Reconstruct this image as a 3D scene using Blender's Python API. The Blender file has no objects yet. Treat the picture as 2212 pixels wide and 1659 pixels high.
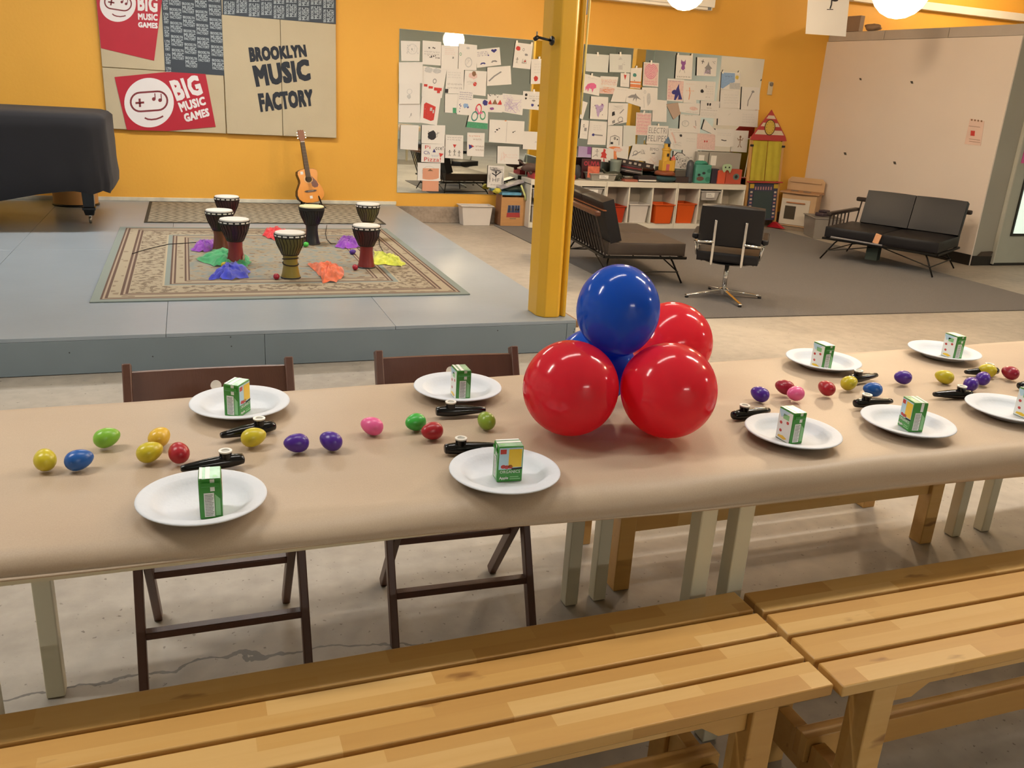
import bpy, bmesh, math, random
from mathutils import Vector, Matrix
random.seed(7)
R = math.radians
scene = bpy.context.scene
C = scene.collection

# ------------------------------------------------------------------ camera
CAM_F = 1852.3                       # focal length in pixels of the 2212-wide frame
CAM_H = 1.5
PITCH, ROLL, YAW = 0.328025, 0.0634828, 0.3661888
_fw = Vector((math.sin(YAW) * math.cos(PITCH), math.cos(YAW) * math.cos(PITCH), -math.sin(PITCH)))
_r0 = Vector((math.cos(YAW), -math.sin(YAW), 0))
_u0 = _r0.cross(_fw)
_r = _r0 * math.cos(ROLL) + _u0 * math.sin(ROLL)
_u = -_r0 * math.sin(ROLL) + _u0 * math.cos(ROLL)
cam_data = bpy.data.cameras.new('camera')
cam_data.sensor_width = 36.0
cam_data.lens = CAM_F / 2212 * 36.0
cam_data.clip_start = 0.05
cam_data.clip_end = 200
cam = bpy.data.objects.new('camera', cam_data)
C.objects.link(cam)
mw = Matrix.Identity(4)
for i in range(3):
    mw[i][0], mw[i][1], mw[i][2] = _r[i], _u[i], -_fw[i]
mw[2][3] = CAM_H
cam.matrix_world = mw
scene.camera = cam

# ------------------------------------------------------------------ world, view, large lamps
scene.view_settings.view_transform = 'Standard'
scene.view_settings.look = 'None'
scene.view_settings.exposure = 0.02
scene.cycles.use_light_tree = False
scene.cycles.max_bounces = 6
scene.cycles.diffuse_bounces = 3
scene.cycles.glossy_bounces = 3
scene.cycles.transmission_bounces = 4
scene.cycles.transparent_max_bounces = 8
scene.cycles.caustics_reflective = False
scene.cycles.caustics_refractive = False
scene.view_settings.gamma = 1.0
scene.view_settings.use_curve_mapping = False
world = bpy.data.worlds.new('world')
scene.world = world
world.use_nodes = True
world.node_tree.nodes['Background'].inputs[0].default_value = (0.9, 0.95, 1.0, 1)
world.node_tree.nodes['Background'].inputs[1].default_value = 0.05

COOL = (1.0, 0.95, 0.88)
WARM = (1.0, 0.74, 0.48)
TUBE_Z = 3.25
TUBES = [  # centre x, y, length (along x), watts
    (-1.75, 2.25, 1.5, 55), (3.35, 2.25, 1.5, 52),
    (0.75, 2.15, 1.5, 20), (2.9, 5.6, 1.5, 22),  # first tube is added to deepen the shade under the table
    (0.3, 7.4, 1.5, 80), (-2.4, 7.0, 1.5, 50),
    (2.4, -4.4, 1.5, 95), (8.9, 0.2, 1.5, 110),  # both added out of view to brighten the room the mirrors reflect
]
for i, (x, y, ln, w) in enumerate(TUBES):
    ld = bpy.data.lights.new('tube_light', 'AREA')
    ld.shape = 'RECTANGLE'
    ld.size = ln
    ld.size_y = 0.10
    ld.energy = w
    ld.color = COOL
    lo = bpy.data.objects.new('tube_light', ld)
    lo.location = (x, y, TUBE_Z - 0.075)
    C.objects.link(lo)

# ------------------------------------------------------------------ pixel -> point on a real plane (authoring aid)
def ray(px, py):
    return _r * ((px - 1106) / CAM_F) + _u * (-(py - 829.5) / CAM_F) + _fw
def at_y(px, py, Y):
    d = ray(px, py); return Vector((0, 0, CAM_H)) + d * (Y / d.y)
def at_z(px, py, z):
    d = ray(px, py); return Vector((0, 0, CAM_H)) + d * ((z - CAM_H) / d.z)

# ------------------------------------------------------------------ materials
def lin(c):
    if isinstance(c, str):
        c = tuple(int(c[i:i + 2], 16) / 255 for i in (0, 2, 4))
    return tuple(((v / 12.92) if v <= 0.04045 else ((v + 0.055) / 1.055) ** 2.4) for v in c)
MATS = {}
def mat(name, col, rough=0.5, metal=0.0, var=0.06, scale=6.0, bump=0.0, bscale=60.0, coat=0.0, trans=0.0,
        alpha=1.0, sss=0.0, stretch=None, sheen=0.0, spec=0.5):
    if name in MATS: return MATS[name]
    m = bpy.data.materials.new(name); m.use_nodes = True
    nt = m.node_tree; b = nt.nodes['Principled BSDF']
    base = lin(col)
    b.inputs['Roughness'].default_value = rough
    b.inputs['Metallic'].default_value = metal
    b.inputs['Coat Weight'].default_value = coat
    b.inputs['Transmission Weight'].default_value = trans
    b.inputs['Alpha'].default_value = alpha
    b.inputs['Sheen Weight'].default_value = sheen
    b.inputs['Specular IOR Level'].default_value = spec
    if sss:
        b.inputs['Subsurface Weight'].default_value = sss
        b.inputs['Subsurface Radius'].default_value = (0.05, 0.02, 0.02)
        b.inputs['Subsurface Scale'].default_value = 0.3
    tc = nt.nodes.new('ShaderNodeTexCoord')
    mp = nt.nodes.new('ShaderNodeMapping')
    nt.links.new(tc.outputs['Object'], mp.inputs[0])
    if stretch: mp.inputs['Scale'].default_value = stretch
    nz = nt.nodes.new('ShaderNodeTexNoise')
    nz.inputs['Scale'].default_value = scale; nz.inputs['Detail'].default_value = 2
    nt.links.new(mp.outputs[0], nz.inputs[0])
    mx = nt.nodes.new('ShaderNodeMix'); mx.data_type = 'RGBA'
    mx.inputs[6].default_value = (*[max(0, v * (1 - var * 1.6)) for v in base], 1)
    mx.inputs[7].default_value = (*[min(1, v * (1 + var * 1.6)) for v in base], 1)
    nt.links.new(nz.outputs[0], mx.inputs[0])
    nt.links.new(mx.outputs[2], b.inputs['Base Color'])
    if bump:
        n2 = nt.nodes.new('ShaderNodeTexNoise'); n2.inputs['Scale'].default_value = bscale
        n2.inputs['Detail'].default_value = 1
        nt.links.new(mp.outputs[0], n2.inputs[0])
        bp = nt.nodes.new('ShaderNodeBump'); bp.inputs['Strength'].default_value = bump
        bp.inputs['Distance'].default_value = 0.01
        nt.links.new(n2.outputs[0], bp.inputs['Height'])
        nt.links.new(bp.outputs[0], b.inputs['Normal'])
    MATS[name] = m
    return m

def nodes_of(m):
    return m.node_tree, m.node_tree.nodes['Principled BSDF']
def add(nt, t, **kw):
    n = nt.nodes.new(t)
    for k, v in kw.items(): setattr(n, k, v)
    return n
def mathn(nt, op, a, b=None, c=None):
    n = nt.nodes.new('ShaderNodeMath'); n.operation = op
    for i, v in enumerate((a, b, c)):
        if v is None: continue
        if isinstance(v, (int, float)): n.inputs[i].default_value = v
        else: nt.links.new(v, n.inputs[i])
    return n.outputs[0]
def mixc(nt, f, a, b):
    n = nt.nodes.new('ShaderNodeMix'); n.data_type = 'RGBA'
    for s, v in ((0, f), (6, a), (7, b)):
        if isinstance(v, (int, float)): n.inputs[s].default_value = v
        elif isinstance(v, tuple): n.inputs[s].default_value = (*v, 1) if len(v) == 3 else v
        else: nt.links.new(v, n.inputs[s])
    return n.outputs[2]
def ramp(nt, f, stops, interp='LINEAR'):
    n = nt.nodes.new('ShaderNodeValToRGB'); n.color_ramp.interpolation = interp
    e = n.color_ramp.elements
    while len(e) < len(stops): e.new(0.5)
    for el, (p, c) in zip(e, stops):
        el.position = p; el.color = (*c, 1)
    nt.links.new(f, n.inputs[0])
    return n.outputs[0]

# ------------------------------------------------------------------ mesh builder
class B:
    def __init__(self):
        self.v = []; self.f = []; self.m = []; self.mi = 0
    def pt(self, p):
        self.v.append(tuple(p)); return len(self.v) - 1
    def face(self, idx):
        self.f.append(tuple(idx)); self.m.append(self.mi); return self
    def poly(self, pts):
        return self.face([self.pt(p) for p in pts])
    def box(self, c, s, rot=None, tap=1.0):
        c = Vector(c); hx, hy, hz = s[0] / 2, s[1] / 2, s[2] / 2
        i0 = len(self.v)
        for z in (-1, 1):
            k = tap if z > 0 else 1.0
            for x, y in ((-1, -1), (1, -1), (1, 1), (-1, 1)):
                p = Vector((x * hx * k, y * hy * k, z * hz))
                if rot is not None: p = rot @ p
                self.v.append(tuple(c + p))
        for q in ((3, 2, 1, 0), (4, 5, 6, 7), (0, 1, 5, 4), (1, 2, 6, 5), (2, 3, 7, 6), (3, 0, 4, 7)):
            self.face([i0 + k for k in q])
        return self
    def bx(self, x0, x1, y0, y1, z0, z1):
        return self.box(((x0 + x1) / 2, (y0 + y1) / 2, (z0 + z1) / 2), (abs(x1 - x0), abs(y1 - y0), abs(z1 - z0)))
    def bar(self, p0, p1, w, d, up=(0, 0, 1)):
        p0, p1 = Vector(p0), Vector(p1); a = (p1 - p0); ln = a.length; a.normalize()
        u = Vector(up)
        if abs(a.dot(u)) > 0.98: u = Vector((0, 1, 0))
        s = a.cross(u).normalized(); t = s.cross(a).normalized()
        m = Matrix((s, t, a)).transposed()
        return self.box((p0 + p1) / 2, (w, d, ln), m)
    def tube(self, pts, r, n=8, caps=True, closed=False):
        pts = [Vector(p) for p in pts]; k = len(pts)
        rs = r if isinstance(r, (list, tuple)) else [r] * k
        prev = None; rings = []
        for i, p in enumerate(pts):
            a = pts[(i + 1) % k] if (closed or i < k - 1) else pts[i]
            b = pts[i - 1] if (closed or i > 0) else pts[i]
            t = (a - b).normalized()
            if prev is None:
                u = Vector((0, 0, 1)) if abs(t.z) < 0.9 else Vector((1, 0, 0))
                s = t.cross(u).normalized()
            else:
                s = (prev - t * prev.dot(t)).normalized()
            prev = s; w = t.cross(s)
            rings.append([self.pt(p + (s * math.cos(2 * math.pi * j / n) + w * math.sin(2 * math.pi * j / n)) * rs[i]) for j in range(n)])
        m = k if closed else k - 1
        for i in range(m):
            A, D = rings[i], rings[(i + 1) % k]
            for j in range(n):
                self.face((A[j], A[(j + 1) % n], D[(j + 1) % n], D[j]))
        if caps and not closed:
            self.face(rings[0][::-1]); self.face(rings[-1])
        return self
    def lathe(self, prof, n=24, c=(0, 0, 0), cap0=True, cap1=True, M=None):
        c = Vector(c); rings = []
        for r, z in prof:
            ring = []
            for j in range(n):
                p = Vector((r * math.cos(2 * math.pi * j / n), r * math.sin(2 * math.pi * j / n), z))
                if M is not None: p = M @ p
                ring.append(self.pt(c + p))
            rings.append(ring)
        for A, D in zip(rings, rings[1:]):
            for j in range(n): self.face((A[j], A[(j + 1) % n], D[(j + 1) % n], D[j]))
        if cap0: self.face(rings[0][::-1])
        if cap1: self.face(rings[-1])
        return self
    def prism(self, poly, fn, t0, t1):
        """poly in 2D; fn(u, v, t) -> point; solid between t0 and t1"""
        a = [self.pt(fn(u, v, t0)) for u, v in poly]; b = [self.pt(fn(u, v, t1)) for u, v in poly]
        n = len(poly)
        self.face(a[::-1]); self.face(b)
        for i in range(n): self.face((a[i], a[(i + 1) % n], b[(i + 1) % n], b[i]))
        return self
    def grid(self, fn, nu, nv, wrap=False):
        idx = [[self.pt(fn(i / nu, j / nv)) for j in range(nv + (0 if wrap else 1))] for i in range(nu + 1)]
        w = nv
        for i in range(nu):
            for j in range(w):
                j2 = (j + 1) % len(idx[0])
                self.face((idx[i][j], idx[i + 1][j], idx[i + 1][j2], idx[i][j2]))
        return self
    def stroke(self, pts, w, fn):
        """ribbon along 2D points mapped by fn(u, v)"""
        pts = [Vector(p) for p in pts]
        L = []; Rr = []
        for i, p in enumerate(pts):
            a = pts[min(i + 1, len(pts) - 1)]; b = pts[max(i - 1, 0)]
            t = (a - b)
            if t.length < 1e-9: t = Vector((1, 0))
            t.normalize(); nrm = Vector((-t.y, t.x)) * w / 2
            L.append(self.pt(fn(*(p + nrm)))); Rr.append(self.pt(fn(*(p - nrm))))
        for i in range(len(pts) - 1): self.face((L[i], Rr[i], Rr[i + 1], L[i + 1]))
        return self
    def disc(self, c, r, fn, n=20, ry=None):
        ry = ry or r
        return self.poly([fn(c[0] + r * math.cos(2 * math.pi * j / n), c[1] + ry * math.sin(2 * math.pi * j / n)) for j in range(n)])
    def mesh(self, name, mats, smooth=False):
        me = bpy.data.meshes.new(name)
        me.from_pydata(self.v, [], self.f)
        for m in mats: me.materials.append(m)
        if len(mats) > 1: me.polygons.foreach_set('material_index', self.m)
        if smooth: me.polygons.foreach_set('use_smooth', [True] * len(me.polygons))
        me.update()
        return me
    def build(self, name, m, parent=None, smooth=False, bevel=0.0, seg=2, angle=None, subsurf=0):
        mats = m if isinstance(m, (list, tuple)) else [m]
        me = self.mesh(name, mats, smooth)
        bmx = bmesh.new(); bmx.from_mesh(me)
        if parent is None or len(self.f) < 40000:
            bmesh.ops.recalc_face_normals(bmx, faces=bmx.faces)
        bmx.to_mesh(me); bmx.free()
        o = bpy.data.objects.new(name, me); C.objects.link(o)
        if parent is not None: o.parent = parent
        if smooth and angle is not None:
            me.set_sharp_from_angle(angle=R(angle))
        if bevel:
            md = o.modifiers.new('bevel', 'BEVEL'); md.width = bevel; md.segments = seg; md.limit_method = 'ANGLE'
            md.harden_normals = False
            if not smooth:
                me.polygons.foreach_set('use_smooth', [True] * len(me.polygons)); me.set_sharp_from_angle(angle=R(25))
        if subsurf:
            md = o.modifiers.new('subsurf', 'SUBSURF'); md.levels = subsurf; md.render_levels = subsurf
        return o

def tag(o, label=None, cat=None, group=None, kind=None):
    if label: o['label'] = label
    if cat: o['category'] = cat
    if group: o['group'] = group
    if kind: o['kind'] = kind
    return o
def thing(name, label, cat, loc=(0, 0, 0), rotz=0.0, group=None):
    o = bpy.data.objects.new(name, None); C.objects.link(o)
    o.empty_display_size = 0.1
    o.location = loc; o.rotation_euler = (0, 0, rotz)
    return tag(o, label, cat, group)
def copy_thing(root, loc, rotz=0.0, label=None, group=None):
    r = root.copy(); C.objects.link(r); r.location = loc; r.rotation_euler = (0, 0, rotz)
    if label: r['label'] = label
    if group: r['group'] = group
    for ch in list(root.children):
        c = ch.copy(); C.objects.link(c); c.parent = r
        for g in ch.children:
            d = g.copy(); C.objects.link(d); d.parent = c
    return r

# text as flat glyph meshes, normalised to the unit square
_glyphs = {}
def glyphs(txt):
    key = txt
    if key in _glyphs: return _glyphs[key]
    cu = bpy.data.curves.new('text', 'FONT'); cu.body = txt; cu.resolution_u = 2; cu.space_character = 1.06
    o = bpy.data.objects.new('text', cu); C.objects.link(o)
    dg = bpy.context.evaluated_depsgraph_get()
    me = bpy.data.meshes.new_from_object(o.evaluated_get(dg))
    vs = [(v.co.x, v.co.y) for v in me.vertices]; fs = [tuple(p.vertices) for p in me.polygons]
    bpy.data.objects.remove(o); bpy.data.curves.remove(cu); bpy.data.meshes.remove(me)
    x0 = min(v[0] for v in vs); x1 = max(v[0] for v in vs); y0 = min(v[1] for v in vs); y1 = max(v[1] for v in vs)
    vs = [((x - x0) / (x1 - x0), (y - y0) / (y1 - y0)) for x, y in vs]
    _glyphs[key] = (vs, fs)
    return vs, fs
def put_text(b, txt, fn, bold=0.02):
    """fn(u, v) with u right 0..1, v up 0..1"""
    vs, fs = glyphs(txt)
    du, dv = 2.2 * bold / len(txt), 1.6 * bold
    offs = [(0, 0)] if bold < 0.012 else [(-du, -dv), (du, -dv), (du, dv), (-du, dv), (0, 0)] if bold < 0.034 else [(i * du, j * dv) for i in (-1, -0.33, 0.33, 1) for j in (-1, 0, 1)]
    for k_, (ou, ov) in enumerate(offs):
        i0 = len(b.v)
        for u, v in vs:
            p = fn(du + (1 - 2 * du) * u + ou, dv + (1 - 2 * dv) * v + ov)
            b.v.append((p[0], p[1] - 0.00012 * k_, p[2]))
        for f in fs: b.face([i0 + k for k in f])
def bilin(tl, tr, br, bl):
    tl, tr, br, bl = Vector(tl), Vector(tr), Vector(br), Vector(bl)
    return lambda u, v: (bl * (1 - u) + br * u) * (1 - v) + (tl * (1 - u) + tr * u) * v

# ------------------------------------------------------------------ common materials
M_yellow = mat('wall_yellow_paint', 'e6ad44', 0.55, var=0.05, scale=1.2, bump=0.08, bscale=35)
M_white = mat('white_paint', 'e6e2da', 0.5, var=0.03)
M_black = mat('black_plastic', '0c0c0e', 0.28, var=0.03)
M_chrome = mat('chrome', 'd8d8d8', 0.12, 1.0, var=0.02)
M_ink = mat('black_ink', '22232a', 0.7, var=0.1, scale=30)
# ================================================================== SETTING
WALL_Y = 9.77
# floor -------------------------------------------------------------
def concrete(name, base, dark, crack=True, sc=1.0):
    m = bpy.data.materials.new(name); m.use_nodes = True
    nt, b = nodes_of(m)
    tc = add(nt, 'ShaderNodeTexCoord')
    n1 = add(nt, 'ShaderNodeTexNoise'); n1.inputs['Scale'].default_value = 0.9 * sc; n1.inputs['Detail'].default_value = 4
    n2 = add(nt, 'ShaderNodeTexNoise'); n2.inputs['Scale'].default_value = 14 * sc; n2.inputs['Detail'].default_value = 4
    n3 = add(nt, 'ShaderNodeTexNoise'); n3.inputs['Scale'].default_value = 55 * sc; n3.inputs['Detail'].default_value = 2
    for n in (n1, n2, n3): nt.links.new(tc.outputs['Object'], n.inputs[0])
    f = mathn(nt, 'ADD', mathn(nt, 'MULTIPLY', n1.outputs[0], 0.7), mathn(nt, 'MULTIPLY', n2.outputs[0], 0.3))
    col = ramp(nt, f, [(0.34, dark), (0.62, base)])
    pits = ramp(nt, n3.outputs[0], [(0.27, (0.35, 0.33, 0.30)), (0.32, (1, 1, 1))])
    mx = add(nt, 'ShaderNodeMix', data_type='RGBA', blend_type='MULTIPLY'); mx.inputs[0].default_value = 0.8
    nt.links.new(col, mx.inputs[6]); nt.links.new(pits, mx.inputs[7])
    out = mx.outputs[2]
    if crack:
        wv = add(nt, 'ShaderNodeTexNoise'); wv.inputs['Scale'].default_value = 3.0; wv.inputs['Detail'].default_value = 5
        nt.links.new(tc.outputs['Object'], wv.inputs[0])
        sp = add(nt, 'ShaderNodeSeparateXYZ'); nt.links.new(tc.outputs['Object'], sp.inputs[0])
        # one wandering hairline crack that runs along x near y = 1.95
        d = mathn(nt, 'ABSOLUTE', mathn(nt, 'SUBTRACT', sp.outputs[1], mathn(nt, 'ADD', 2.06, mathn(nt, 'MULTIPLY', mathn(nt, 'SUBTRACT', wv.outputs[0], 0.5), 0.35))))
        line = mathn(nt, 'LESS_THAN', d, 0.005)
        lim = mathn(nt, 'MULTIPLY', line, mathn(nt, 'LESS_THAN', sp.outputs[0], 0.55))
        out = mixc(nt, mathn(nt, 'MULTIPLY', lim, 0.7), out, (0.06, 0.055, 0.05))
    nt.links.new(out, b.inputs['Base Color'])
    b.inputs['Roughness'].default_value = 0.55
    bp = add(nt, 'ShaderNodeBump'); bp.inputs['Strength'].default_value = 0.15; bp.inputs['Distance'].default_value = 0.01
    nt.links.new(n2.outputs[0], bp.inputs['Height']); nt.links.new(bp.outputs[0], b.inputs['Normal'])
    return m
M_floor = concrete('concrete_floor', lin('b6aea2'), lin('948c82'))
M_conc = concrete('bare_concrete', lin('a8998a'), lin('75695d'), crack=False, sc=3)
X0, X1, Y0 = -4.2, 12.5, -6.0
tag(B().bx(X0, X1, Y0, WALL_Y, -0.12, 0.0).build('floor', M_floor), kind='structure')
CEIL = 3.7
M_ceil = mat('ceiling_paint', 'cfd2cc', 0.8, var=0.03)
tag(B().bx(X0, X1, Y0, WALL_Y + 0.2, CEIL, CEIL + 0.1).build('ceiling', M_ceil), kind='structure')
wb = tag(B().bx(X0, X1, WALL_Y, WALL_Y + 0.2, 0.0, CEIL).build('wall_back', M_yellow), kind='structure')
M_roomgrey = mat('grey_room_paint', 'e0e4dc', 0.7, var=0.04, scale=1)
tag(B().bx(X0 - 0.2, X0, Y0, WALL_Y + 0.2, 0.0, CEIL).build('wall_left', M_roomgrey), kind='structure')
tag(B().bx(X1, X1 + 0.2, Y0, WALL_Y + 0.2, 0.0, CEIL).build('wall_far_right', M_roomgrey), kind='structure')
tag(B().bx(X0 - 0.2, X1 + 0.2, Y0 - 0.2, Y0, 0.0, CEIL).build('wall_front', M_roomgrey), kind='structure')
# bare concrete footing of the yellow wall, right of the stage
tag(B().bx(2.185, 7.76, WALL_Y - 0.022, WALL_Y, 0.0, 0.187).build('trim_1', M_conc, bevel=0.006), kind='structure')
# white painted baseboard on the stage
M_oldwhite = mat('scuffed_white_paint', 'd9d4c2', 0.6, var=0.25, scale=9)
tag(B().bx(-3.0, 2.19, WALL_Y - 0.02, WALL_Y, 0.2, 0.238).build('baseboard_back', M_oldwhite, bevel=0.003), kind='structure')
# white ledge high on the yellow wall
tag(B().bx(8.0, X1, WALL_Y - 0.09, WALL_Y, 2.84, 2.935).build('trim_2', M_white, bevel=0.004), kind='structure')
tag(B().bx(2.4, 4.3, WALL_Y - 0.05, WALL_Y, 2.62, 2.7).build('trim_3', M_white, bevel=0.004), kind='structure')

# white partition on the right and the grey booth front ------------------
A = Vector((7.77, WALL_Y, 0)); D = Vector((7.97, 7.04, 0))
dirv = (D - A).normalized(); nrm = Vector((-dirv.y, dirv.x, 0))
if nrm.x < 0: nrm = -nrm
def slab(b, p, q, t, z0, z1, off=0.0):
    p = p + nrm * off; q = q + nrm * off
    pts = [(p.x, p.y), (q.x, q.y), (q.x + nrm.x * t, q.y + nrm.y * t), (p.x + nrm.x * t, p.y + nrm.y * t)]
    return b.prism(pts, lambda u, v, t_: (u, v, t_), z0, z1)
M_part = mat('partition_paint', 'e4dad2', 0.42, var=0.03, scale=1.5)
M_capg = mat('partition_cap', 'b9b1aa', 0.55, var=0.06)
tag(slab(B(), A, D, 0.10, 0.0, 2.345).build('wall_right', M_part), kind='structure')
n = 3
for i in range(n):
    p = A.lerp(D, i / n) + dirv * 0.004; q = A.lerp(D, (i + 1) / n) - dirv * 0.004
    tag(slab(B(), p, q, 0.09, 2.349, 2.455, 0.012).build('trim_%d' % (4 + i), M_capg, bevel=0.004), kind='structure')
tag(slab(B(), A, D, 0.012, 0.0, 0.115, -0.013).build('baseboard_right', mat('black_vinyl', '1a1817', 0.35), bevel=0.003), kind='structure')
M_boothgrey = mat('booth_grey_paint', '9a9a91', 0.5, var=0.05, scale=2)
tag(B().bx(7.985, X1, 7.04, 7.16, 0.0, 2.46).build('wall_booth', M_boothgrey, bevel=0.004), kind='structure')
tag(B().bx(7.985, 8.27, 7.028, 7.04, 0.0, 0.105).build('baseboard_booth', MATS['black_vinyl']), kind='structure')
# door in the booth front
dr = thing('door_1', 'grey door with black framed window in booth wall', None); del dr['label']; dr['kind'] = 'structure'
dr.location = (8.27, 7.04, 0)
B().bx(0, 1.0, -0.035, -0.002, 0.03, 2.2).build('door_leaf', mat('door_grey', 'a7aca2', 0.45), dr, bevel=0.004)
B().bx(0.15, 0.85, -0.05, -0.036, 0.33, 1.95).build('window_frame', mat('black_gasket', '1d1f1c', 0.4), dr, bevel=0.004)
B().bx(-0.012, 0.004, -0.045, -0.002, 0.02, 2.22).build('door_jamb', mat('jamb_light', 'b8b8ae', 0.4), dr)
gm = bpy.data.materials.new('lit_frosted_pane'); gm.use_nodes = True
nt, b_ = nodes_of(gm)
b_.inputs['Base Color'].default_value = (0.75, 0.85, 0.78, 1); b_.inputs['Roughness'].default_value = 0.2
b_.inputs['Emission Color'].default_value = (0.72, 0.9, 0.78, 1); b_.inputs['Emission Strength'].default_value = 0.75
B().bx(0.175, 0.825, -0.056, -0.0505, 0.36, 1.92).build('pane', gm, dr)
B().bx(0, 1.0, -0.03, 0.0, 0.0, 0.03).build('sill', MATS['black_gasket'], dr)
p = at_y(2214, 338, 7.0)
tag(B().bx(p.x - 0.03, p.x + 0.05, 6.998, 7.0035, p.z - 0.07, p.z + 0.07).build('pink_notice', mat('pink_card', 'd45fa0', 0.6)), 'pink card fixed on grey booth door at right edge', 'card')

# a broom-head-like dark scrap leaning on the booth baseboard
tag(B().prism([(0, 0), (0.17, 0), (0.19, 0.05), (0.05, 0.045)], lambda u, v, t: (8.04 + u, 7.0 + t, 0.107 + v), 0, 0.03).build('door_wedge', mat('brown_felt', '4a4038', 0.9)),
    'dark brown wedge lying on the black baseboard beside the booth door', 'wedge')

# stage --------------------------------------------------------------------
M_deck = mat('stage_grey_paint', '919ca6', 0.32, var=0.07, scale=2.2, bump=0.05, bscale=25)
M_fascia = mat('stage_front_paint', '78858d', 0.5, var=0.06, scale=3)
st = thing('stage_platform', 'low grey painted plywood stage platform along the yellow wall', 'stage')
SX1, SY0, SZ = 2.175, 4.64, 0.2
xs = [-4.19, -2.45, -1.23, -0.165, 1.05, SX1]
seams_y = [SY0, 7.02, WALL_Y - 0.001]
for i in range(len(xs) - 1):
    for j in range(2):
        B().bx(xs[i] + 0.001, xs[i + 1] - 0.001, seams_y[j] + 0.001, seams_y[j + 1] - 0.001, SZ - 0.02, SZ).build('deck_panel', M_deck, st, bevel=0.0012, seg=1)
for a, c in ((-4.19, 0.33), (0.33, 2.115)):
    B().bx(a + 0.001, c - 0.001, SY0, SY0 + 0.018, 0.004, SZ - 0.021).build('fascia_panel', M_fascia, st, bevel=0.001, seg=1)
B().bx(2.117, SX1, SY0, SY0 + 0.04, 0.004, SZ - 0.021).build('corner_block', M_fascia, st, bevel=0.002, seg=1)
for (px, py) in ((1241, 711), (1239, 717), (1075, 714), (150, 762), (498, 728), (500, 748), (330, 770)):
    p = at_y(px, py, SY0); B().tube([(p.x, SY0 - 0.001, p.z), (p.x, SY0 + 0.004, p.z)], 0.004, 6).build('screw_head', mat('screw_dark', '4a4d50', 0.4, 0.6), st)
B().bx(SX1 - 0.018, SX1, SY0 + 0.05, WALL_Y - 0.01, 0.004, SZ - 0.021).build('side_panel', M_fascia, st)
wedge = B().prism([(0, 0), (0.02, 0), (0.02, 0.42), (0, 0.42)], lambda u, v, t: (SX1 + 0.002 + u, SY0 + 0.01 + v, t), 0.15, 0.192)
wedge.build('edge_strip', mat('raw_edge_wood', '8a6a4c', 0.6), st)

# carpet -------------------------------------------------------------------
cm = mat('carpet_pile', '59534e', 0.95, var=0.22, scale=90, bump=0.5, bscale=220, sheen=0.2)
tag(B().poly([(3.335, 5.27, 0)] * 0 or [(0, 0, 0), (1, 0, 0), (0, 1, 0)]) and
    B().prism([(3.34, 5.28), (7.19, 5.16), (7.17, 9.42), (3.32, 9.58)], lambda u, v, t: (u, v, t), 0.0, 0.008).build('carpet', cm),
    'large dark grey brown carpet under the sofas and swivel chair', 'carpet')

# yellow pillar ------------------------------------------------------------
M_pillar = mat('pillar_yellow_gloss', 'dca92c', 0.35, var=0.05, scale=2.0, bump=0.05, bscale=20)
prof = [(-0.088, 0.10), (-0.088, -0.045), (-0.052, -0.095), (0.03, -0.10), (0.052, -0.085), (0.062, -0.06), (0.075, -0.088), (0.094, -0.088), (0.094, 0.10)]
def pillar(loc, z0, label, name='pillar', lean=-0.03, group=None):
    t = thing(name, label, 'pillar', loc, 0, group)
    L = lambda u, v, z: (u + lean * z / 2.0, v, z)
    B().prism(prof, L, 0, CEIL - z0).build('shaft', M_pillar, t, bevel=0.006)
    return t
pl = pillar((2.045, 4.812, SZ), SZ, 'glossy yellow steel pillar rising from the stage corner')
B().tube([(-0.105 + 0.02 * math.sin(k * 0.5), -0.06, 1.9 + 0.0 - (k - 6) * 0.05 + 0.2) for k in range(8)], 0.005, 6).build('loose_cable', mat('yellowed_cable', 'c9962f', 0.5), pl, smooth=True)
B().tube([(0.075, -0.105, z) for z in (1.2, 1.5, 1.9, 2.4, 3.0)], 0.006, 6).build('conduit', mat('pale_yellow_cable', 'e6cf7c', 0.5), pl, smooth=True)
pillar((7.62, 4.9, 0), 0, 'glossy yellow steel pillar seen in the mirror only', lean=0)
pillar((6.55, 2.7, 0), 0, 'glossy yellow steel pillar seen beside the first one in the mirror', lean=0)
# microphone clamp on the pillar and a grey box on its right flank
ck = thing('clamp_arm', 'black metal clamp arm bolted to the yellow pillar', 'clamp', at_y(1192, 88, 4.72))
B().tube([(0.0, 0, 0), (-0.035, 0, 0.005), (-0.085, -0.0, 0.012)], 0.007, 8).build('arm', M_black, ck, smooth=True)
B().lathe([(0.022, -0.008), (0.026, 0), (0.022, 0.008)], 14, (0.0, -0.002, 0), M=Matrix.Rotation(R(90), 3, 'Y')).build('clamp_disc', M_black, ck, smooth=True)
B().tube([(-0.085, 0, 0.012), (-0.105, -0.012, 0.0)], 0.012, 8).build('head', M_black, ck, smooth=True)
B().tube([(-0.09, 0, 0.014), (-0.09, 0, 0.04)], 0.004, 6).build('bolt', M_chrome, ck)
p = at_y(1270, 14, 4.72)
tag(B().box((p.x, 4.78, p.z + 0.09), (0.022, 0.08, 0.26)).build('junction_box', mat('grey_steel', '7c848c', 0.4, 0.3), bevel=0.003),
    'slim grey steel box mounted on right side of yellow pillar', 'box')

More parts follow.
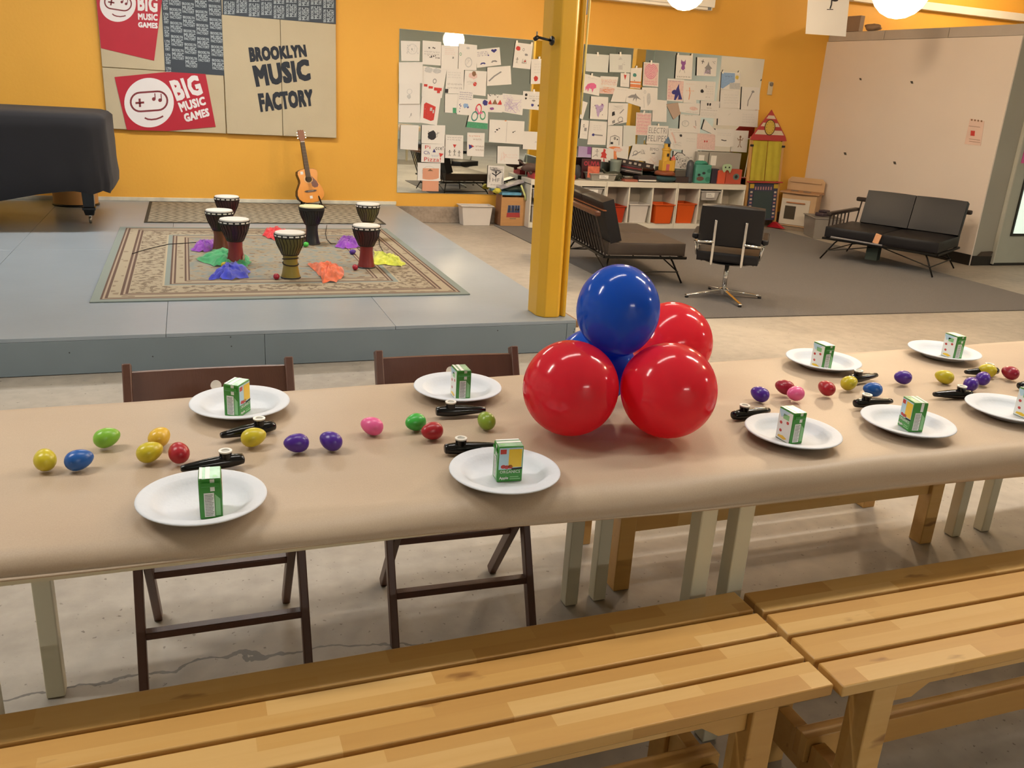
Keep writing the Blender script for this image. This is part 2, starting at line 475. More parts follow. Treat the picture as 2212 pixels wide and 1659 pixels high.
# mirrors --------------------------------------------------------------------
mm = bpy.data.materials.new('mirror_glass'); mm.use_nodes = True
nt, b_ = nodes_of(mm)
b_.inputs['Base Color'].default_value = (0.80, 0.85, 0.82, 1); b_.inputs['Metallic'].default_value = 1.0; b_.inputs['Roughness'].default_value = 0.015
nz = add(nt, 'ShaderNodeTexNoise'); nz.inputs['Scale'].default_value = 0.8
bp = add(nt, 'ShaderNodeBump'); bp.inputs['Strength'].default_value = 0.004
nt.links.new(nz.outputs[0], bp.inputs['Height']); nt.links.new(bp.outputs[0], b_.inputs['Normal'])
M_medge = mat('mirror_edge', 'a9c4bb', 0.2)
mirrors = [(2.197, 3.745, 0.338, 2.066, 'left frameless wall mirror, whole and reaching down to the concrete footing'),
           (3.749, 5.295, 0.338, 2.070, 'middle frameless wall mirror behind the yellow pillar'),
           (5.299, 6.86, 0.338, 2.074, 'right frameless wall mirror above the white cubby shelves')]
for x0, x1, z0, z1, lab in mirrors:
    mt = thing('wall_mirror', lab, 'mirror', (x0, WALL_Y - 0.001, z0), 0, 'frameless mirrors on the yellow wall')
    B().poly([(0.002, -0.0085, 0.002), (x1 - x0 - 0.002, -0.0085, 0.002), (x1 - x0 - 0.002, -0.0085, z1 - z0 - 0.002), (0.002, -0.0085, z1 - z0 - 0.002)]).build('glass', mm, mt)
    B().bx(0, x1 - x0, -0.008, 0, 0, z1 - z0).build('backing', M_medge, mt)
MIR_Y = WALL_Y - 0.011

# globe pendant lamps ---------------------------------------------------------
gl = bpy.data.materials.new('glowing_globe'); gl.use_nodes = True
nt, b_ = nodes_of(gl)
b_.inputs['Base Color'].default_value = (0.9, 0.8, 0.65, 1)
b_.inputs['Emission Color'].default_value = (*WARM, 1); b_.inputs['Emission Strength'].default_value = 45
gl.cycles.emission_sampling = 'NONE'
# thin frosted glass: it glows and lets the bulb's light through
tp_ = add(nt, 'ShaderNodeBsdfTransparent'); tp_.inputs[0].default_value = (0.92, 0.9, 0.86, 1); mg = add(nt, 'ShaderNodeMixShader'); mg.inputs[0].default_value = 0.8
nt.links.new(b_.outputs[0], mg.inputs[1]); nt.links.new(tp_.outputs[0], mg.inputs[2]); nt.links.new(mg.outputs[0], nt.nodes['Material Output'].inputs[0])
def globe(loc, label):
    t = thing('globe_pendant', label, 'lamp', loc, 0, 'warm globe pendants')
    k = 10
    B().lathe([(max(0.004, 0.175 * math.sin(math.pi * i / k)), -0.175 * math.cos(math.pi * i / k)) for i in range(k + 1)], 18).build('globe', gl, t, smooth=True)
    B().tube([(0, 0, 0.17), (0, 0, CEIL - loc[2])], 0.005, 6).build('cord', M_black, t)
    ld = bpy.data.lights.new('globe_light', 'POINT'); ld.energy = 112; ld.color = WARM; ld.shadow_soft_size = 0.1
    lo = bpy.data.objects.new('globe_light', ld); C.objects.link(lo); lo.location = loc
    B().lathe([(0.03, 0.165), (0.03, 0.23), (0.012, 0.25)], 12).build('socket', M_white, t)
globe((4.06, 7.05, 2.42), 'warm glowing globe pendant farther back, above the swivel chair')
globe((4.25, 4.72, 2.255), 'warm glowing globe pendant nearest the white partition in view, brightest and largest')
globe((5.3, 2.3, 2.9), 'warm glowing globe pendant over the right end of the tables')
globe((9.6, 8.4, 3.3), 'warm glowing globe pendant above the booth, behind the partition')
# tube fixtures in the ceiling (their light is the tube_light lamps at the top of the script)
FIX = ['white tube fixture above the left end of the tables', 'white tube fixture above the right part of the tables', 'added white tube fixture above the balloons, deepening the shade under the table', 'white tube fixture above the pillar walkway',
       'white tube fixture above the drums', 'white tube fixture above the piano',
       'added unseen tube fixture behind the camera, brightening the mirrored room', 'added unseen tube fixture at far right, brightening the mirrored room']
M_tube = bpy.data.materials.new('tube_diffuser'); M_tube.use_nodes = True
nt, b_ = nodes_of(M_tube); b_.inputs['Base Color'].default_value = (0.9, 0.9, 0.88, 1)
for i, (x, y, ln, w) in enumerate(TUBES):
    t = thing('tube_fixture', FIX[i], 'lamp', (x, y, TUBE_Z), 0, 'ceiling tube fixtures out of frame')
    B().bx(-ln / 2, ln / 2, -0.08, 0.08, -0.06, 0.0).build('housing', M_white, t, bevel=0.006)
    for s in (-1, 1): B().tube([(s * ln * 0.35, 0, 0), (s * ln * 0.35, 0, CEIL - TUBE_Z)], 0.004, 6).build('hanger', M_chrome, t)
# the unlit fixture housing near the yellow wall
t = thing('unlit_fixture', 'long white unlit lamp housing in front of yellow wall beside the globe', 'lamp', (0, 0, 0))
p0 = at_y(1262, 0, 9.3); p1 = at_y(1536, 18, 9.3)
B().bx(3.6, p1.x, 9.22, 9.36, p1.z, p1.z + 0.11).build('housing', M_white, t, bevel=0.006)
B().bx(3.6, p1.x - 0.02, 9.235, 9.345, p1.z - 0.03, p1.z).build('lens', mat('milky_lens', 'e9e4da', 0.3), t, bevel=0.004)
B().bx(p1.x - 0.09, p1.x - 0.05, 9.215, 9.22, p1.z - 0.03, p1.z).build('latch', mat('grey_steel', '7c848c', 0.4, 0.3), t)
for s in (3.9, 5.4): B().tube([(s, 9.29, p1.z + 0.1), (s, 9.29, CEIL)], 0.004, 6).build('hanger', M_chrome, t)

# wall thermostat / switch
p = at_y(1665, 190, WALL_Y - 0.02)
t = thing('wall_switch', 'small pale switch plate with round knob on yellow wall beside mirror', 'switch', (p.x, WALL_Y - 0.001, p.z))
B().bx(-0.035, 0.035, -0.018, 0, -0.085, 0.075).build('plate', mat('switch_cream', 'cfc0a0', 0.4), t, bevel=0.006)
B().lathe([(0.025, 0), (0.025, 0.012), (0.02, 0.016)], 14, (0, -0.018, 0.045), M=Matrix.Rotation(R(90), 3, 'X')).build('knob', mat('switch_grey', '7d7468', 0.4), t, smooth=True, angle=40)
# ================================================================== TABLES
TZ = 0.735
M_kraft = bpy.data.materials.new('kraft_paper'); M_kraft.use_nodes = True
nt, b_ = nodes_of(M_kraft)
tc = add(nt, 'ShaderNodeTexCoord')
n1 = add(nt, 'ShaderNodeTexNoise'); n1.inputs['Scale'].default_value = 3.0; n1.inputs['Detail'].default_value = 4
n2 = add(nt, 'ShaderNodeTexNoise'); n2.inputs['Scale'].default_value = 400; n2.inputs['Detail'].default_value = 2
for n_ in (n1, n2): nt.links.new(tc.outputs['Object'], n_.inputs[0])
f_ = mathn(nt, 'ADD', mathn(nt, 'MULTIPLY', n1.outputs[0], 0.5), mathn(nt, 'MULTIPLY', n2.outputs[0], 0.5))
nt.links.new(ramp(nt, f_, [(0.3, lin('b09a83')), (0.7, lin('bda991'))]), b_.inputs['Base Color'])
b_.inputs['Roughness'].default_value = 0.5
bp = add(nt, 'ShaderNodeBump'); bp.inputs['Strength'].default_value = 0.12; bp.inputs['Distance'].default_value = 0.02
n3 = add(nt, 'ShaderNodeTexNoise'); n3.inputs['Scale'].default_value = 6.0; n3.inputs['Detail'].default_value = 3
nt.links.new(tc.outputs['Object'], n3.inputs[0]); nt.links.new(n3.outputs[0], bp.inputs['Height']); nt.links.new(bp.outputs[0], b_.inputs['Normal'])

M_cream = mat('cream_leg_paint', 'd8d2bb', 0.45, var=0.05, scale=5)
def rear_y(x): return 2.128 + (x + 0.44) * 0.033
def front_y(x): return 1.415 - (x + 0.3) * 0.004
def table(x0, x1, label):
    t = thing('folding_table', label, 'table', ((x0 + x1) / 2, 0, 0), 0, 'tables under the kraft paper')
    cx = (x0 + x1) / 2
    B().prism([(x0 - cx, front_y(x0) + 0.07), (x1 - cx, front_y(x1) + 0.07), (x1 - cx, rear_y(x1) - 0.02), (x0 - cx, rear_y(x0) - 0.02)],
              lambda u, v, z: (u, v, z), TZ - 0.03, TZ - 0.004).build('tabletop', M_cream, t, bevel=0.003)
    for sx in (0, 1):
        for sy in (0, 1):
            x = (x0 + 0.038 if sx == 0 else x1 - 0.04); y = front_y(x) + 0.045 if sy == 0 else rear_y(x) - 0.085
            B().box((x - cx, y, (TZ - 0.032) / 2 + 0.001), (0.042, 0.042, TZ - 0.034)).build('leg', M_cream, t, bevel=0.003)
    for y in (0.1, -0.12):
        yy = front_y(cx) + y if y > 0 else rear_y(cx) + y
        B().bx(x0 + 0.06 - cx, x1 - 0.06 - cx, yy - 0.01, yy + 0.01, TZ - 0.1, TZ - 0.031).build('apron', M_cream, t)
    return t
table(-0.425, 1.078, 'left table under the kraft paper, cream leg at bottom left of picture')
table(1.098, 2.70, 'middle table under the kraft paper, cream legs behind the bench joint')
table(2.775, 4.3, 'right table under the kraft paper, cream leg farthest right')

def wr(x, y):   # gentle wrinkles of the paper
    return 0.0016 * math.sin(x * 7 + y * 3) + 0.0012 * math.sin(x * 17 - y * 9 + 1.3) + 0.0008 * math.sin(y * 31 + x * 5)
def cover(u, v):
    x = -0.62 + u * 4.95
    fy, ry = front_y(x), rear_y(x)
    zb = 0.702 - 0.0195 * (x + 0.33) + 0.003 * math.sin(x * 5.0)       # cut edge of the front overhang
    zb = max(zb, 0.61)
    zr = max(TZ - 0.055, zb + 0.006)
    if v < 0.2:                                                              # front drop
        k = v / 0.2
        return (x, fy - 0.006 + 0.004 * math.sin(x * 4) * (1 - k) - 0.003 * math.sin(k * 3.14), zb + (zr - zb) * k)
    if v < 0.36:                                                             # soft rolled front edge
        a = (v - 0.2) / 0.16 * math.pi / 2
        rr = 0.055 + 0.012 * math.sin(x * 3.3) + 0.006 * math.sin(x * 9.1)
        return (x, fy - 0.006 + rr * (1 - math.cos(a)), zr + (TZ + 0.002 - zr) * math.sin(a) + wr(x, 1.4) * math.sin(a))
    if v < 0.94:
        k = (v - 0.36) / 0.58; y0 = fy + 0.052
        y = y0 + (ry - y0) * k
        return (x, y, TZ + 0.002 + wr(x, y) * (1 if 0.02 < k < 0.98 else 0.6))
    k = (v - 0.94) / 0.06
    return (x, ry + 0.012 * k, TZ + 0.002 - 0.09 * k)
cb = B().grid(cover, 200, 60)
co = cb.build('paper_table_cover', M_kraft, smooth=True)
tag(co, 'brown kraft paper covering the row of tables, rolled over the front edge', 'table cover')
PZ = TZ + 0.0055      # resting height of things on the paper

# plates -------------------------------------------------------------------
M_plate = mat('white_moulded_fibre', 'd6dae1', 0.55, var=0.02, scale=40, bump=0.05, bscale=150)
pp = [(0.001, 0.0025), (0.06, 0.0025), (0.072, 0.004), (0.082, 0.012), (0.09, 0.0185), (0.094, 0.0195), (0.110, 0.0225), (0.1145, 0.0225), (0.1155, 0.0205),
      (0.1135, 0.019), (0.094, 0.016), (0.088, 0.0145), (0.078, 0.008), (0.070, 0.0), (0.001, 0.0)]
plate_me = B().lathe(pp, 56, cap0=False, cap1=False)
plate_list = [
    ((-0.012, 1.524), 'white round plate nearest the bottom left, under the juice carton showing its narrow side'),
    ((0.082, 2.018), 'white round plate in front of the left brown folding chair'),
    ((0.577, 1.515), 'white round plate nearest the camera left of the balloons, carton facing front'),
    ((0.629, 2.036), 'white round plate in front of the right brown folding chair'),
    ((1.345, 1.579), 'white round plate right beside the lower right red balloon, near table edge'),
    ((1.700, 1.576), 'white round plate second to right of balloons along the near table edge'),
    ((1.845, 2.085), 'white round plate along the far table edge, first right of the balloons'),
    ((2.365, 2.108), 'white round plate along the far table edge, farthest right'),
    ((2.085, 1.60), 'white round plate cut off by the right picture edge')]
pm = None; PLATES = []
for (x, y), lab in plate_list:
    if pm is None:
        o = plate_me.build('paper_plate', M_plate, smooth=True); pm = o
    else:
        o = pm.copy(); C.objects.link(o)
    o.location = (x, y, PZ)
    tag(o, lab, 'plate', 'white plates laid on the kraft paper'); PLATES.append((x, y))

# juice cartons --------------------------------------------------------------
M_jgreen = mat('carton_green', '3f8f36', 0.3, var=0.06)
M_jlight = mat('carton_pale_green', '8fc98a', 0.3)
M_jwhite = mat('carton_white', 'ebebe4', 0.35)
M_jblue = mat('carton_sky', 'b8d8e6', 0.3)
M_jyel = mat('carton_yellow', 'f0c62e', 0.3)
M_jred = mat('carton_red', 'c03a32', 0.3)
M_jgrey = mat('carton_print_grey', 'a3a29c', 0.5, var=0.5, scale=500)
M_foil = mat('carton_foil', '9cc2a4', 0.3, 0.3, var=0.25, scale=60)
CW, CD, CH = 0.053, 0.038, 0.078     # front width (x), side depth (y), height
def carton(loc, rot, label):
    """front face looks along -y; the side with the white panel looks along +x and -x"""
    t = thing('juice_carton', label, 'juice box', loc, rot, 'small green juice cartons on plates')
    w, d, h = CW / 2, CD / 2, CH
    B().bx(-w, w, -d, d, 0, h).build('carton_body', M_jgreen, t, bevel=0.0012, seg=1)
    e = 0.0006
    F = lambda u, v: (-w + CW * u, -d - e, h * v)
    K = lambda u, v: (w - CW * u, d + e, h * v)
    S = lambda u, v: (w + e, -d + CD * u, h * v)
    S2 = lambda u, v: (-w - e, d - CD * u, h * v)
    mats = [M_jblue, M_jyel, M_jred, M_jwhite, M_jgrey, M_jlight, M_ink, M_foil]
    b = B()
    b.mi = 0; b.poly([F(0.04, 0.36), F(0.96, 0.36), F(0.96, 0.97), F(0.04, 0.97)])
    e = 0.0008
    b.mi = 1; b.poly([F(0.42, 0.42), F(0.94, 0.42), F(0.94, 0.93), F(0.42, 0.93)])
    b.mi = 2; b.poly([F(0.08, 0.80), F(0.32, 0.80), F(0.32, 0.93), F(0.08, 0.93)])
    for cx_, cy_ in ((0.22, 0.45), (0.36, 0.42), (0.5, 0.44)):
        b.disc((cx_, cy_), 0.10, lambda u, v: F(u, 0.43 + (v - 0.43) * 0.55), 12)
    b.mi = 6; b.poly([F(0.55, 0.345), F(0.97, 0.36), F(0.97, 0.41), F(0.55, 0.395)])
    b.mi = 3; put_text(b, 'ORGANICS', lambda u, v: F(0.1 + 0.8 * u, 0.25 + 0.085 * v), 0.009)
    put_text(b, 'Apple', lambda u, v: F(0.08 + 0.36 * u, 0.06 + 0.10 * v), 0.03)
    b.mi = 5; b.poly([F(0.5, 0.07), F(0.92, 0.07), F(0.92, 0.1), F(0.5, 0.1)]); b.poly([F(0.5, 0.13), F(0.85, 0.13), F(0.85, 0.155), F(0.5, 0.155)])
    b.build('front_print', mats, t)
    e = 0.0006
    b = B()                                                                   # back: white with fruit
    b.mi = 3; b.poly([K(0.03, 0.02), K(0.97, 0.02), K(0.97, 0.97), K(0.03, 0.97)])
    e = 0.0008
    b.mi = 0; b.poly([K(0.03, 0.9), K(0.2, 0.72), K(0.45, 0.8), K(0.8, 0.97), K(0.03, 0.97)])
    b.mi = 2
    for cx_, cy_ in ((0.25, 0.55), (0.7, 0.62), (0.3, 0.3)): b.disc((cx_, cy_), 0.09, lambda u, v: K(u, cy_ + (v - cy_) * 0.55), 12)
    b.mi = 1; b.poly([K(0.15, 0.08), K(0.6, 0.05), K(0.8, 0.12), K(0.5, 0.17), K(0.2, 0.14)])
    b.mi = 5; b.poly([K(0.35, 0.7), K(0.75, 0.7), K(0.75, 0.86), K(0.35, 0.86)])
    b.build('back_print', mats, t)
    for s_, nm in ((S, 'nutrition_side'), (S2, 'ingredient_side')):
        e = 0.0006
        b = B()
        b.mi = 3; b.poly([s_(0.5, 0.70), s_(0.7, 0.70), s_(0.7, 1.0), s_(0.5, 1.0)])
        b.poly([s_(0.2, 0.06), s_(0.66, 0.06), s_(0.66, 0.66), s_(0.2, 0.66)])
        b.mi = 5; b.poly([s_(0.7, 0.08), s_(0.92, 0.08), s_(0.92, 0.5), s_(0.7, 0.62)])
        e = 0.0008
        b.mi = 4
        for k in range(14): b.poly([s_(0.24, 0.09 + k * 0.039), s_(0.56 + 0.06 * ((k * 7) % 3) / 2, 0.09 + k * 0.039), s_(0.56 + 0.06 * ((k * 7) % 3) / 2, 0.112 + k * 0.039), s_(0.24, 0.112 + k * 0.039)])
        b.build(nm, mats, t)
    e = 0.0
    T = lambda u, v, z=0.0006: (-w + CW * u, -d + CD * v, h + z)
    b = B(); b.mi = 7; b.poly([T(0.02, 0.04), T(0.98, 0.04), T(0.98, 0.96), T(0.02, 0.96)])
    b.mi = 3; b.poly([T(0.02, 0.5, 0.001), T(0.98, 0.5, 0.001), T(0.98, 0.7, 0.001), T(0.02, 0.7, 0.001)])
    b.mi = 5; b.disc((0.2, 0.28), 0.1, lambda u, v: T(u, v, 0.001), 10)
    b.build('foil_top', mats, t)
    B().poly([(-w + 0.002, d - 0.006, h + 0.0012), (w - 0.002, d - 0.006, h + 0.0012), (w - 0.002, d - 0.001, h + 0.0016), (-w + 0.002, d - 0.001, h + 0.0016)]).build('seal_flap', M_jwhite, t)
    B().prism([(0, 0), (0.003, 0.006), (0.003, 0.0), (0.0, -0.004)], lambda u, v, q: (-w - 0.0001 - u, -d + 0.004 + q, h - 0.012 + v), 0, CD - 0.008).build('ear_flap', M_jgreen, t)
    return t
def from_px(px, py, z): p = at_z(px, py, z); return (p.x, p.y, z)
CZ = PZ + 0.0028
carton(from_px(458, 1106, CZ), R(88), 'green juice carton turned so its narrow side faces camera, nearest plate at left')
carton(from_px(514, 892, CZ), R(58), 'green juice carton on the plate before the left brown folding chair')
carton(from_px(1095, 1032, CZ), R(-5), 'green juice carton facing the camera, word ORGANICS readable')
carton(from_px(994, 856, CZ), R(90), 'green juice carton on the plate before the right brown folding chair')
carton(from_px(1703, 950, CZ), R(91), 'juice carton showing its white fruit face, plate beside the lower right red balloon')
carton(from_px(1965, 925, CZ), R(-103), 'juice carton with grey barcode panel, second near-edge plate right of balloons')
carton(from_px(1772, 794, CZ), R(92), 'juice carton on the far-edge plate, first right of the balloons')
carton(from_px(2054, 771, CZ), R(90), 'juice carton on the far-edge plate, farthest right')
carton(from_px(2216, 900, CZ), R(88), 'juice carton mostly cut off by the right picture edge')

# kazoos ---------------------------------------------------------------------
M_kaz = mat('kazoo_black_plastic', '0b0b0d', 0.16, var=0.03)
M_kring = mat('kazoo_cream_ring', 'e6e2d8', 0.4)
kz = None
def kazoo(px, py, ang, label):
    """ang: direction of the wide end, degrees in the table plane"""
    global kz
    p = at_z(px, py, PZ + 0.012)
    if kz is None:
        t = thing('kazoo', label, 'kazoo', (0, 0, 0), 0, 'black kazoos on the kraft paper')
        b = B()
        n = 16; rings = []
        # along x: mouth end (wide, short) at +x, thin tail at -x
        prof_ = [(-0.066, 0.006, 0.005), (-0.064, 0.008, 0.0065), (-0.05, 0.0095, 0.0085), (-0.02, 0.0125, 0.0115), (0.012, 0.0145, 0.0135), (0.03, 0.0145, 0.0135), (0.047, 0.0125, 0.012), (0.056, 0.0115, 0.0105), (0.058, 0.009, 0.008)]
        for x, ry, rz in prof_:
            rings.append([b.pt((x, ry * math.cos(2 * math.pi * j / n), 0.0135 + rz * math.sin(2 * math.pi * j / n))) for j in range(n)])
        for A_, D_ in zip(rings, rings[1:]):
            for j in range(n): b.face((A_[j], A_[(j + 1) % n], D_[(j + 1) % n], D_[j]))
        b.face(rings[0][::-1]); b.face(rings[-1])
        b.build('barrel', M_kaz, t, smooth=True, angle=50)
        B().lathe([(0.0125, 0.018), (0.0115, 0.026), (0.0125, 0.031), (0.0125, 0.0345)], 18, (0.022, 0, 0)).build('turret', M_kaz, t, smooth=True, angle=50)
        B().lathe([(0.0128, 0.0346), (0.0134, 0.0355), (0.0134, 0.038), (0.0085, 0.038), (0.0075, 0.0345)], 20, (0.022, 0, 0), cap0=False).build('membrane_ring', M_kring, t, smooth=True, angle=40)
        b2 = B().disc((0.022, 0), 0.0086, lambda u, v: (u, v, 0.036), 14); b2.build('membrane', mat('kazoo_membrane', 'b9b7ae', 0.5), t)
        kz = t; t.location = (p.x, p.y, PZ); t.rotation_euler = (0, 0, R(ang))
    else:
        copy_thing(kz, (p.x, p.y, PZ), R(ang), label)
kazoo(464, 1002, 12, 'black kazoo behind the nearest left plate')
kazoo(540, 930, 18, 'black kazoo behind the yellow egg, below left rear plate')
kazoo(992, 888, 176, 'black kazoo just below the plate of the right folding chair')
kazoo(1016, 968, 176, 'black kazoo lying behind the ORGANICS carton')
kazoo(1620, 893, 188, 'black kazoo just right of the lower right red balloon')
kazoo(1884, 870, 178, 'black kazoo below the blue egg, behind the barcode carton')
kazoo(1862, 816, 190, 'black kazoo touching the far-edge plate, beside the yellow egg')
kazoo(2060, 852, -8, 'black kazoo above the plate cut by the right picture edge')
kazoo(2122, 803, -4, 'black kazoo behind the yellow and purple eggs at far right')
kazoo(2232, 832, 180, 'black kazoo almost wholly cut by the right picture edge')

# egg shakers ------------------------------------------------------------------
def egg_mesh(name, m):
    b = B(); n = 22; k = 14; prof_ = []
    for i in range(k + 1):
        a = math.pi * i / k
        z = -math.cos(a); r = math.sin(a) * (1 - 0.16 * z)
        prof_.append((max(0.0002, r * 0.0205), z * 0.0275))
    b.lathe(prof_, n)
    return b.mesh(name, [m], True)
ECOL = {'yellow': 'c9b82a', 'golden': 'e0b53a', 'blue': '1f5aa8', 'green': '3fb045', 'lime': '7fb83a', 'olive': '86a034', 'red': 'a9202c', 'purple': '4b2590', 'pink': 'e8629a', 'crimson': '9c1f35'}
EM = {k: mat('egg_' + k, v, 0.3, var=0.05, scale=30) for k, v in ECOL.items()}
def egg(px, py, col, ang, label, z0=None, tilt=82, s=1.0):
    z0 = PZ if z0 is None else z0
    rr = 0.0205 * s
    p = at_z(px, py, z0 + rr)
    o = bpy.data.objects.new('egg_shaker', egg_mesh('egg_shaker', EM[col])); C.objects.link(o)
    o.location = (p.x, p.y, z0 + rr * 1.0 + 0.0002)
    o.rotation_euler = (0, R(tilt), R(ang)); o.scale = (s, s, s)
    tag(o, label, 'egg shaker', 'coloured egg shakers')
egg(97, 992, 'yellow', 100, 'yellow egg shaker leftmost on the table')
egg(171, 993, 'blue', 20, 'blue egg shaker beside the leftmost yellow one')
egg(231, 945, 'lime', 25, 'lime green egg shaker standing alone above the blue one, left')
egg(345, 944, 'golden', 60, 'golden yellow egg shaker behind the paler yellow one')
egg(324, 976, 'yellow', 30, 'pale yellow egg shaker touching the golden one, left of the red egg')
egg(386, 977, 'red', 100, 'dark red egg shaker left of the nearest kazoo')
egg(548, 944, 'yellow', 15, 'yellow egg shaker lying in front of a kazoo, left half')
egg(640, 957, 'purple', 190, 'purple egg shaker with dark spot, left of its purple neighbour')
egg(714, 952, 'purple', 130, 'purple egg shaker right of the spotted purple one')
egg(803, 920, 'pink', 140, 'pink egg shaker on the left half of the table')
egg(897, 912, 'green', 210, 'bright green egg shaker touching the red one')
egg(933, 931, 'red', 200, 'red egg shaker in front of the bright green one')
egg(1050, 908, 'olive', 95, 'olive green egg shaker left of the balloons')
egg(1641, 851, 'purple', 110, 'dark purple egg shaker first right of the balloons')
egg(1695, 836, 'crimson', 130, 'crimson egg shaker behind the pink one, right half')
egg(1718, 850, 'pink', 190, 'pink egg shaker on the right half of the table')
egg(1785, 838, 'red', 95, 'red egg shaker standing alone between pink and yellow, right half')
egg(1835, 827, 'yellow', 10, 'yellow egg shaker in front of a kazoo below the far plate')
egg(1885, 841, 'blue', 160, 'blue egg shaker on the right half of the table')
egg(1950, 815, 'purple', 170, 'purple egg shaker lying alone between yellow eggs, right half')
egg(2040, 814, 'yellow', 130, 'yellow egg shaker with a dark speck, right of the lone purple one')
egg(2133, 800, 'yellow', 150, 'yellow egg shaker behind two purple eggs at far right')
egg(2124, 817, 'purple', 30, 'purple egg shaker between a yellow and another purple, far right')
egg(2098, 829, 'purple', 30, 'purple egg shaker in front of its purple neighbour, far right')
egg(2182, 805, 'crimson', 100, 'dark red egg shaker rightmost on the table')

# balloons ---------------------------------------------------------------------
def balloon_mat(name, col):
    m = bpy.data.materials.new(name); m.use_nodes = True
    nt, b = nodes_of(m)
    b.inputs['Base Color'].default_value = (*lin(col), 1)
    b.inputs['Roughness'].default_value = 0.13
    b.inputs['Specular IOR Level'].default_value = 0.55
    out = nt.nodes['Material Output']
    tr = add(nt, 'ShaderNodeBsdfTranslucent'); tr.inputs[0].default_value = (*lin(col), 1)
    tp = add(nt, 'ShaderNodeBsdfTransparent'); tp.inputs[0].default_value = (*lin(col), 1)
    ms = add(nt, 'ShaderNodeMixShader'); ms.inputs[0].default_value = 0.42
    nt.links.new(b.outputs[0], ms.inputs[1]); nt.links.new(tr.outputs[0], ms.inputs[2])
    m2 = add(nt, 'ShaderNodeMixShader'); m2.inputs[0].default_value = 0.06
    nt.links.new(ms.outputs[0], m2.inputs[1]); nt.links.new(tp.outputs[0], m2.inputs[2])
    nt.links.new(m2.outputs[0], out.inputs[0])
    return m
M_bred = balloon_mat('red_balloon_rubber', 'f03448'); M_bblue = balloon_mat('blue_balloon_rubber', '2064d2')
def balloon(c, r, knot_to, m, label, tall=1.0):
    c = Vector(c); ax = (Vector(knot_to) - c).normalized()
    q = Vector((0, 0, -1)).rotation_difference(ax).to_matrix()
    t = thing('balloon', label, 'balloon', c, 0, 'red and blue balloons on the table')
    k = 28; prof_ = []; t.scale = (1, 1, tall)
    for i in range(k + 1):
        a = math.pi * i / k
        z = math.cos(a); rad = math.sin(a)
        zz = z * r if z > 0 else z * r * (1 + 0.13 * (-z) ** 3)
        rad = rad * r * (1 if z > 0 else (1 - 0.06 * (-z) ** 2))
        prof_.append((max(rad, 0.0003), zz))
    B().lathe(prof_[::-1], 44, M=q).build('balloon_skin', m, t, smooth=True)
    B().lathe([(0.003, -r * 1.128), (0.0045, -r * 1.14), (0.0045, -r * 1.15), (0.003, -r * 1.155), (0.009, -r * 1.2), (0.008, -r * 1.2)], 12, M=q).build('knot', m, t, smooth=True)
    return t
def balloon_at(px, py, rpx, z, hub, m, label, tall=1.0):
    zz = z if z else PZ + 0.1
    for _ in range(1 if z else 15):
        p = at_z(px, py, zz); depth = (p - Vector((0, 0, CAM_H))).dot(_fw)
        if not z: zz = PZ + rpx / CAM_F * depth + 0.002
    return balloon(p, rpx / CAM_F * depth, hub, m, label, tall)
HUB = (1.0, 1.83, TZ + 0.14)
balloon_at(1233, 838, 104, None, HUB, M_bred, 'glossy red balloon at lower left of the bunch')
balloon_at(1444, 843, 104, None, HUB, M_bred, 'glossy red balloon at lower right of the bunch')
balloon_at(1335, 670, 90, 1.022, HUB, M_bblue, 'glossy blue balloon on top of the bunch', 1.10)
balloon_at(1450, 740, 88, 0.872, HUB, M_bred, 'red balloon behind the blue one, at back right of the bunch')
balloon_at(1281, 793, 84, None, HUB, M_bblue, 'blue balloon mostly hidden at the back left of the bunch')

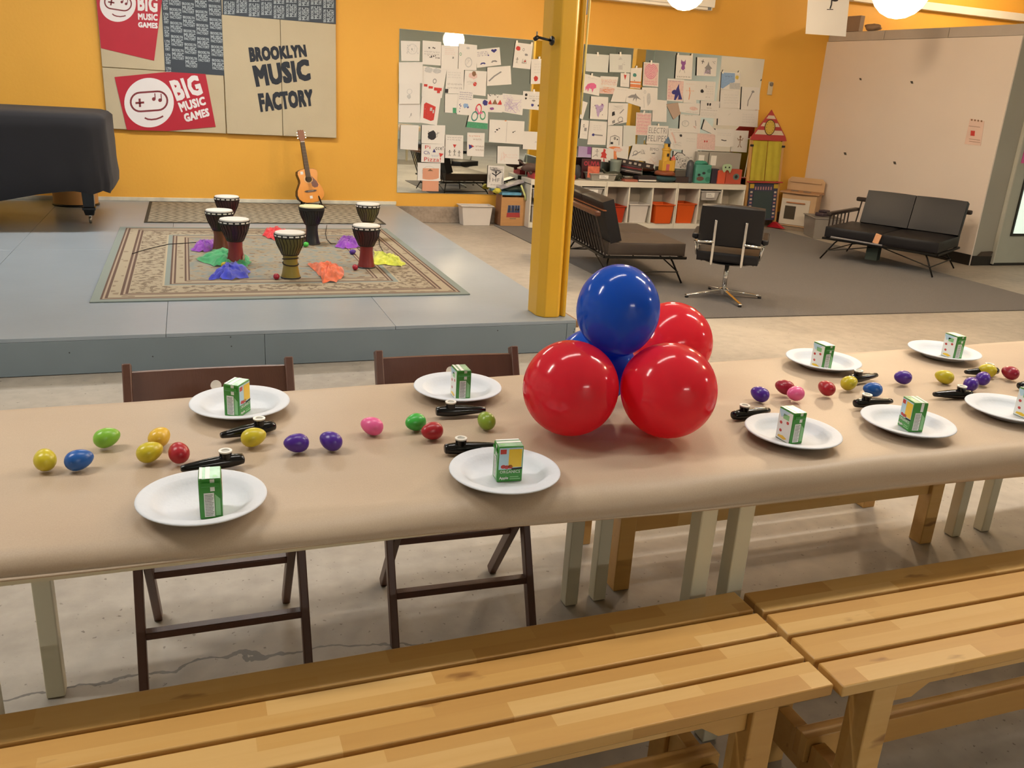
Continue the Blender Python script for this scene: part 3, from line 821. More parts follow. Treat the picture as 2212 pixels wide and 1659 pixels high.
# folding chairs -----------------------------------------------------------------
M_chair = mat('dark_brown_stain', '5b3a2c', 0.4, var=0.12, scale=6, stretch=(6, 1, 1), bump=0.05)
def folding_chair(loc, rotz, label, hole=True):
    """local: the chair faces -y (toward the table / camera); back at +y"""
    t = thing('folding_chair', label, 'chair', loc, rotz, 'brown folding chairs behind the table')
    W = 0.43
    fy, by = 0.0, 0.34      # floor y of front legs / of rear legs
    top = Vector((0, 0.335, 0.772))
    for s in (-1, 1):
        x = s * (W / 2 - 0.011)
        B().bar((x, fy, 0.0), (x, top.y, top.z), 0.022, 0.036, (0, 1, 0)).build('back_post', M_chair, t, bevel=0.003)   # long leg from floor front up to the backrest
        x2 = s * (W / 2 - 0.036)
        B().bar((x2, by, 0.0), (x2, 0.02, 0.44), 0.022, 0.034, (0, 1, 0)).build('rear_leg', M_chair, t, bevel=0.003)
    yl = lambda z: fy + (top.y - fy) * z / top.z
    B().bar((-W / 2 + 0.02, yl(0.135), 0.135), (W / 2 - 0.02, yl(0.135), 0.135), 0.028, 0.02).build('stretcher', M_chair, t, bevel=0.003)
    zr = 0.25; yr = by + (0.02 - by) * zr / 0.44
    B().bar((-W / 2 + 0.045, yr, zr), (W / 2 - 0.045, yr, zr), 0.028, 0.02).build('stretcher', M_chair, t, bevel=0.003)
    for k in range(5):
        B().bx(-W / 2 + 0.05, W / 2 - 0.05, -0.06 + k * 0.075, -0.06 + k * 0.075 + 0.066, 0.435, 0.452).build('seat_slat', M_chair, t, bevel=0.003)
    for s in (-1, 1):
        B().bx(s * (W / 2 - 0.045) - 0.009, s * (W / 2 - 0.045) + 0.009, -0.06, 0.31, 0.405, 0.434).build('seat_rail', M_chair, t, bevel=0.002)
    # curved backrest with a round grip hole, seen from the front
    b = B(); z0, z1 = 0.575, 0.752; hx, hz, hr = 0.012, 0.702, 0.0145
    hs = 0.024
    def P(x, z, th):
        bow = 0.030 * (1 - (x / (W / 2)) ** 2)
        zz = z - (0.006 * (1 - (x / (W / 2)) ** 2) if z > 0.74 else 0)
        return (x, yl(zz) + bow + th, zz)
    for th in (-0.006, 0.006):
        xs_ = [-W / 2 + 0.02 + (W - 0.04) * i / 16 for i in range(17)]
        xs_ = [x for x in xs_ if not (hx - hs < x < hx + hs)] + [hx - hs, hx + hs]; xs_.sort()
        for a, c in zip(xs_, xs_[1:]):
            if abs(a - (hx - hs)) < 1e-6:
                b.poly([P(a, z0, th), P(c, z0, th), P(c, hz - hs, th), P(a, hz - hs, th)])
                b.poly([P(a, hz + hs, th), P(c, hz + hs, th), P(c, z1, th), P(a, z1, th)])
                n = 16
                for j in range(n):
                    a0, a1 = 2 * math.pi * j / n, 2 * math.pi * (j + 1) / n
                    def sq(aa):
                        k = hs / max(abs(math.cos(aa)), abs(math.sin(aa))); return (hx + k * math.cos(aa), hz + k * math.sin(aa))
                    o0, o1 = sq(a0), sq(a1)
                    i0, i1 = (hx + hr * math.cos(a0), hz + hr * math.sin(a0)), (hx + hr * math.cos(a1), hz + hr * math.sin(a1))
                    b.poly([P(*i0, th), P(*o0, th), P(*o1, th), P(*i1, th)])
                    if th < 0: b.poly([P(*i0, -0.006), P(*i1, -0.006), P(*i1, 0.006), P(*i0, 0.006)])
            else:
                b.poly([P(a, z0, th), P(c, z0, th), P(c, z1, th), P(a, z1, th)])
    for z in (z0, z1):
        for a, c in zip(xs_, xs_[1:]): b.poly([P(a, z, -0.006), P(c, z, -0.006), P(c, z, 0.006), P(a, z, 0.006)])
    for x in (xs_[0], xs_[-1]): b.poly([P(x, z0, -0.006), P(x, z1, -0.006), P(x, z1, 0.006), P(x, z0, 0.006)])
    b.build('backrest', M_chair, t)
    return t
folding_chair((0.022, 1.985, 0), 0.0, 'dark brown folding chair behind the left half of the table, leftmost of two')
folding_chair((0.672, 2.0, 0), R(-2), 'dark brown folding chair nearest the balloons, right of two')

# benches ---------------------------------------------------------------------------
def bench_wood(name, c0, c1, c2):
    m = bpy.data.materials.new(name); m.use_nodes = True
    nt, b = nodes_of(m)
    tc = add(nt, 'ShaderNodeTexCoord'); oi = add(nt, 'ShaderNodeObjectInfo')
    sp = add(nt, 'ShaderNodeSeparateXYZ'); nt.links.new(tc.outputs['Object'], sp.inputs[0])
    # butcher-block staves: random tone per stave
    ry = mathn(nt, 'FLOOR', mathn(nt, 'MULTIPLY', sp.outputs[1], 24.0))
    wn0 = add(nt, 'ShaderNodeTexWhiteNoise', noise_dimensions='1D'); nt.links.new(ry, wn0.inputs['W'])
    cx_ = mathn(nt, 'FLOOR', mathn(nt, 'ADD', mathn(nt, 'MULTIPLY', sp.outputs[0], 3.3), mathn(nt, 'MULTIPLY', wn0.outputs[0], 5.0)))
    cmb = add(nt, 'ShaderNodeCombineXYZ'); nt.links.new(cx_, cmb.inputs[0]); nt.links.new(ry, cmb.inputs[1]); nt.links.new(oi.outputs['Random'], cmb.inputs[2])
    wn = add(nt, 'ShaderNodeTexWhiteNoise', noise_dimensions='3D'); nt.links.new(cmb.outputs[0], wn.inputs[0])
    mp = add(nt, 'ShaderNodeMapping'); mp.inputs['Scale'].default_value = (1.6, 26, 26); nt.links.new(tc.outputs['Object'], mp.inputs[0])
    gr = add(nt, 'ShaderNodeTexNoise'); gr.inputs['Scale'].default_value = 2.0; gr.inputs['Detail'].default_value = 6; nt.links.new(mp.outputs[0], gr.inputs[0])
    mp2 = add(nt, 'ShaderNodeMapping'); mp2.inputs['Scale'].default_value = (3.0, 9, 9); nt.links.new(tc.outputs['Object'], mp2.inputs[0])
    kn = add(nt, 'ShaderNodeTexNoise'); kn.inputs['Scale'].default_value = 1.6; kn.inputs['Detail'].default_value = 3; nt.links.new(mp2.outputs[0], kn.inputs[0])
    f = mathn(nt, 'ADD', mathn(nt, 'MULTIPLY', wn.outputs[0], 0.62), mathn(nt, 'MULTIPLY', gr.outputs[0], 0.38))
    col = ramp(nt, f, [(0.15, c0), (0.5, c1), (0.85, c2)])
    dk = ramp(nt, kn.outputs[0], [(0.27, (0.36, 0.24, 0.15)), (0.335, (1, 1, 1))])
    mx = add(nt, 'ShaderNodeMix', data_type='RGBA', blend_type='MULTIPLY'); mx.inputs[0].default_value = 0.8
    nt.links.new(col, mx.inputs[6]); nt.links.new(dk, mx.inputs[7])
    nt.links.new(mx.outputs[2], b.inputs['Base Color'])
    b.inputs['Roughness'].default_value = 0.38
    return m
M_bench = bench_wood('bench_birch', lin('be8e4c'), lin('cb9d58'), lin('d8b070'))
def bench(x0, x1, y0, y1, ztop, label, name='bench', th=0.026, rot=0.0, inset=0.115):
    t = thing(name, label, 'bench', ((x0 + x1) / 2, (y0 + y1) / 2, 0), rot, 'slatted wooden benches')
    L = (x1 - x0) / 2; Wd = (y1 - y0) / 2
    gap = 0.011; w = (2 * Wd - 3 * gap) / 4
    for k in range(4):
        ya = -Wd + k * (w + gap)
        B().bx(-L, L, ya, ya + w, ztop - th, ztop).build('seat_slat', M_bench, t, bevel=0.003)
    lx = L - inset; zc = ztop - th
    for s in (-1, 1):
        for q in (-1, 1):
            B().box((s * lx, q * (Wd - 0.035), zc / 2), (0.058, 0.062, zc)).build('leg', M_bench, t, bevel=0.003)
        B().bx(s * lx - 0.018, s * lx + 0.018, -Wd + 0.067, Wd - 0.067, zc - 0.06, zc).build('cleat', M_bench, t, bevel=0.002)
        b = B().prism([(-Wd + 0.067, 0.075), (Wd - 0.067, 0.075), (Wd - 0.067, 0.165), (0.024, 0.165), (0.022, 0.115), (-0.022, 0.115), (-0.024, 0.165), (-Wd + 0.067, 0.165)],
                      lambda u, v, q: (s * lx + q, u, v), -0.018, 0.018)
        b.build('cross_rail', M_bench, t, bevel=0.002)
    B().bx(-lx - 0.03, lx + 0.03, -0.02, 0.02, 0.1155, 0.182).build('long_stretcher', M_bench, t, bevel=0.002)
    for q in (-1, 1):
        b = B().prism([(-lx + 0.03, 0), (-lx + 0.03, -0.055), (-lx + 0.09, -0.055), (-lx + 0.13, -0.028), (lx - 0.13, -0.028), (lx - 0.09, -0.055), (lx - 0.03, -0.055), (lx - 0.03, 0)],
                      lambda u, v, k: (u, q * (Wd - 0.03) + k, zc + v), -0.011, 0.011)
        b.build('apron', M_bench, t)
    return t
bench(-0.52, 1.118, 1.066, 1.404, 0.45, 'near slatted birch bench on the left, running out of the left picture edge', rot=R(0.4), inset=0.148)
bench(1.132, 2.75, 1.053, 1.390, 0.452, 'near slatted birch bench on the right, beyond the joint between benches', rot=R(-0.4))
t = thing('bench', 'wooden bench pushed under the far side of the table, seen below the paper', 'bench', (1.865, 2.29, 0), 0, 'slatted wooden benches')
for sx in (-1, 1):
    for sy in (-1, 1): B().box((sx * 0.633, sy * 0.15, 0.207), (0.056, 0.056, 0.414)).build('leg', M_bench, t, bevel=0.003)
    B().bx(sx * 0.633 - 0.012, sx * 0.633 + 0.012, -0.1215, 0.1215, 0.205, 0.28).build('side_rail', M_bench, t, bevel=0.002)
for sy in (-1, 1): B().bx(-0.6045, 0.6045, sy * 0.15 - 0.012, sy * 0.15 + 0.012, 0.20, 0.268).build('long_rail', M_bench, t, bevel=0.002)
for k in range(4): B().bx(-0.74, 0.74, -0.175 + k * 0.0895, -0.175 + k * 0.0895 + 0.08, 0.415, 0.44).build('seat_slat', M_bench, t, bevel=0.003)
# ================================================================== WALL PANELS AND POSTERS
PF = WALL_Y - 0.045           # front plane of the fabric panels
M_panel = mat('beige_panel_fabric', 'c3b79c', 0.9, var=0.06, scale=3, bump=0.25, bscale=260)
def wall_panel(x0, x1, z0, z1, front, label):
    t = thing('fabric_board', label, 'wall panel', (x0, WALL_Y - 0.001, z0), 0, 'beige fabric wall panels')
    B().bx(0.002, x1 - x0 - 0.002, front - WALL_Y + 0.001, 0, 0.002, z1 - z0 - 0.002).build('panel_face', M_panel, t, bevel=0.006)
    return t
pxl, pxm, pxs, pxr = at_y(231, 270, PF).x, at_y(489, 285, PF).x, at_y(611, 290, PF).x, at_y(727, 296, PF).x
zb, zs = at_y(360, 284, PF).z, at_y(300, 150, PF).z
wall_panel(pxl, pxm, zb, zs, PF, 'beige fabric panel at lower left behind the wide red poster')
wall_panel(pxl, pxm, zs, 2.75, PF, 'beige fabric panel at upper left behind the tall red poster')
zt = at_y(605, 42, PF).z; zb2 = at_y(610, 294, PF).z
wall_panel(pxm + 0.002, pxs, zb2, zt, PF - 0.012, 'beige fabric panel carrying the left half of the black stencilled lettering')
wall_panel(pxs, pxr, zb2, zt, PF - 0.012, 'beige fabric panel carrying the right half of the black stencilled lettering')
wall_panel(pxm + 0.002, pxr, zt, 2.75, PF, 'beige panel at top, covered by the sideways printed sheet')

c1 = lambda x, y: (x / 2.836, y / 2.836)
c5 = lambda x, y: (200 + x / 5.53, y / 5.53)
def onp(Y, c=lambda x, y: (x, y)):
    return lambda x, y: at_y(*c(x, y), Y)
def sheet(name, quad_px, Y, m, label, cat, group=None, th=0.0012, cmap=lambda x, y: (x, y)):
    """a sheet of paper lying in the plane y = Y, outline given as points of the photograph"""
    pts = [at_y(*cmap(x, y), Y) for x, y in quad_px]
    c = sum(pts, Vector()) / len(pts)
    t = thing(name, label, cat, (c.x, Y, c.z), 0, group)
    B().prism([(p.x - c.x, p.z - c.z) for p in pts], lambda u, v, q: (u, q, v), 0, th).build('sheet', m, t)
    return t, c
def printed(t, c, b, name, mats):
    """print in world coordinates -> local part of the sheet"""
    b.v = [(x - c.x, y - t.location.y, z - c.z) for x, y, z in b.v]
    return b.build(name, mats, t)

M_posred = mat('poster_red', 'b42338', 0.45, var=0.05)
M_poswhite = mat('poster_white', 'e8e6ea', 0.45, var=0.02)
M_posmar = mat('poster_maroon', '7c2f38', 0.5)
def logo(b, P, cx, cy, r, ang):
    ca, sa = math.cos(ang), math.sin(ang)
    L = lambda x, y: P(cx + (x * ca - y * sa) * r, cy + (x * sa + y * ca) * r)
    b.mi = 0; b.disc((0, 0), 1.0, L, 48)
    b.mi = 1
    L2 = (lambda f: (lambda x, y: f(x, y) + Vector((0, -0.0004, 0))))(L)
    pts = []
    for k in range(13): a = math.pi / 2 + math.pi * k / 12; pts.append((-0.36 + 0.38 * math.cos(a), -0.05 - 0.38 * math.sin(a)))
    for k in range(13): a = -math.pi / 2 + math.pi * k / 12; pts.append((0.36 + 0.38 * math.cos(a), -0.05 - 0.38 * math.sin(a)))
    pts.append(pts[0])
    b.stroke(pts, 0.075, L2)
    b.stroke([(-0.55, -0.02), (-0.20, -0.02)], 0.085, L2); b.stroke([(-0.375, -0.19), (-0.375, 0.15)], 0.085, L2)
    for dx in (0.0, 0.25):
        b.disc((0.20 + dx, -0.13 + dx * 0.25), 0.075, L2, 14); b.stroke([(0.255 + dx, -0.13 + dx * 0.25), (0.255 + dx, -0.36 + dx * 0.15)], 0.04, L2)
    b.stroke([(-0.22, 0.60), (-0.1, 0.665), (0.05, 0.69), (0.25, 0.68), (0.42, 0.63), (0.53, 0.58)], 0.065, L2)
def words(b, P, items, bold=0.036):
    for txt, tl, tr, br, bl in items:
        put_text(b, txt, (lambda q: (lambda u, v: P(*((Vector(q[3]) * (1 - u) + Vector(q[2]) * u) * (1 - v) + (Vector(q[0]) * (1 - u) + Vector(q[1]) * u) * v))))((tl, tr, br, bl)), bold)
# tall red poster, top left
Y1 = PF - 0.004
t, c = sheet('poster', [(20, -260), (850, -160), (735, 725), (100, 575)], Y1, M_posred, 'tall red BIG MUSIC GAMES poster cut by the top picture edge', 'poster', 'red posters', cmap=c5)
b = B(); P = onp(Y1 - 0.0008, c5)
logo(b, P, 302, 45, 216, R(9))
b.mi = 0; words(b, P, [('BIG', (532, -70), (778, -50), (775, 150), (540, 128)), ('MUSIC', (540, 158), (778, 168), (776, 250), (545, 235)), ('GAMES', (542, 262), (778, 274), (778, 342), (546, 326))])
printed(t, c, b, 'print', [M_poswhite, M_posmar])
# wide red poster, below
Y2 = PF - 0.006
t, c = sheet('poster', [(262, 920), (860, 862), (960, 862), (1350, 885), (1470, 1515), (900, 1565), (410, 1552)], Y2, M_posred, 'wide red BIG MUSIC GAMES poster tilted, just right of the covered piano', 'poster', 'red posters', cmap=c5)
b = B(); P = onp(Y2 - 0.0008, c5)
logo(b, P, 675, 1226, 296, R(-4))
b.mi = 0; words(b, P, [('BIG', (912, 965), (1252, 890), (1325, 1125), (1008, 1212)), ('MUSIC', (1015, 1228), (1332, 1150), (1358, 1250), (1060, 1342)), ('GAMES', (1078, 1362), (1380, 1288), (1402, 1385), (1112, 1462))])
printed(t, c, b, 'print', [M_poswhite, M_posmar])
# printed navy sheets
M_navy = mat('print_navy', '39434f', 0.6, var=0.06)
M_steel = mat('print_steel', 'a5b2bc', 0.6, var=0.06)
Y3 = PF - 0.003
t, c = sheet('printed_sheet', [(815, -120), (1536, -120), (1575, 903), (866, 855)], Y3, M_navy, 'navy sheet printed with rows of BROOKLYN MUSIC FACTORY between poster and beige panel', 'poster', 'navy printed sheets', cmap=c5)
b = B(); P = onp(Y3 - 0.0008, c5)
def stamp(b, P, x, y, w, h, skew=0.06, parts=('BROOKLYN', 'MUSIC', 'FACTORY')):
    rows = ((0.0, 0.27), (0.33, 0.70), (0.74, 1.0))
    for txt, (a, d) in zip(parts, rows):
        put_text(b, txt, lambda u, v: P(x + w * u + skew * h * (d + (a - d) * v), y + h * (d + (a - d) * v) + 0.09 * w * u), 0.03)
for k, (x0, yoff) in enumerate(((912, 92), (1066, 24), (1222, 118), (1384, 52))):
    for r in range(-1, 6):
        y = yoff + r * 162 - 0; x = x0 + 0.06 * y
        if y + 130 > 860 + (x - 900) * 0.05: continue
        stamp(b, P, x, y, 140, 128)
for r in range(-1, 5):
    y = 150 + r * 162; x = 838 + 0.05 * y
    stamp(b, P, x, y, 58, 128, parts=('LYN', 'SIC', 'ORY'))
printed(t, c, b, 'lettering', [M_steel])
t, c = sheet('printed_sheet', [(1362, -240), (2058, -240), (2058, 148), (1364, 92)], Y3, M_navy, 'navy sheet with sideways BROOKLYN MUSIC FACTORY print above the stencilled panel', 'poster', 'navy printed sheets', cmap=c1)
b = B(); P = onp(Y3 - 0.0008, c1)
for k in range(9):
    xk = 1372 + k * 76; edge = 92 + (xk - 1364) * 0.082
    for r in range(3):
        yb_ = edge - 6 - (k % 2) * 44 - r * 88 + (0 if k % 2 == 0 else 30)
        if yb_ > edge - 2: continue
        for txt, (a, d) in zip(('BROOKLYN', 'MUSIC', 'FACTORY'), ((0.0, 0.27), (0.33, 0.70), (0.74, 1.0))):
            put_text(b, txt, lambda u, v: P(xk + 66 * (d + (a - d) * v), yb_ - 78 * u), 0.03)
printed(t, c, b, 'lettering', [M_steel])
# stencilled letters on the beige panels
Y4 = PF - 0.0135
lt = thing('stencil_lettering', 'black sprayed words BROOKLYN MUSIC FACTORY on the beige panels', 'lettering', (at_y(610, 160, Y4).x, Y4, at_y(610, 160, Y4).z))
P = onp(Y4, c1)
for txt, q in (('BROOKLYN', ((1521, 290), (1870, 272), (1882, 348), (1533, 382))), ('MUSIC', ((1543, 402), (1890, 360), (1906, 492), (1570, 534))), ('FACTORY', ((1578, 572), (1912, 545), (1924, 648), (1597, 688)))):
    b = B(); words(b, P, [(txt, *q)], 0.042)
    b.v = [(x - lt.location.x, y - lt.location.y, z - lt.location.z) for x, y, z in b.v]
    b.build('stencil_word', mat('stencil_spray', '2a303b', 0.8, var=0.2, scale=25), lt)

# ================================================================== STAGE THINGS
# rugs
def rug_material():
    m = bpy.data.materials.new('bordered_rug'); m.use_nodes = True
    nt, b = nodes_of(m)
    tc = add(nt, 'ShaderNodeTexCoord'); sp = add(nt, 'ShaderNodeSeparateXYZ'); nt.links.new(tc.outputs['Object'], sp.inputs[0])
    W2, H2 = 1.15, 1.345
    dx = mathn(nt, 'SUBTRACT', W2, mathn(nt, 'ABSOLUTE', sp.outputs[0])); dy = mathn(nt, 'SUBTRACT', H2, mathn(nt, 'ABSOLUTE', sp.outputs[1]))
    d = mathn(nt, 'MINIMUM', dx, dy)
    sage, brown, beige = lin('7d8782'), lin('58443a'), lin('9c917c')
    stops = [(0.0, sage), (0.048, brown), (0.062, lin('9a8a78')), (0.072, brown), (0.086, beige), (0.150, brown), (0.166, lin('9a8a78')), (0.178, brown), (0.192, beige), (0.385, lin('aa9d84')), (0.392, sage), (0.425, brown), (0.436, lin('9a8a78')), (0.447, brown), (0.458, beige), (0.512, brown), (0.524, lin('9a8a78')), (0.536, brown), (0.548, lin('8d8a80'))]
    base = ramp(nt, d, stops, 'CONSTANT')
    vo = add(nt, 'ShaderNodeTexNoise'); vo.inputs['Scale'].default_value = 26; vo.inputs['Detail'].default_value = 3
    nt.links.new(tc.outputs['Object'], vo.inputs[0])
    motif = mathn(nt, 'GREATER_THAN', vo.outputs[0], 0.53)
    inband = mathn(nt, 'MULTIPLY', mathn(nt, 'GREATER_THAN', d, 0.2), mathn(nt, 'LESS_THAN', d, 0.38))
    a = mathn(nt, 'MULTIPLY', mathn(nt, 'MULTIPLY', motif, inband), 0.75)
    c1_ = mixc(nt, a, base, lin('5f4f42'))
    # small repeated motif in the two narrow beige bands
    wx = add(nt, 'ShaderNodeTexVoronoi'); wx.inputs['Scale'].default_value = 11; nt.links.new(tc.outputs['Object'], wx.inputs[0])
    sm = mathn(nt, 'LESS_THAN', wx.outputs['Distance'], 0.28)
    nb = mathn(nt, 'MAXIMUM', mathn(nt, 'MULTIPLY', mathn(nt, 'GREATER_THAN', d, 0.095), mathn(nt, 'LESS_THAN', d, 0.142)), mathn(nt, 'MULTIPLY', mathn(nt, 'GREATER_THAN', d, 0.466), mathn(nt, 'LESS_THAN', d, 0.506)))
    c2_ = mixc(nt, mathn(nt, 'MULTIPLY', mathn(nt, 'MULTIPLY', sm, nb), 0.6), c1_, lin('6a5848'))
    fl = add(nt, 'ShaderNodeTexNoise'); fl.inputs['Scale'].default_value = 16; fl.inputs['Detail'].default_value = 6; nt.links.new(tc.outputs['Object'], fl.inputs[0])
    field = ramp(nt, fl.outputs[0], [(0.36, lin('79827e')), (0.48, lin('8a867a')), (0.58, lin('958871')), (0.66, lin('6c5d50'))])
    c3_ = mixc(nt, mathn(nt, 'GREATER_THAN', d, 0.548), c2_, field)
    nt.links.new(c3_, b.inputs['Base Color']); b.inputs['Roughness'].default_value = 0.95
    n2 = add(nt, 'ShaderNodeTexNoise'); n2.inputs['Scale'].default_value = 300; nt.links.new(tc.outputs['Object'], n2.inputs[0])
    bp = add(nt, 'ShaderNodeBump'); bp.inputs['Strength'].default_value = 0.3; nt.links.new(n2.outputs[0], bp.inputs['Height']); nt.links.new(bp.outputs[0], b.inputs['Normal'])
    return m
o = B().bx(-1.15, 1.15, -1.345, 1.345, 0, 0.008).build('area_rug', rug_material(), bevel=0.003)
o.location = (0.563, 6.695, SZ); tag(o, 'beige and sage bordered oriental rug in the middle of the stage', 'rug')
def chevron_material():
    m = bpy.data.materials.new('chevron_rug'); m.use_nodes = True
    nt, b = nodes_of(m)
    tc = add(nt, 'ShaderNodeTexCoord'); sp = add(nt, 'ShaderNodeSeparateXYZ'); nt.links.new(tc.outputs['Object'], sp.inputs[0])
    tri = mathn(nt, 'ABSOLUTE', mathn(nt, 'SUBTRACT', mathn(nt, 'FRACT', mathn(nt, 'MULTIPLY', sp.outputs[1], 4.4)), 0.5))
    st_ = mathn(nt, 'FRACT', mathn(nt, 'ADD', mathn(nt, 'MULTIPLY', sp.outputs[0], 12.0), mathn(nt, 'MULTIPLY', tri, 4.6)))
    f = mathn(nt, 'GREATER_THAN', st_, 0.5)
    col = mixc(nt, f, lin('39352c'), lin('b8b09c'))
    dx = mathn(nt, 'SUBTRACT', 1.09, mathn(nt, 'ABSOLUTE', sp.outputs[0])); dy = mathn(nt, 'SUBTRACT', 0.69, mathn(nt, 'ABSOLUTE', sp.outputs[1]))
    edge = mathn(nt, 'LESS_THAN', mathn(nt, 'MINIMUM', dx, dy), 0.03)
    nt.links.new(mixc(nt, edge, col, lin('3a362c')), b.inputs['Base Color']); b.inputs['Roughness'].default_value = 0.9
    return m
o = B().bx(-1.09, 1.09, -0.69, 0.69, 0, 0.006).build('chevron_rug', chevron_material(), bevel=0.002)
o.location = (0.68, 9.005, SZ); tag(o, 'dark and pale zigzag patterned rug along the yellow wall', 'rug')
RZ = SZ + 0.0085

# djembe drums
DJ = {}
def djembe_mat(name, c):
    return mat(name, c, 0.35, var=0.18, scale=6, stretch=(1, 1, 0.25))
M_skin = mat('drum_skin_white', 'd6d5d0', 0.5, var=0.02); M_skin2 = mat('drum_skin_cream', 'd9d0a6', 0.5)
M_band = mat('drum_black_band', '17161a', 0.5); M_clip = mat('drum_white_clip', 'e4e4de', 0.4)
M_cord = mat('drum_cord', '241c1a', 0.8)
clip_me = [None]
def djembe(px, py, bowl, foot, skin, label, s=1.0, white=True, z0=None):
    z0 = RZ if z0 is None else z0
    p = at_z(px, py, z0)
    t = thing('djembe', label, 'drum', (p.x, p.y + 0.05, z0), random.uniform(0, 6), 'djembe drums on the rug'); t.scale = (s, s, s)
    B().lathe([(0.052, 0.158), (0.058, 0.165), (0.070, 0.19), (0.086, 0.235), (0.096, 0.27), (0.099, 0.296)], 28).build('bowl', bowl, t, smooth=True, angle=60)
    B().lathe([(0.066, 0.0), (0.066, 0.006), (0.058, 0.03), (0.050, 0.08), (0.047, 0.12), (0.050, 0.158)], 28).build('foot', foot, t, smooth=True, angle=60)
    B().lathe([(0.067, 0.0), (0.068, 0.003), (0.066, 0.009), (0.062, 0.010)], 28).build('base_ring', M_band, t, smooth=True)
    B().lathe([(0.100, 0.285), (0.103, 0.288), (0.103, 0.297), (0.0985, 0.299), (0.0985, 0.308), (0.096, 0.312), (0.001, 0.314)], 28).build('skin', [skin], t, smooth=True, angle=40)
    rb = B().lathe([(0.1005, 0.278), (0.1045, 0.281), (0.1045, 0.301), (0.1005, 0.303)], 28, cap0=False, cap1=False).build('rim_band', M_band, t, smooth=True, angle=50)
    if white:
        for k in range(16):
            if clip_me[0] is None:
                b = B()
                q = [(0.1055 * math.cos(a), 0.1055 * math.sin(a)) for a in (-0.13, -0.045, 0.045, 0.13)]
                for (x0, y0), (x1, y1) in zip(q, q[1:]): b.poly([(x0, y0, 0.2875), (x1, y1, 0.2875), (x1, y1, 0.2965), (x0, y0, 0.2965)])
                clip_me[0] = b.mesh('rim_clip', [M_clip], True)
            o = bpy.data.objects.new('rim_clip', clip_me[0]); C.objects.link(o); o.parent = rb; o.rotation_euler = (0, 0, 2 * math.pi * k / 16)
    b = B()
    for k in range(24):
        a = 2 * math.pi * k / 24; a2 = a + 2 * math.pi / 48
        b.tube([(0.1025 * math.cos(a), 0.1025 * math.sin(a), 0.285), (0.0885 * math.cos(a2), 0.0885 * math.sin(a2), 0.232), (0.0595 * math.cos(a), 0.0595 * math.sin(a), 0.168)], 0.0022, 4, caps=False)
    o = b.build('tension_cords', M_cord, t, smooth=True); o['kind'] = 'stuff'
    B().tube([(0.0545 * math.cos(a), 0.0545 * math.sin(a), 0.163) for a in [2 * math.pi * k / 20 for k in range(20)]], 0.005, 6, closed=True).build('waist_ring', M_cord, t, smooth=True)
    return t
red_f = djembe_mat('drum_red_foot', '7d2a2a'); dk = djembe_mat('drum_dark_bowl', '3a1d22'); blk = djembe_mat('drum_black', '1d1c22')
gold = djembe_mat('drum_gold_foot', '8a7a32'); oliv = djembe_mat('drum_olive_bowl', '5f5a30'); brn = djembe_mat('drum_brown_foot', '6b3a28')
d1 = djembe(630, 603, oliv, gold, M_skin, 'olive and gold djembe nearest the front of the rug')
B().tube([(0.052 * math.cos(a), 0.052 * math.sin(a), 0.09 + 0.05 * (0.5 + 0.5 * math.sin(a * 0.5))) for a in [2 * math.pi * k / 24 * 2 for k in range(25)]], 0.004, 5).build('spare_rope', M_cord, d1, smooth=True)
d2 = djembe(511, 572, dk, red_f, M_skin, 'dark djembe with red foot behind the blue scarf', s=1.03)
B().poly([(0, 0, 0), (0.03, 0.0, 0.03), (0.02, 0.0, 0.055), (0.0, 0, 0.04)]).build('worn_patch', mat('drum_worn_paint', 'a79a88', 0.6), d2).location = (-0.01, -0.062, 0.02)
djembe(478, 544, dk, brn, M_skin, 'brown footed djembe behind its red-footed neighbour, leftmost drum', s=1.0)
djembe(494, 505, dk, brn, M_skin, 'dark djembe farthest back on the left', s=1.0)
djembe(676, 529, blk, blk, M_skin2, 'all black djembe with cream skin near the guitar', white=False)
djembe(794, 580, dk, red_f, M_skin, 'dark djembe with red foot beside the yellow scarf', s=1.0)
djembe(797, 520, oliv, gold, M_skin, 'olive djembe hidden behind the red footed one at right')
for pts, lab in (([(760, 497), (775, 480)], None),):
    pass
def cordthing(px_pts, z, label, r=0.003, lift=0.0):
    pts = [at_z(x, y, z) + Vector((0, 0, r)) for x, y in px_pts]
    out = []
    for i in range(len(pts) - 1):
        for k in range(5): out.append(pts[i].lerp(pts[i + 1], k / 5))
    out.append(pts[-1])
    tag(B().tube(out, r, 5).build('cord', M_cord, smooth=True), label, 'cord')
cordthing([(706, 487), (703, 505), (706, 518), (715, 527), (726, 527)], RZ, 'thin dark drum cord curling from the black djembe on the rug')
cordthing([(286, 549), (300, 544), (330, 536), (365, 528), (400, 526), (432, 524)], RZ, 'thin dark cord stretched over the left border of the rug')
cordthing([(822, 486), (818, 505), (820, 530), (828, 545), (825, 556)], RZ, 'thin dark cord hanging beside the red footed djembe at right')

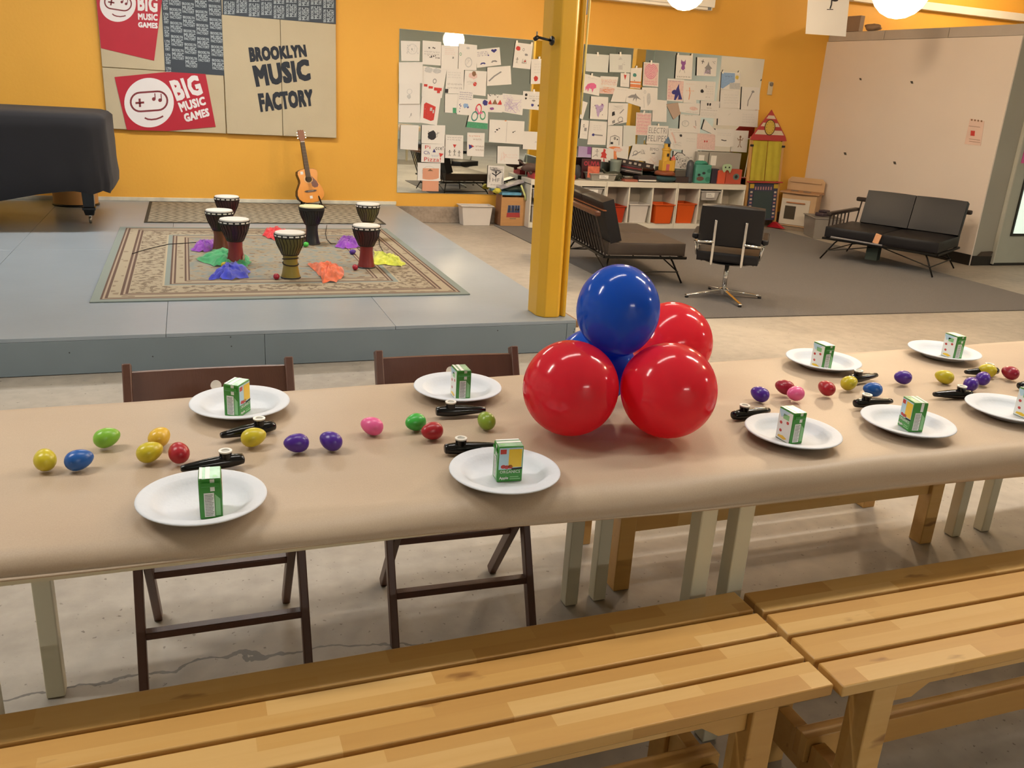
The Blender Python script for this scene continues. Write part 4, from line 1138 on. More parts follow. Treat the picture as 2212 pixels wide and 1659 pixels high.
# chiffon scarves
def scarf_mat(name, c):
    m = bpy.data.materials.new(name); m.use_nodes = True
    nt, b = nodes_of(m); b.inputs['Base Color'].default_value = (*lin(c), 1); b.inputs['Roughness'].default_value = 0.85
    b.inputs['Sheen Weight'].default_value = 0.4
    out = nt.nodes['Material Output']
    tp = add(nt, 'ShaderNodeBsdfTransparent'); ms = add(nt, 'ShaderNodeMixShader')
    tc = add(nt, 'ShaderNodeTexCoord'); nz = add(nt, 'ShaderNodeTexNoise'); nz.inputs['Scale'].default_value = 14; nz.inputs['Detail'].default_value = 4
    nt.links.new(tc.outputs['Object'], nz.inputs[0])
    f = ramp(nt, nz.outputs[0], [(0.35, (0.02, 0.02, 0.02)), (0.7, (0.45, 0.45, 0.45))])
    nt.links.new(f, ms.inputs[0]); nt.links.new(b.outputs[0], ms.inputs[1]); nt.links.new(tp.outputs[0], ms.inputs[2]); nt.links.new(ms.outputs[0], out.inputs[0])
    return m
def scarf(outline, col, label, h=0.07, name='scarf'):
    """outline: points of the photograph on the rug plane, going round"""
    ps = [at_z(x, y, RZ) for x, y in outline]; c = sum(ps, Vector()) / len(ps)
    n = 48; rim = []
    for k in range(n):
        f = k / n * len(ps); i = int(f); fr = f - i
        a, d = ps[i % len(ps)], ps[(i + 1) % len(ps)]
        fr = fr * fr * (3 - 2 * fr)
        rim.append(a.lerp(d, fr) - c)
    rnd = random.Random(label); ph = [rnd.uniform(0, 6) for _ in range(6)]
    b = B(); nr = 12; rings = []
    for i in range(nr + 1):
        q = i / nr; ring = []
        for k in range(n):
            a = 2 * math.pi * k / n
            p = rim[k] * (q * (1 + 0.05 * math.sin(9 * a + ph[0]) * q))
            z = 0.8 * h * (1 - q ** 3.5) * (0.86 + 0.14 * math.sin(3 * a + ph[1] + q * 4)) + 0.012 * math.sin(7 * a + 11 * q + ph[2]) * q + 0.012 * math.sin(13 * a - 7 * q + ph[3]) * (0.3 + 0.7 * q) * (1 - q * 0.6)
            ring.append(b.pt((p.x, p.y, max(0.002 + 0.003 * math.sin(15 * a) ** 2, z))))
        rings.append(ring)
    for A_, D_ in zip(rings, rings[1:]):
        for j in range(n): b.face((A_[j], A_[(j + 1) % n], D_[(j + 1) % n], D_[j]))
    o = b.build('chiffon_scarf', scarf_mat('scarf_' + label.split()[0] + '_' + str(int(outline[0][0])), col), smooth=True)
    o.location = (c.x, c.y, RZ); tag(o, label, 'scarf', 'crumpled chiffon scarves on the rug')
scarf([(413, 543), (425, 527), (447, 523), (468, 526), (470, 541), (440, 545)], '8a35b4', 'purple sheer scarf beside the leftmost djembe', 0.06)
scarf([(424, 562), (455, 545), (498, 543), (535, 556), (542, 568), (535, 577), (490, 578), (462, 576)], '22a866', 'green sheer scarf spread under the red footed djembe, left', 0.07)
scarf([(449, 606), (470, 592), (488, 574), (515, 573), (540, 588), (536, 601), (500, 606), (475, 603)], '2c38c4', 'blue sheer scarf heaped before the djembe, front left of rug', 0.08)
scarf([(567, 510), (575, 496), (597, 494), (622, 502), (612, 512), (600, 521), (580, 516)], 'd8222f', 'red sheer scarf between the drums at the back', 0.06)
scarf([(724, 535), (735, 517), (765, 514), (782, 522), (776, 536), (745, 538)], '8a2fb8', 'purple sheer scarf left of the drum at right', 0.06)
scarf([(806, 572), (808, 545), (830, 551), (858, 556), (876, 572), (866, 577), (835, 573)], 'd6de3c', 'yellow sheer scarf right of the red footed djembe', 0.05)
scarf([(664, 573), (690, 573), (720, 575), (740, 580), (744, 596), (728, 610), (698, 613), (690, 596)], 'ea6428', 'orange sheer scarf at the front right of the rug', 0.07)
# egg shakers on the rug
egg(661, 528, 'green', 30, 'bright green egg shaker beside the black djembe on the rug', RZ)
egg(762, 544, 'purple', 20, 'dark purple egg shaker in front of the purple scarf on the rug', RZ)
egg(767, 577, 'crimson', 90, 'crimson egg shaker left of the red footed djembe at right', RZ)
egg(597, 597, 'crimson', 90, 'crimson egg shaker left of the front olive djembe', RZ)
egg(486, 572, 'yellow', 0, 'yellow egg shaker peeping over the blue scarf', RZ)

# covered grand piano -----------------------------------------------------------------
M_cover = mat('black_piano_cover', '121219', 0.9, var=0.12, scale=3, bump=0.2, bscale=8, sheen=0.05)
pn = thing('covered_piano', 'grand piano under a black fabric cover at the left edge', 'piano', (-1.85, 8.35, SZ))
b = B(); n = 72
def perim(k, grow, rr=0.22):
    # rounded rectangle 2.48 x 1.3 around the origin
    hx, hy = 1.235 + grow, 0.62 + grow
    a = 2 * math.pi * k / n
    e = 0.22
    cx_, sx_ = math.cos(a), math.sin(a)
    return (hx * math.copysign(abs(cx_) ** e, cx_), hy * math.copysign(abs(sx_) ** e, sx_))
rings = []
levels = [(0.0, 0.004), (0.12, 0.012), (0.3, 0.006), (0.55, 0.004), (0.8, 0.0), (0.92, -0.008), (0.965, -0.03), (0.985, -0.075), (0.99, -0.25), (0.992, -0.5)]
for li, (zf, g) in enumerate(levels):
    ring = []
    for k in range(n):
        x, y = perim(k, g)
        hem = 0.325 - 0.155 * max(0.0, min(1.0, (0.75 - x) / 0.55)) + 0.012 * math.sin(k * 0.9)
        top = 0.935
        z = hem + (top - hem) * min(1, zf / 0.99)
        w = 0.010 * math.sin(k * 1.7 + zf * 5) * (1 - zf) + 0.006 * math.sin(k * 0.8 + 3)
        if li == 5: w += 0.012
        ring.append(b.pt((x * (1 + w * 0.6), y * (1 + w), z)))
    rings.append(ring)
for A_, D_ in zip(rings, rings[1:]):
    for j in range(n): b.face((A_[j], A_[(j + 1) % n], D_[(j + 1) % n], D_[j]))
b.face(rings[-1])
b.build('cover', M_cover, pn, smooth=True, angle=70)
M_ebony = mat('piano_ebony', '0c0b0f', 0.2)
for (x, y) in ((1.02, -0.1), (-0.9, -0.45), (-0.9, 0.45)):
    b = B()
    for (z0, z1, w0, w1) in ((0.075, 0.12, 0.034, 0.045), (0.12, 0.145, 0.052, 0.052), (0.145, 0.5, 0.042, 0.056)):
        i0 = len(b.v)
        for z, w in ((z0, w0), (z1, w1)):
            for sx_, sy_ in ((-1, -1), (1, -1), (1, 1), (-1, 1)): b.pt((x + sx_ * w, y + sy_ * w, z))
        for q in ((3, 2, 1, 0), (4, 5, 6, 7), (0, 1, 5, 4), (1, 2, 6, 5), (2, 3, 7, 6), (3, 0, 4, 7)): b.face([i0 + k for k in q])
    lg = b.build('leg', M_ebony, pn, bevel=0.003)
    B().lathe([(0.03, -0.01), (0.034, 0), (0.03, 0.01)], 14, (x, y, 0.034), M=Matrix.Rotation(R(90), 3, 'Y')).build('caster', mat('caster_brass', '8d8478', 0.3, 0.8), pn, smooth=True)
    B().tube([(x, y, 0.04), (x, y, 0.08)], 0.014, 8).build('caster_stem', M_chrome, pn)
# wooden drum behind the piano leg
t = thing('floor_drum', 'tan wooden drum shell standing behind the piano leg', 'drum', (-1.06, 9.42, SZ))
B().lathe([(0.2, 0.02), (0.2, 0.42)], 28).build('shell', mat('tan_drum_wood', 'b98a52', 0.45, var=0.1), t, smooth=True, angle=40)
B().lathe([(0.206, 0.0), (0.212, 0.01), (0.206, 0.022)], 28).build('hoop', M_black, t, smooth=True)
B().lathe([(0.206, 0.42), (0.212, 0.43), (0.206, 0.442), (0.001, 0.444)], 28).build('head', M_band, t, smooth=True, angle=40)

# guitar --------------------------------------------------------------------------------
gt = thing('acoustic_guitar', 'small orange topped acoustic guitar leaning on the yellow wall', 'guitar', (1.205, 9.47, SZ + 0.045))
gt.rotation_euler = (R(-10), R(-5.5), R(14)); gt.scale = (1.0, 1.0, 0.9)
half = [(0.0, 0.0), (0.06, 0.004), (0.105, 0.02), (0.138, 0.055), (0.15, 0.10), (0.142, 0.15), (0.118, 0.20), (0.098, 0.24), (0.096, 0.27), (0.106, 0.31), (0.112, 0.34), (0.104, 0.372), (0.075, 0.39), (0.03, 0.396)]
outl = half + [(-x, z) for x, z in half[::-1][:-1]]
M_top = mat('guitar_spruce', 'd98a1c', 0.25, var=0.06, scale=4, stretch=(8, 1, 1)); M_side = mat('guitar_mahogany', '3a2016', 0.3)
B().prism(outl, lambda u, v, t_: (u, t_, v), -0.028, 0.042).build('body', M_side, gt, bevel=0.003)
B().prism([(x * 0.985, 0.003 + z * 0.985) for x, z in outl], lambda u, v, t_: (u, t_, v), -0.031, -0.0285).build('soundboard', M_top, gt)
M_rose = mat('guitar_rosewood', '4a3a34', 0.4); M_dark = mat('guitar_hole', '150c0a', 0.6)
P = lambda u, v: (u, -0.0316, v)
B().disc((0.0, 0.275), 0.037, P, 24).build('sound_hole', M_dark, gt)
b = B(); b.stroke([(0.045 * math.cos(a), 0.275 + 0.045 * math.sin(a)) for a in [2 * math.pi * k / 24 for k in range(25)]], 0.006, lambda u, v: (u, -0.0315, v)); b.build('rosette', mat('rosette', 'c9b48a', 0.4), gt)
B().prism([(0.03, 0.31), (0.05, 0.29), (0.085, 0.24), (0.098, 0.2), (0.085, 0.175), (0.05, 0.172), (0.028, 0.19), (0.022, 0.235), (0.042, 0.25), (0.046, 0.28)], lambda u, v, t_: (u, t_, v), -0.0328, -0.0312).build('pickguard', mat('pickguard_maroon', '5a1c1a', 0.25), gt)
B().prism([(-0.07, 0.14), (-0.05, 0.148), (0.05, 0.148), (0.07, 0.14), (0.05, 0.126), (-0.05, 0.126)], lambda u, v, t_: (u, t_, v), -0.039, -0.031).build('bridge', M_rose, gt)
B().bx(-0.03, 0.03, -0.0415, -0.039, 0.136, 0.139).build('saddle', M_white, gt)
fb_ = B().prism([(-0.026, 0.30), (0.026, 0.30), (0.021, 0.70), (-0.021, 0.70)], lambda u, v, t_: (u, t_, v), -0.040, -0.030).build('fretboard', M_rose, gt)
B().prism([(-0.024, 0.39), (0.024, 0.39), (0.02, 0.70), (-0.02, 0.70)], lambda u, v, t_: (u, t_, v), -0.0298, -0.008).build('neck', M_side, gt, bevel=0.004)
B().bx(-0.021, 0.021, -0.043, -0.030, 0.70, 0.706).build('nut', M_white, gt)
hs_ = B().prism([(-0.021, 0.7065), (0.021, 0.7065), (0.036, 0.75), (0.03, 0.835), (0.012, 0.83), (0.0, 0.837), (-0.012, 0.83), (-0.03, 0.835), (-0.036, 0.75)], lambda u, v, t_: (u, t_, v), -0.036, -0.020).build('headstock', mat('headstock_wood', '7a4630', 0.35), gt, bevel=0.002)
for s in (-1, 1):
    for z in (0.745, 0.775, 0.805): B().box((s * 0.042, -0.028, z), (0.016, 0.008, 0.012)).build('tuner', M_chrome, hs_, bevel=0.002)
b = B()
for k in range(6): b.bx(-0.0185 + k * 0.0074 - 0.0005, -0.0185 + k * 0.0074 + 0.0005, -0.0445, -0.0436, 0.138, 0.70)
b.build('strings', mat('string_bronze', '7a6a50', 0.5, 0.3), gt)['kind'] = 'stuff'
for k in range(9): B().bx(-0.023, 0.023, -0.0412, -0.0401, 0.69 - k * 0.034, 0.6915 - k * 0.034).build('fret', mat('fret_wire', '8a8070', 0.5, 0.3), fb_)
B().bx(-0.018, 0.012, -0.0322, -0.0312, 0.05, 0.082).build('sticker', M_white, gt); B().bx(-0.078, -0.048, -0.0322, -0.0312, 0.335, 0.368).build('sticker', M_white, gt)
gs = thing('guitar_stand', 'low black guitar stand under the acoustic guitar', 'stand', (1.20, 9.47, SZ))
for s in (-1, 1):
    B().tube([(s * 0.02, 0.1, 0.30), (s * 0.11, -0.04, 0.03), (s * 0.14, -0.1, 0.007)], 0.009, 6).build('front_leg', M_black, gs, smooth=True)
    B().tube([(s * 0.075, 0.01, 0.033), (s * 0.075, -0.12, 0.033), (s * 0.075, -0.125, 0.06)], 0.008, 6).build('cradle_arm', M_black, gs, smooth=True)
B().tube([(0, 0.1, 0.30), (0, 0.2, 0.008)], 0.009, 6).build('rear_leg', M_black, gs)
B().tube([(-0.095, 0.0, 0.033), (0.095, 0.0, 0.033)], 0.009, 6).build('crossbar', M_black, gs)
# ================================================================== CHILDREN'S DRAWINGS TAPED TO THE MIRRORS
PAL = [mat('crayon_' + n_, c_, 0.75, var=0.15, scale=60) for n_, c_ in (('ink', '2c2c33'), ('red', 'c8403c'), ('navy', '3c3c86'), ('purple', '8f5a9c'), ('pink', 'd96a9c'), ('orange', 'e08a5c'), ('green', '4f9d78'),
       ('pencil', '8f8f93'), ('pale', 'c2c4c6'), ('yellow', 'd9c25a'), ('sky', '8fb0dc'), ('brown', '8a6a52'), ('teal', '4c8c86'), ('blush', 'e0c4c0'), ('lavender', 'b9a6d0'))]
INK, RED, NAVY, PUR, PINK, ORA, GRN, PEN, PALE, YEL, SKY, BRN, TEAL, BLU, LAV = range(15)
M_paper = mat('drawing_paper', 'e4e2e0', 0.7, var=0.02, scale=4)
M_paper2 = mat('thin_tracing_paper', 'd6dad8', 0.6, var=0.03, scale=4)
M_peach = mat('orange_construction_paper', 'dba084', 0.8, var=0.05)
M_bluep = mat('lavender_paper', 'b4a2cc', 0.8, var=0.08)
M_tape = mat('masking_tape', 'efece4', 0.5)
rd = random.Random(11)
def draw(b, F, cmds):
    for k, cm_ in enumerate(cmds):
        kind, mi, *a = cm_
        b.mi = mi
        G = (lambda off: (lambda u, v: F(u, v, off)))(0.0002 + 0.0004 * k)
        if kind == 'rows':
            u0, v0, u1, v1, n_ = a
            for i in range(n_):
                v = v0 + (v1 - v0) * (i + 0.5) / n_; hgt = (v1 - v0) / n_ * 0.3
                u = u0
                while u < u1 - 0.03:
                    wl = rd.uniform(0.06, 0.16); e_ = min(u + wl, u1)
                    m_ = max(2, int(wl / 0.025))
                    b.stroke([(u + (e_ - u) * j / m_, v + (hgt if j % 2 else -hgt) * rd.uniform(0.4, 1)) for j in range(m_ + 1)], 0.014, G)
                    u = e_ + rd.uniform(0.03, 0.06)
        elif kind == 'blob':
            u, v, ru, rv = a[:4]
            b.poly([G(u + ru * math.cos(t_) * rd.uniform(0.75, 1.1), v + rv * math.sin(t_) * rd.uniform(0.75, 1.1)) for t_ in [2 * math.pi * j / 14 for j in range(14)]])
        elif kind == 'poly':
            b.poly([G(u, v) for u, v in a[0]])
        elif kind == 'rect':
            u0, v0, u1, v1 = a; b.grid(lambda s, t_: G(u0 + (u1 - u0) * s, v0 + (v1 - v0) * t_), 6, 8)
        elif kind == 'heart':
            u, v, s = a
            b.poly([G(u + s * 16 * math.sin(t_) ** 3 / 17, v - s * (13 * math.cos(t_) - 5 * math.cos(2 * t_) - 2 * math.cos(3 * t_) - math.cos(4 * t_)) / 17) for t_ in [2 * math.pi * j / 24 for j in range(24)]])
        elif kind == 'fig':
            u, v, s = a
            b.disc((u, v - s * 0.75), s * 0.2, G, 10); b.stroke([(u, v - s * 0.6), (u, v + s * 0.2)], s * 0.16, G)
            b.stroke([(u - s * 0.55, v - s * 0.55), (u - s * 0.4, v - s * 0.25), (u, v - s * 0.35), (u + s * 0.4, v - s * 0.25), (u + s * 0.55, v - s * 0.6)], s * 0.12, G)
            b.stroke([(u - s * 0.4, v + s * 0.85), (u - s * 0.2, v + s * 0.75), (u, v + s * 0.15), (u + s * 0.2, v + s * 0.75), (u + s * 0.4, v + s * 0.85)], s * 0.13, G)
        elif kind == 'line':
            pts, w = a; b.stroke(pts, w, G)
        elif kind == 'ring':
            u, v, r_, w = a; b.stroke([(u + r_ * math.cos(t_), v + r_ * math.sin(t_)) for t_ in [2 * math.pi * j / 20 for j in range(21)]], w, G)
        elif kind == 'spiral':
            u, v, ru, rv, turns = a; n_ = 24 * turns
            b.stroke([(u + ru * (j / n_) * math.cos(2 * math.pi * j / 24), v + rv * (j / n_) * math.sin(2 * math.pi * j / 24)) for j in range(n_ + 1)], 0.03, G)
        elif kind == 'text':
            s_, u0, v0, u1, v1 = a
            put_text(b, s_, lambda u, v: G(u0 + (u1 - u0) * u, v1 + (v0 - v1) * v), 0.01)
        elif kind == 'scrib':
            u0, v0, u1, v1, n_ = a
            b.stroke([(rd.uniform(u0, u1), rd.uniform(v0, v1)) for _ in range(n_)], 0.012, G)
        elif kind == 'dots':
            u0, v0, u1, v1, n_ = a
            for _ in range(n_): b.disc((rd.uniform(u0, u1), rd.uniform(v0, v1)), rd.uniform(0.012, 0.035), G, 7)
        elif kind == 'car':
            u, v, s = a
            b.poly([G(u - s, v), G(u - s * 0.6, v - s * 0.1), G(u - s * 0.4, v - s * 0.5), G(u + s * 0.4, v - s * 0.5), G(u + s * 0.7, v - s * 0.1), G(u + s, v)])
            b.disc((u - s * 0.5, v), s * 0.22, G, 9); b.disc((u + s * 0.5, v), s * 0.22, G, 9)
NPAP = [0]
def drawing(cmap, quad, label, cmds, m=None, tape=False, group='children drawings on the mirrors'):
    i = NPAP[0]; NPAP[0] += 1
    if len(quad) == 2:
        (x0, y0), (x1, y1) = quad; quad = [(x0, y0), (x1, y0), (x1, y1), (x0, y1)]
    Y = MIR_Y - 0.0015 - 0.0016 * (i % 9)
    P = [at_y(*cmap(*q), Y) for q in quad]; c = sum(P, Vector()) / 4
    t = thing('drawing_sheet', label, 'drawing', (c.x, Y, c.z), 0, group)
    L = [p - c for p in P]
    bl = lambda u, v: (L[0] * (1 - u) + L[1] * u) * (1 - v) + (L[3] * (1 - u) + L[2] * u) * v
    def curl(u, v): return -0.010 * max(0.0, v - 0.55) ** 2 * (1 if i % 3 else 0.3) - 0.004 * (u - 0.5) ** 2 * (i % 2)
    F = lambda u, v, off=0.0: (bl(u, v).x, curl(u, v) - 0.0004 - off, bl(u, v).z)
    b = B()
    for s in (0.0, 0.0006):
        b.grid(lambda u, v: (lambda p: (p[0], p[1] + s, p[2]))(F(u, v)), 6, 8)
    b.build('sheet', m or M_paper, t, smooth=True)
    if cmds:
        b = B(); draw(b, lambda u, v, off: F(u, v, off + 0.0006), cmds); b.build('drawing_lines', PAL, t)
    if tape:
        for (u, v) in ((0.5, -0.01),) if tape == 1 else ((0.08, 0.0), (0.92, 0.0)):
            p = F(u, v); B().box((p[0], p[1] - 0.0015, p[2]), (0.022, 0.0008, 0.045), Matrix.Rotation(rd.uniform(-0.3, 0.3), 3, 'Y')).build('tape', M_tape, t)
LM = lambda x, y: (850 + x / 3.951, 50 + y / 3.951)
RM = lambda x, y: (1240 + x / 5.027, 80 + y / 5.027)
q4 = lambda *a: [(a[i], a[i + 1]) for i in range(0, 8, 2)]
LIST_L = [
 (q4(62, 150, 228, 155, 222, 325, 66, 322), 'white drawing with faint dotted dome, top left corner of mirror', [('dots', PALE, .3, .2, .9, .6, 26), ('ring', PALE, .6, .4, .25, .02)]),
 (q4(248, 148, 408, 160, 402, 362, 246, 352), 'white sheet with rows of small black marks, upper left mirror', [('dots', INK, .25, .26, .75, .34, 6), ('rows', PEN, .1, .4, .9, .6, 2), ('dots', INK, .1, .6, .9, .7, 12)]),
 (q4(410, 188, 556, 195, 548, 398, 405, 392), 'pale sheet of faint pink writing between marks sheet and green figure', [('rows', BLU, .2, .1, .8, .4, 4), ('blob', PEN, .7, .5, .05, .05)]),
 (q4(560, 172, 714, 188, 708, 402, 552, 398), 'pale sheet with faint green figure, left mirror top', [('blob', PALE, .5, .15, .1, .05), ('ring', PALE, .55, .7, .18, .04), ('ring', GRN, .1, .4, .05, .02), ('scrib', PALE, .4, .5, .7, .9, 12)]),
 (q4(706, 226, 905, 206, 918, 356, 712, 382), 'tilted sheet with navy heart and two small cars', [('heart', NAVY, .75, .16, .13), ('rows', NAVY, .04, .12, .5, .4, 3), ('car', NAVY, .25, .82, .15), ('car', PEN, .72, .78, .17), ('blob', NAVY, .5, .38, .03, .04)]),
 (q4(1042, 164, 1190, 182, 1166, 394, 1016, 378), 'taped sheet with red blob and small black creatures', [('blob', RED, .2, .22, .14, .1), ('ring', PEN, .5, .25, .05, .02), ('blob', PEN, .68, .44, .1, .05), ('fig', INK, .2, .7, .12), ('scrib', INK, .45, .62, .75, .8, 14), ('blob', RED, .65, .7, .04, .04)], 2),
 (q4(1176, 308, 1314, 302, 1312, 516, 1170, 520), 'sheet with two red shapes at bottom, left of the pillar', [('rows', PALE, .2, .15, .85, .6, 4), ('blob', RED, .3, .78, .13, .12), ('blob', RED, .68, .88, .09, .08)], 1),
 (q4(46, 334, 250, 332, 250, 512, 46, 516), 'blank white sheet, second down at the left mirror edge', []),
 (q4(48, 514, 226, 512, 224, 688, 46, 690), 'sheet with faint pencil figure, third down at left mirror edge', [('ring', PALE, .5, .4, .12, .02), ('blob', PALE, .48, .65, .1, .12)]),
 (q4(44, 690, 228, 690, 224, 850, 42, 846), 'sheet with tiny pencil figure, fourth down at left mirror edge', [('scrib', PEN, .48, .45, .62, .8, 9)]),
 (q4(252, 366, 456, 392, 412, 640, 240, 626), 'sheet with bold red dashes and a grey face', [('blob', PALE, .25, .1, .2, .1), ('blob', PALE, .6, .1, .2, .1), ('ring', PEN, .55, .45, .07, .03), ('rect', RED, .08, .58, .24, .66), ('rect', RED, .3, .63, .5, .71), ('rect', RED, .56, .66, .92, .76), ('rect', RED, .72, .76, .86, .84)]),
 (q4(248, 572, 410, 584, 370, 872, 222, 848), 'sheet with a solid red house block', [('poly', RED, [(.15, .42), (.25, .36), (.8, .46), (.78, .86), (.62, .9), (.18, .84)]), ('rect', PALE, .22, .55, .36, .64), ('rect', PALE, .5, .5, .62, .6), ('rect', PALE, .66, .56, .74, .66)]),
 (q4(456, 382, 602, 392, 598, 604, 440, 600), 'sheet with rows of letters and black square', [('rows', PALE, .1, .12, .8, .4, 3), ('rect', INK, 0, .82, .16, .98), ('rows', PEN, .1, .55, .9, .85, 2)]),
 (q4(440, 604, 560, 606, 560, 770, 438, 762), 'blank sheet with a green patch at its foot', [('rect', GRN, .55, .72, .8, 1.0)]),
 (q4(610, 402, 797, 412, 786, 622, 598, 602), 'sheet with reddish brown figure and scribbles', [('blob', BLU, .38, .2, .2, .16), ('blob', BRN, .42, .12, .1, .12), ('blob', RED, .48, .55, .08, .1), ('scrib', PALE, .1, .4, .9, .6, 10)]),
 (q4(800, 378, 998, 364, 1006, 522, 796, 536), 'sheet with grey diagonal pencil stroke', [('line', PEN, [(.08, .75), (.3, .5), (.6, .28)], .07)]),
 (q4(558, 566, 684, 576, 664, 788, 540, 778), 'sheet of navy handwriting with blue cars', [('rows', NAVY, .08, .06, .92, .4, 4), ('car', NAVY, .6, .68, .22), ('blob', SKY, .55, .62, .2, .1), ('dots', NAVY, .05, .5, .25, .9, 6)]),
 (q4(680, 640, 810, 652, 802, 906, 620, 888), 'colourful sheet with green ground and rainbow shapes', [('rect', GRN, .0, .8, 1., 1.), ('ring', RED, .45, .35, .16, .05), ('ring', TEAL, .3, .6, .15, .05), ('ring', GRN, .72, .55, .13, .05), ('blob', NAVY, .8, .12, .18, .1), ('line', PINK, [(.3, .3), (.5, .5), (.7, .45)], .06)]),
 (q4(802, 606, 932, 612, 926, 764, 802, 758), 'sheet with red triangles and black leaves', [('dots', INK, .05, .0, .95, .14, 10), ('poly', RED, [(0, .56), (.2, .3), (.3, .56)]), ('poly', RED, [(.65, .56), (.85, .28), (1, .56)]), ('poly', BRN, [(.3, .55), (.5, .25), (.68, .55)]), ('blob', PUR, .3, .8, .16, .08)]),
 (q4(930, 600, 1116, 616, 1098, 786, 918, 756), 'sheet of dense lavender scribble', [('scrib', LAV, .1, .2, .9, .95, 60), ('rows', LAV, .05, .05, .5, .3, 3)]),
 (q4(1106, 580, 1293, 588, 1286, 746, 1098, 730), 'sheet of small black and blue doodles left of pillar', [('blob', INK, .15, .2, .06, .09), ('blob', INK, .14, .4, .05, .06), ('rows', PEN, .3, .2, .8, .45, 2), ('blob', NAVY, .45, .75, .07, .09), ('blob', INK, .74, .75, .06, .06), ('blob', PEN, .5, .5, .08, .06)], 1),
 (q4(1258, 664, 1330, 668, 1322, 822, 1256, 816), 'pink scribbled sheet half behind the pillar', [('rows', BLU, .05, .1, .7, .9, 6)]),
 (q4(820, 822, 1119, 838, 1110, 1036, 812, 1014), 'wide double sheet with few pencil specks', [('line', PEN, [(.5, .05), (.49, .95)], .006), ('dots', INK, .1, .1, .3, .7, 3), ('line', INK, [(.68, .5), (.75, .44)], .02), ('blob', INK, .68, .5, .02, .03), ('rect', ORA, .43, .0, .48, .04)]),
 (q4(1108, 922, 1330, 934, 1324, 1088, 1102, 1074), 'wide white sheet with tiny pencil letters next to pillar', [('scrib', PEN, .45, .5, .6, .7, 7)]),
 (q4(62, 868, 216, 872, 208, 1086, 56, 1074), 'blank sheet low at the left mirror edge', []),
 (q4(242, 868, 442, 872, 436, 1032, 238, 1024), 'sheet with a black scribbled ball', [('blob', INK, .45, .55, .2, .26), ('scrib', INK, .25, .3, .7, .8, 20), ('line', PEN, [(.6, .5), (.75, .4)], .03)]),
 (q4(240, 1028, 437, 1032, 432, 1192, 236, 1184), 'sheet of coloured hand lettering ending in Pizza', [('text', RED, 'Pi', .15, .08, .38, .28), ('text', INK, 'cce!', .6, .1, .95, .32), ('text', NAVY, 'Ch', .1, .38, .35, .58), ('poly', NAVY, [(.55, .25), (.62, .45), (.48, .45)]), ('poly', RED, [(.76, .48), (.96, .52), (.82, .72)]), ('rows', SKY, .45, .55, .75, .75, 1), ('text', RED, 'Pizza!', .12, .72, .85, .96)]),
 (q4(444, 952, 596, 958, 592, 1160, 440, 1150), 'sheet titled in pencil with red triangle and stick people', [('rows', PEN, .1, .06, .9, .25, 2), ('poly', RED, [(.42, .4), (.62, .4), (.52, .55)]), ('fig', INK, .25, .78, .14), ('fig', INK, .52, .75, .14), ('fig', INK, .78, .78, .14)]),
 (q4(630, 934, 780, 938, 770, 1140, 626, 1132), 'sheet with a dark wedge and brown lettering', [('rows', ORA, .1, .08, .7, .2, 1), ('rows', BRN, .35, .2, .8, .35, 1), ('poly', NAVY, [(.1, .5), (.38, .58), (.12, .72)]), ('poly', RED, [(.2, .5), (.42, .58), (.3, .62)]), ('rows', BRN, .5, .5, .95, .8, 2)]),
 (q4(206, 1190, 402, 1192, 398, 1348, 204, 1342), 'white sheet low on left mirror half covered by orange paper', [('ring', PALE, .5, .5, .3, .02)]),
 (q4(250, 1238, 388, 1240, 384, 1436, 244, 1432), 'orange construction paper sheet low on left mirror', [('poly', BRN, [(.3, .12), (.45, .02), (.65, .12)])], 0, M_peach),
 (q4(888, 1050, 1074, 1056, 1070, 1206, 884, 1198), 'sheet with faint orange sketch above the ink bird', [('scrib', BLU, .1, .3, .5, .9, 16), ('rows', BLU, .3, .4, .9, .7, 2)]),
 (q4(808, 1214, 946, 1220, 938, 1412, 798, 1400), 'ink drawing of a black bird over letters HF, lowest on mirror', [('scrib', PEN, .05, .05, .95, .3, 40), ('scrib', PEN, .02, .3, .2, .95, 18), ('scrib', PEN, .8, .3, .98, .95, 18), ('blob', INK, .5, .3, .06, .07), ('poly', INK, [(.46, .42), (.5, .36), (.54, .42), (.52, .52), (.48, .52)]), ('line', INK, [(.25, .34), (.5, .44), (.8, .26)], .05), ('text', PEN, 'HF', .3, .55, .75, .72), ('rows', PEN, .2, .8, .8, .92, 1)]),
]
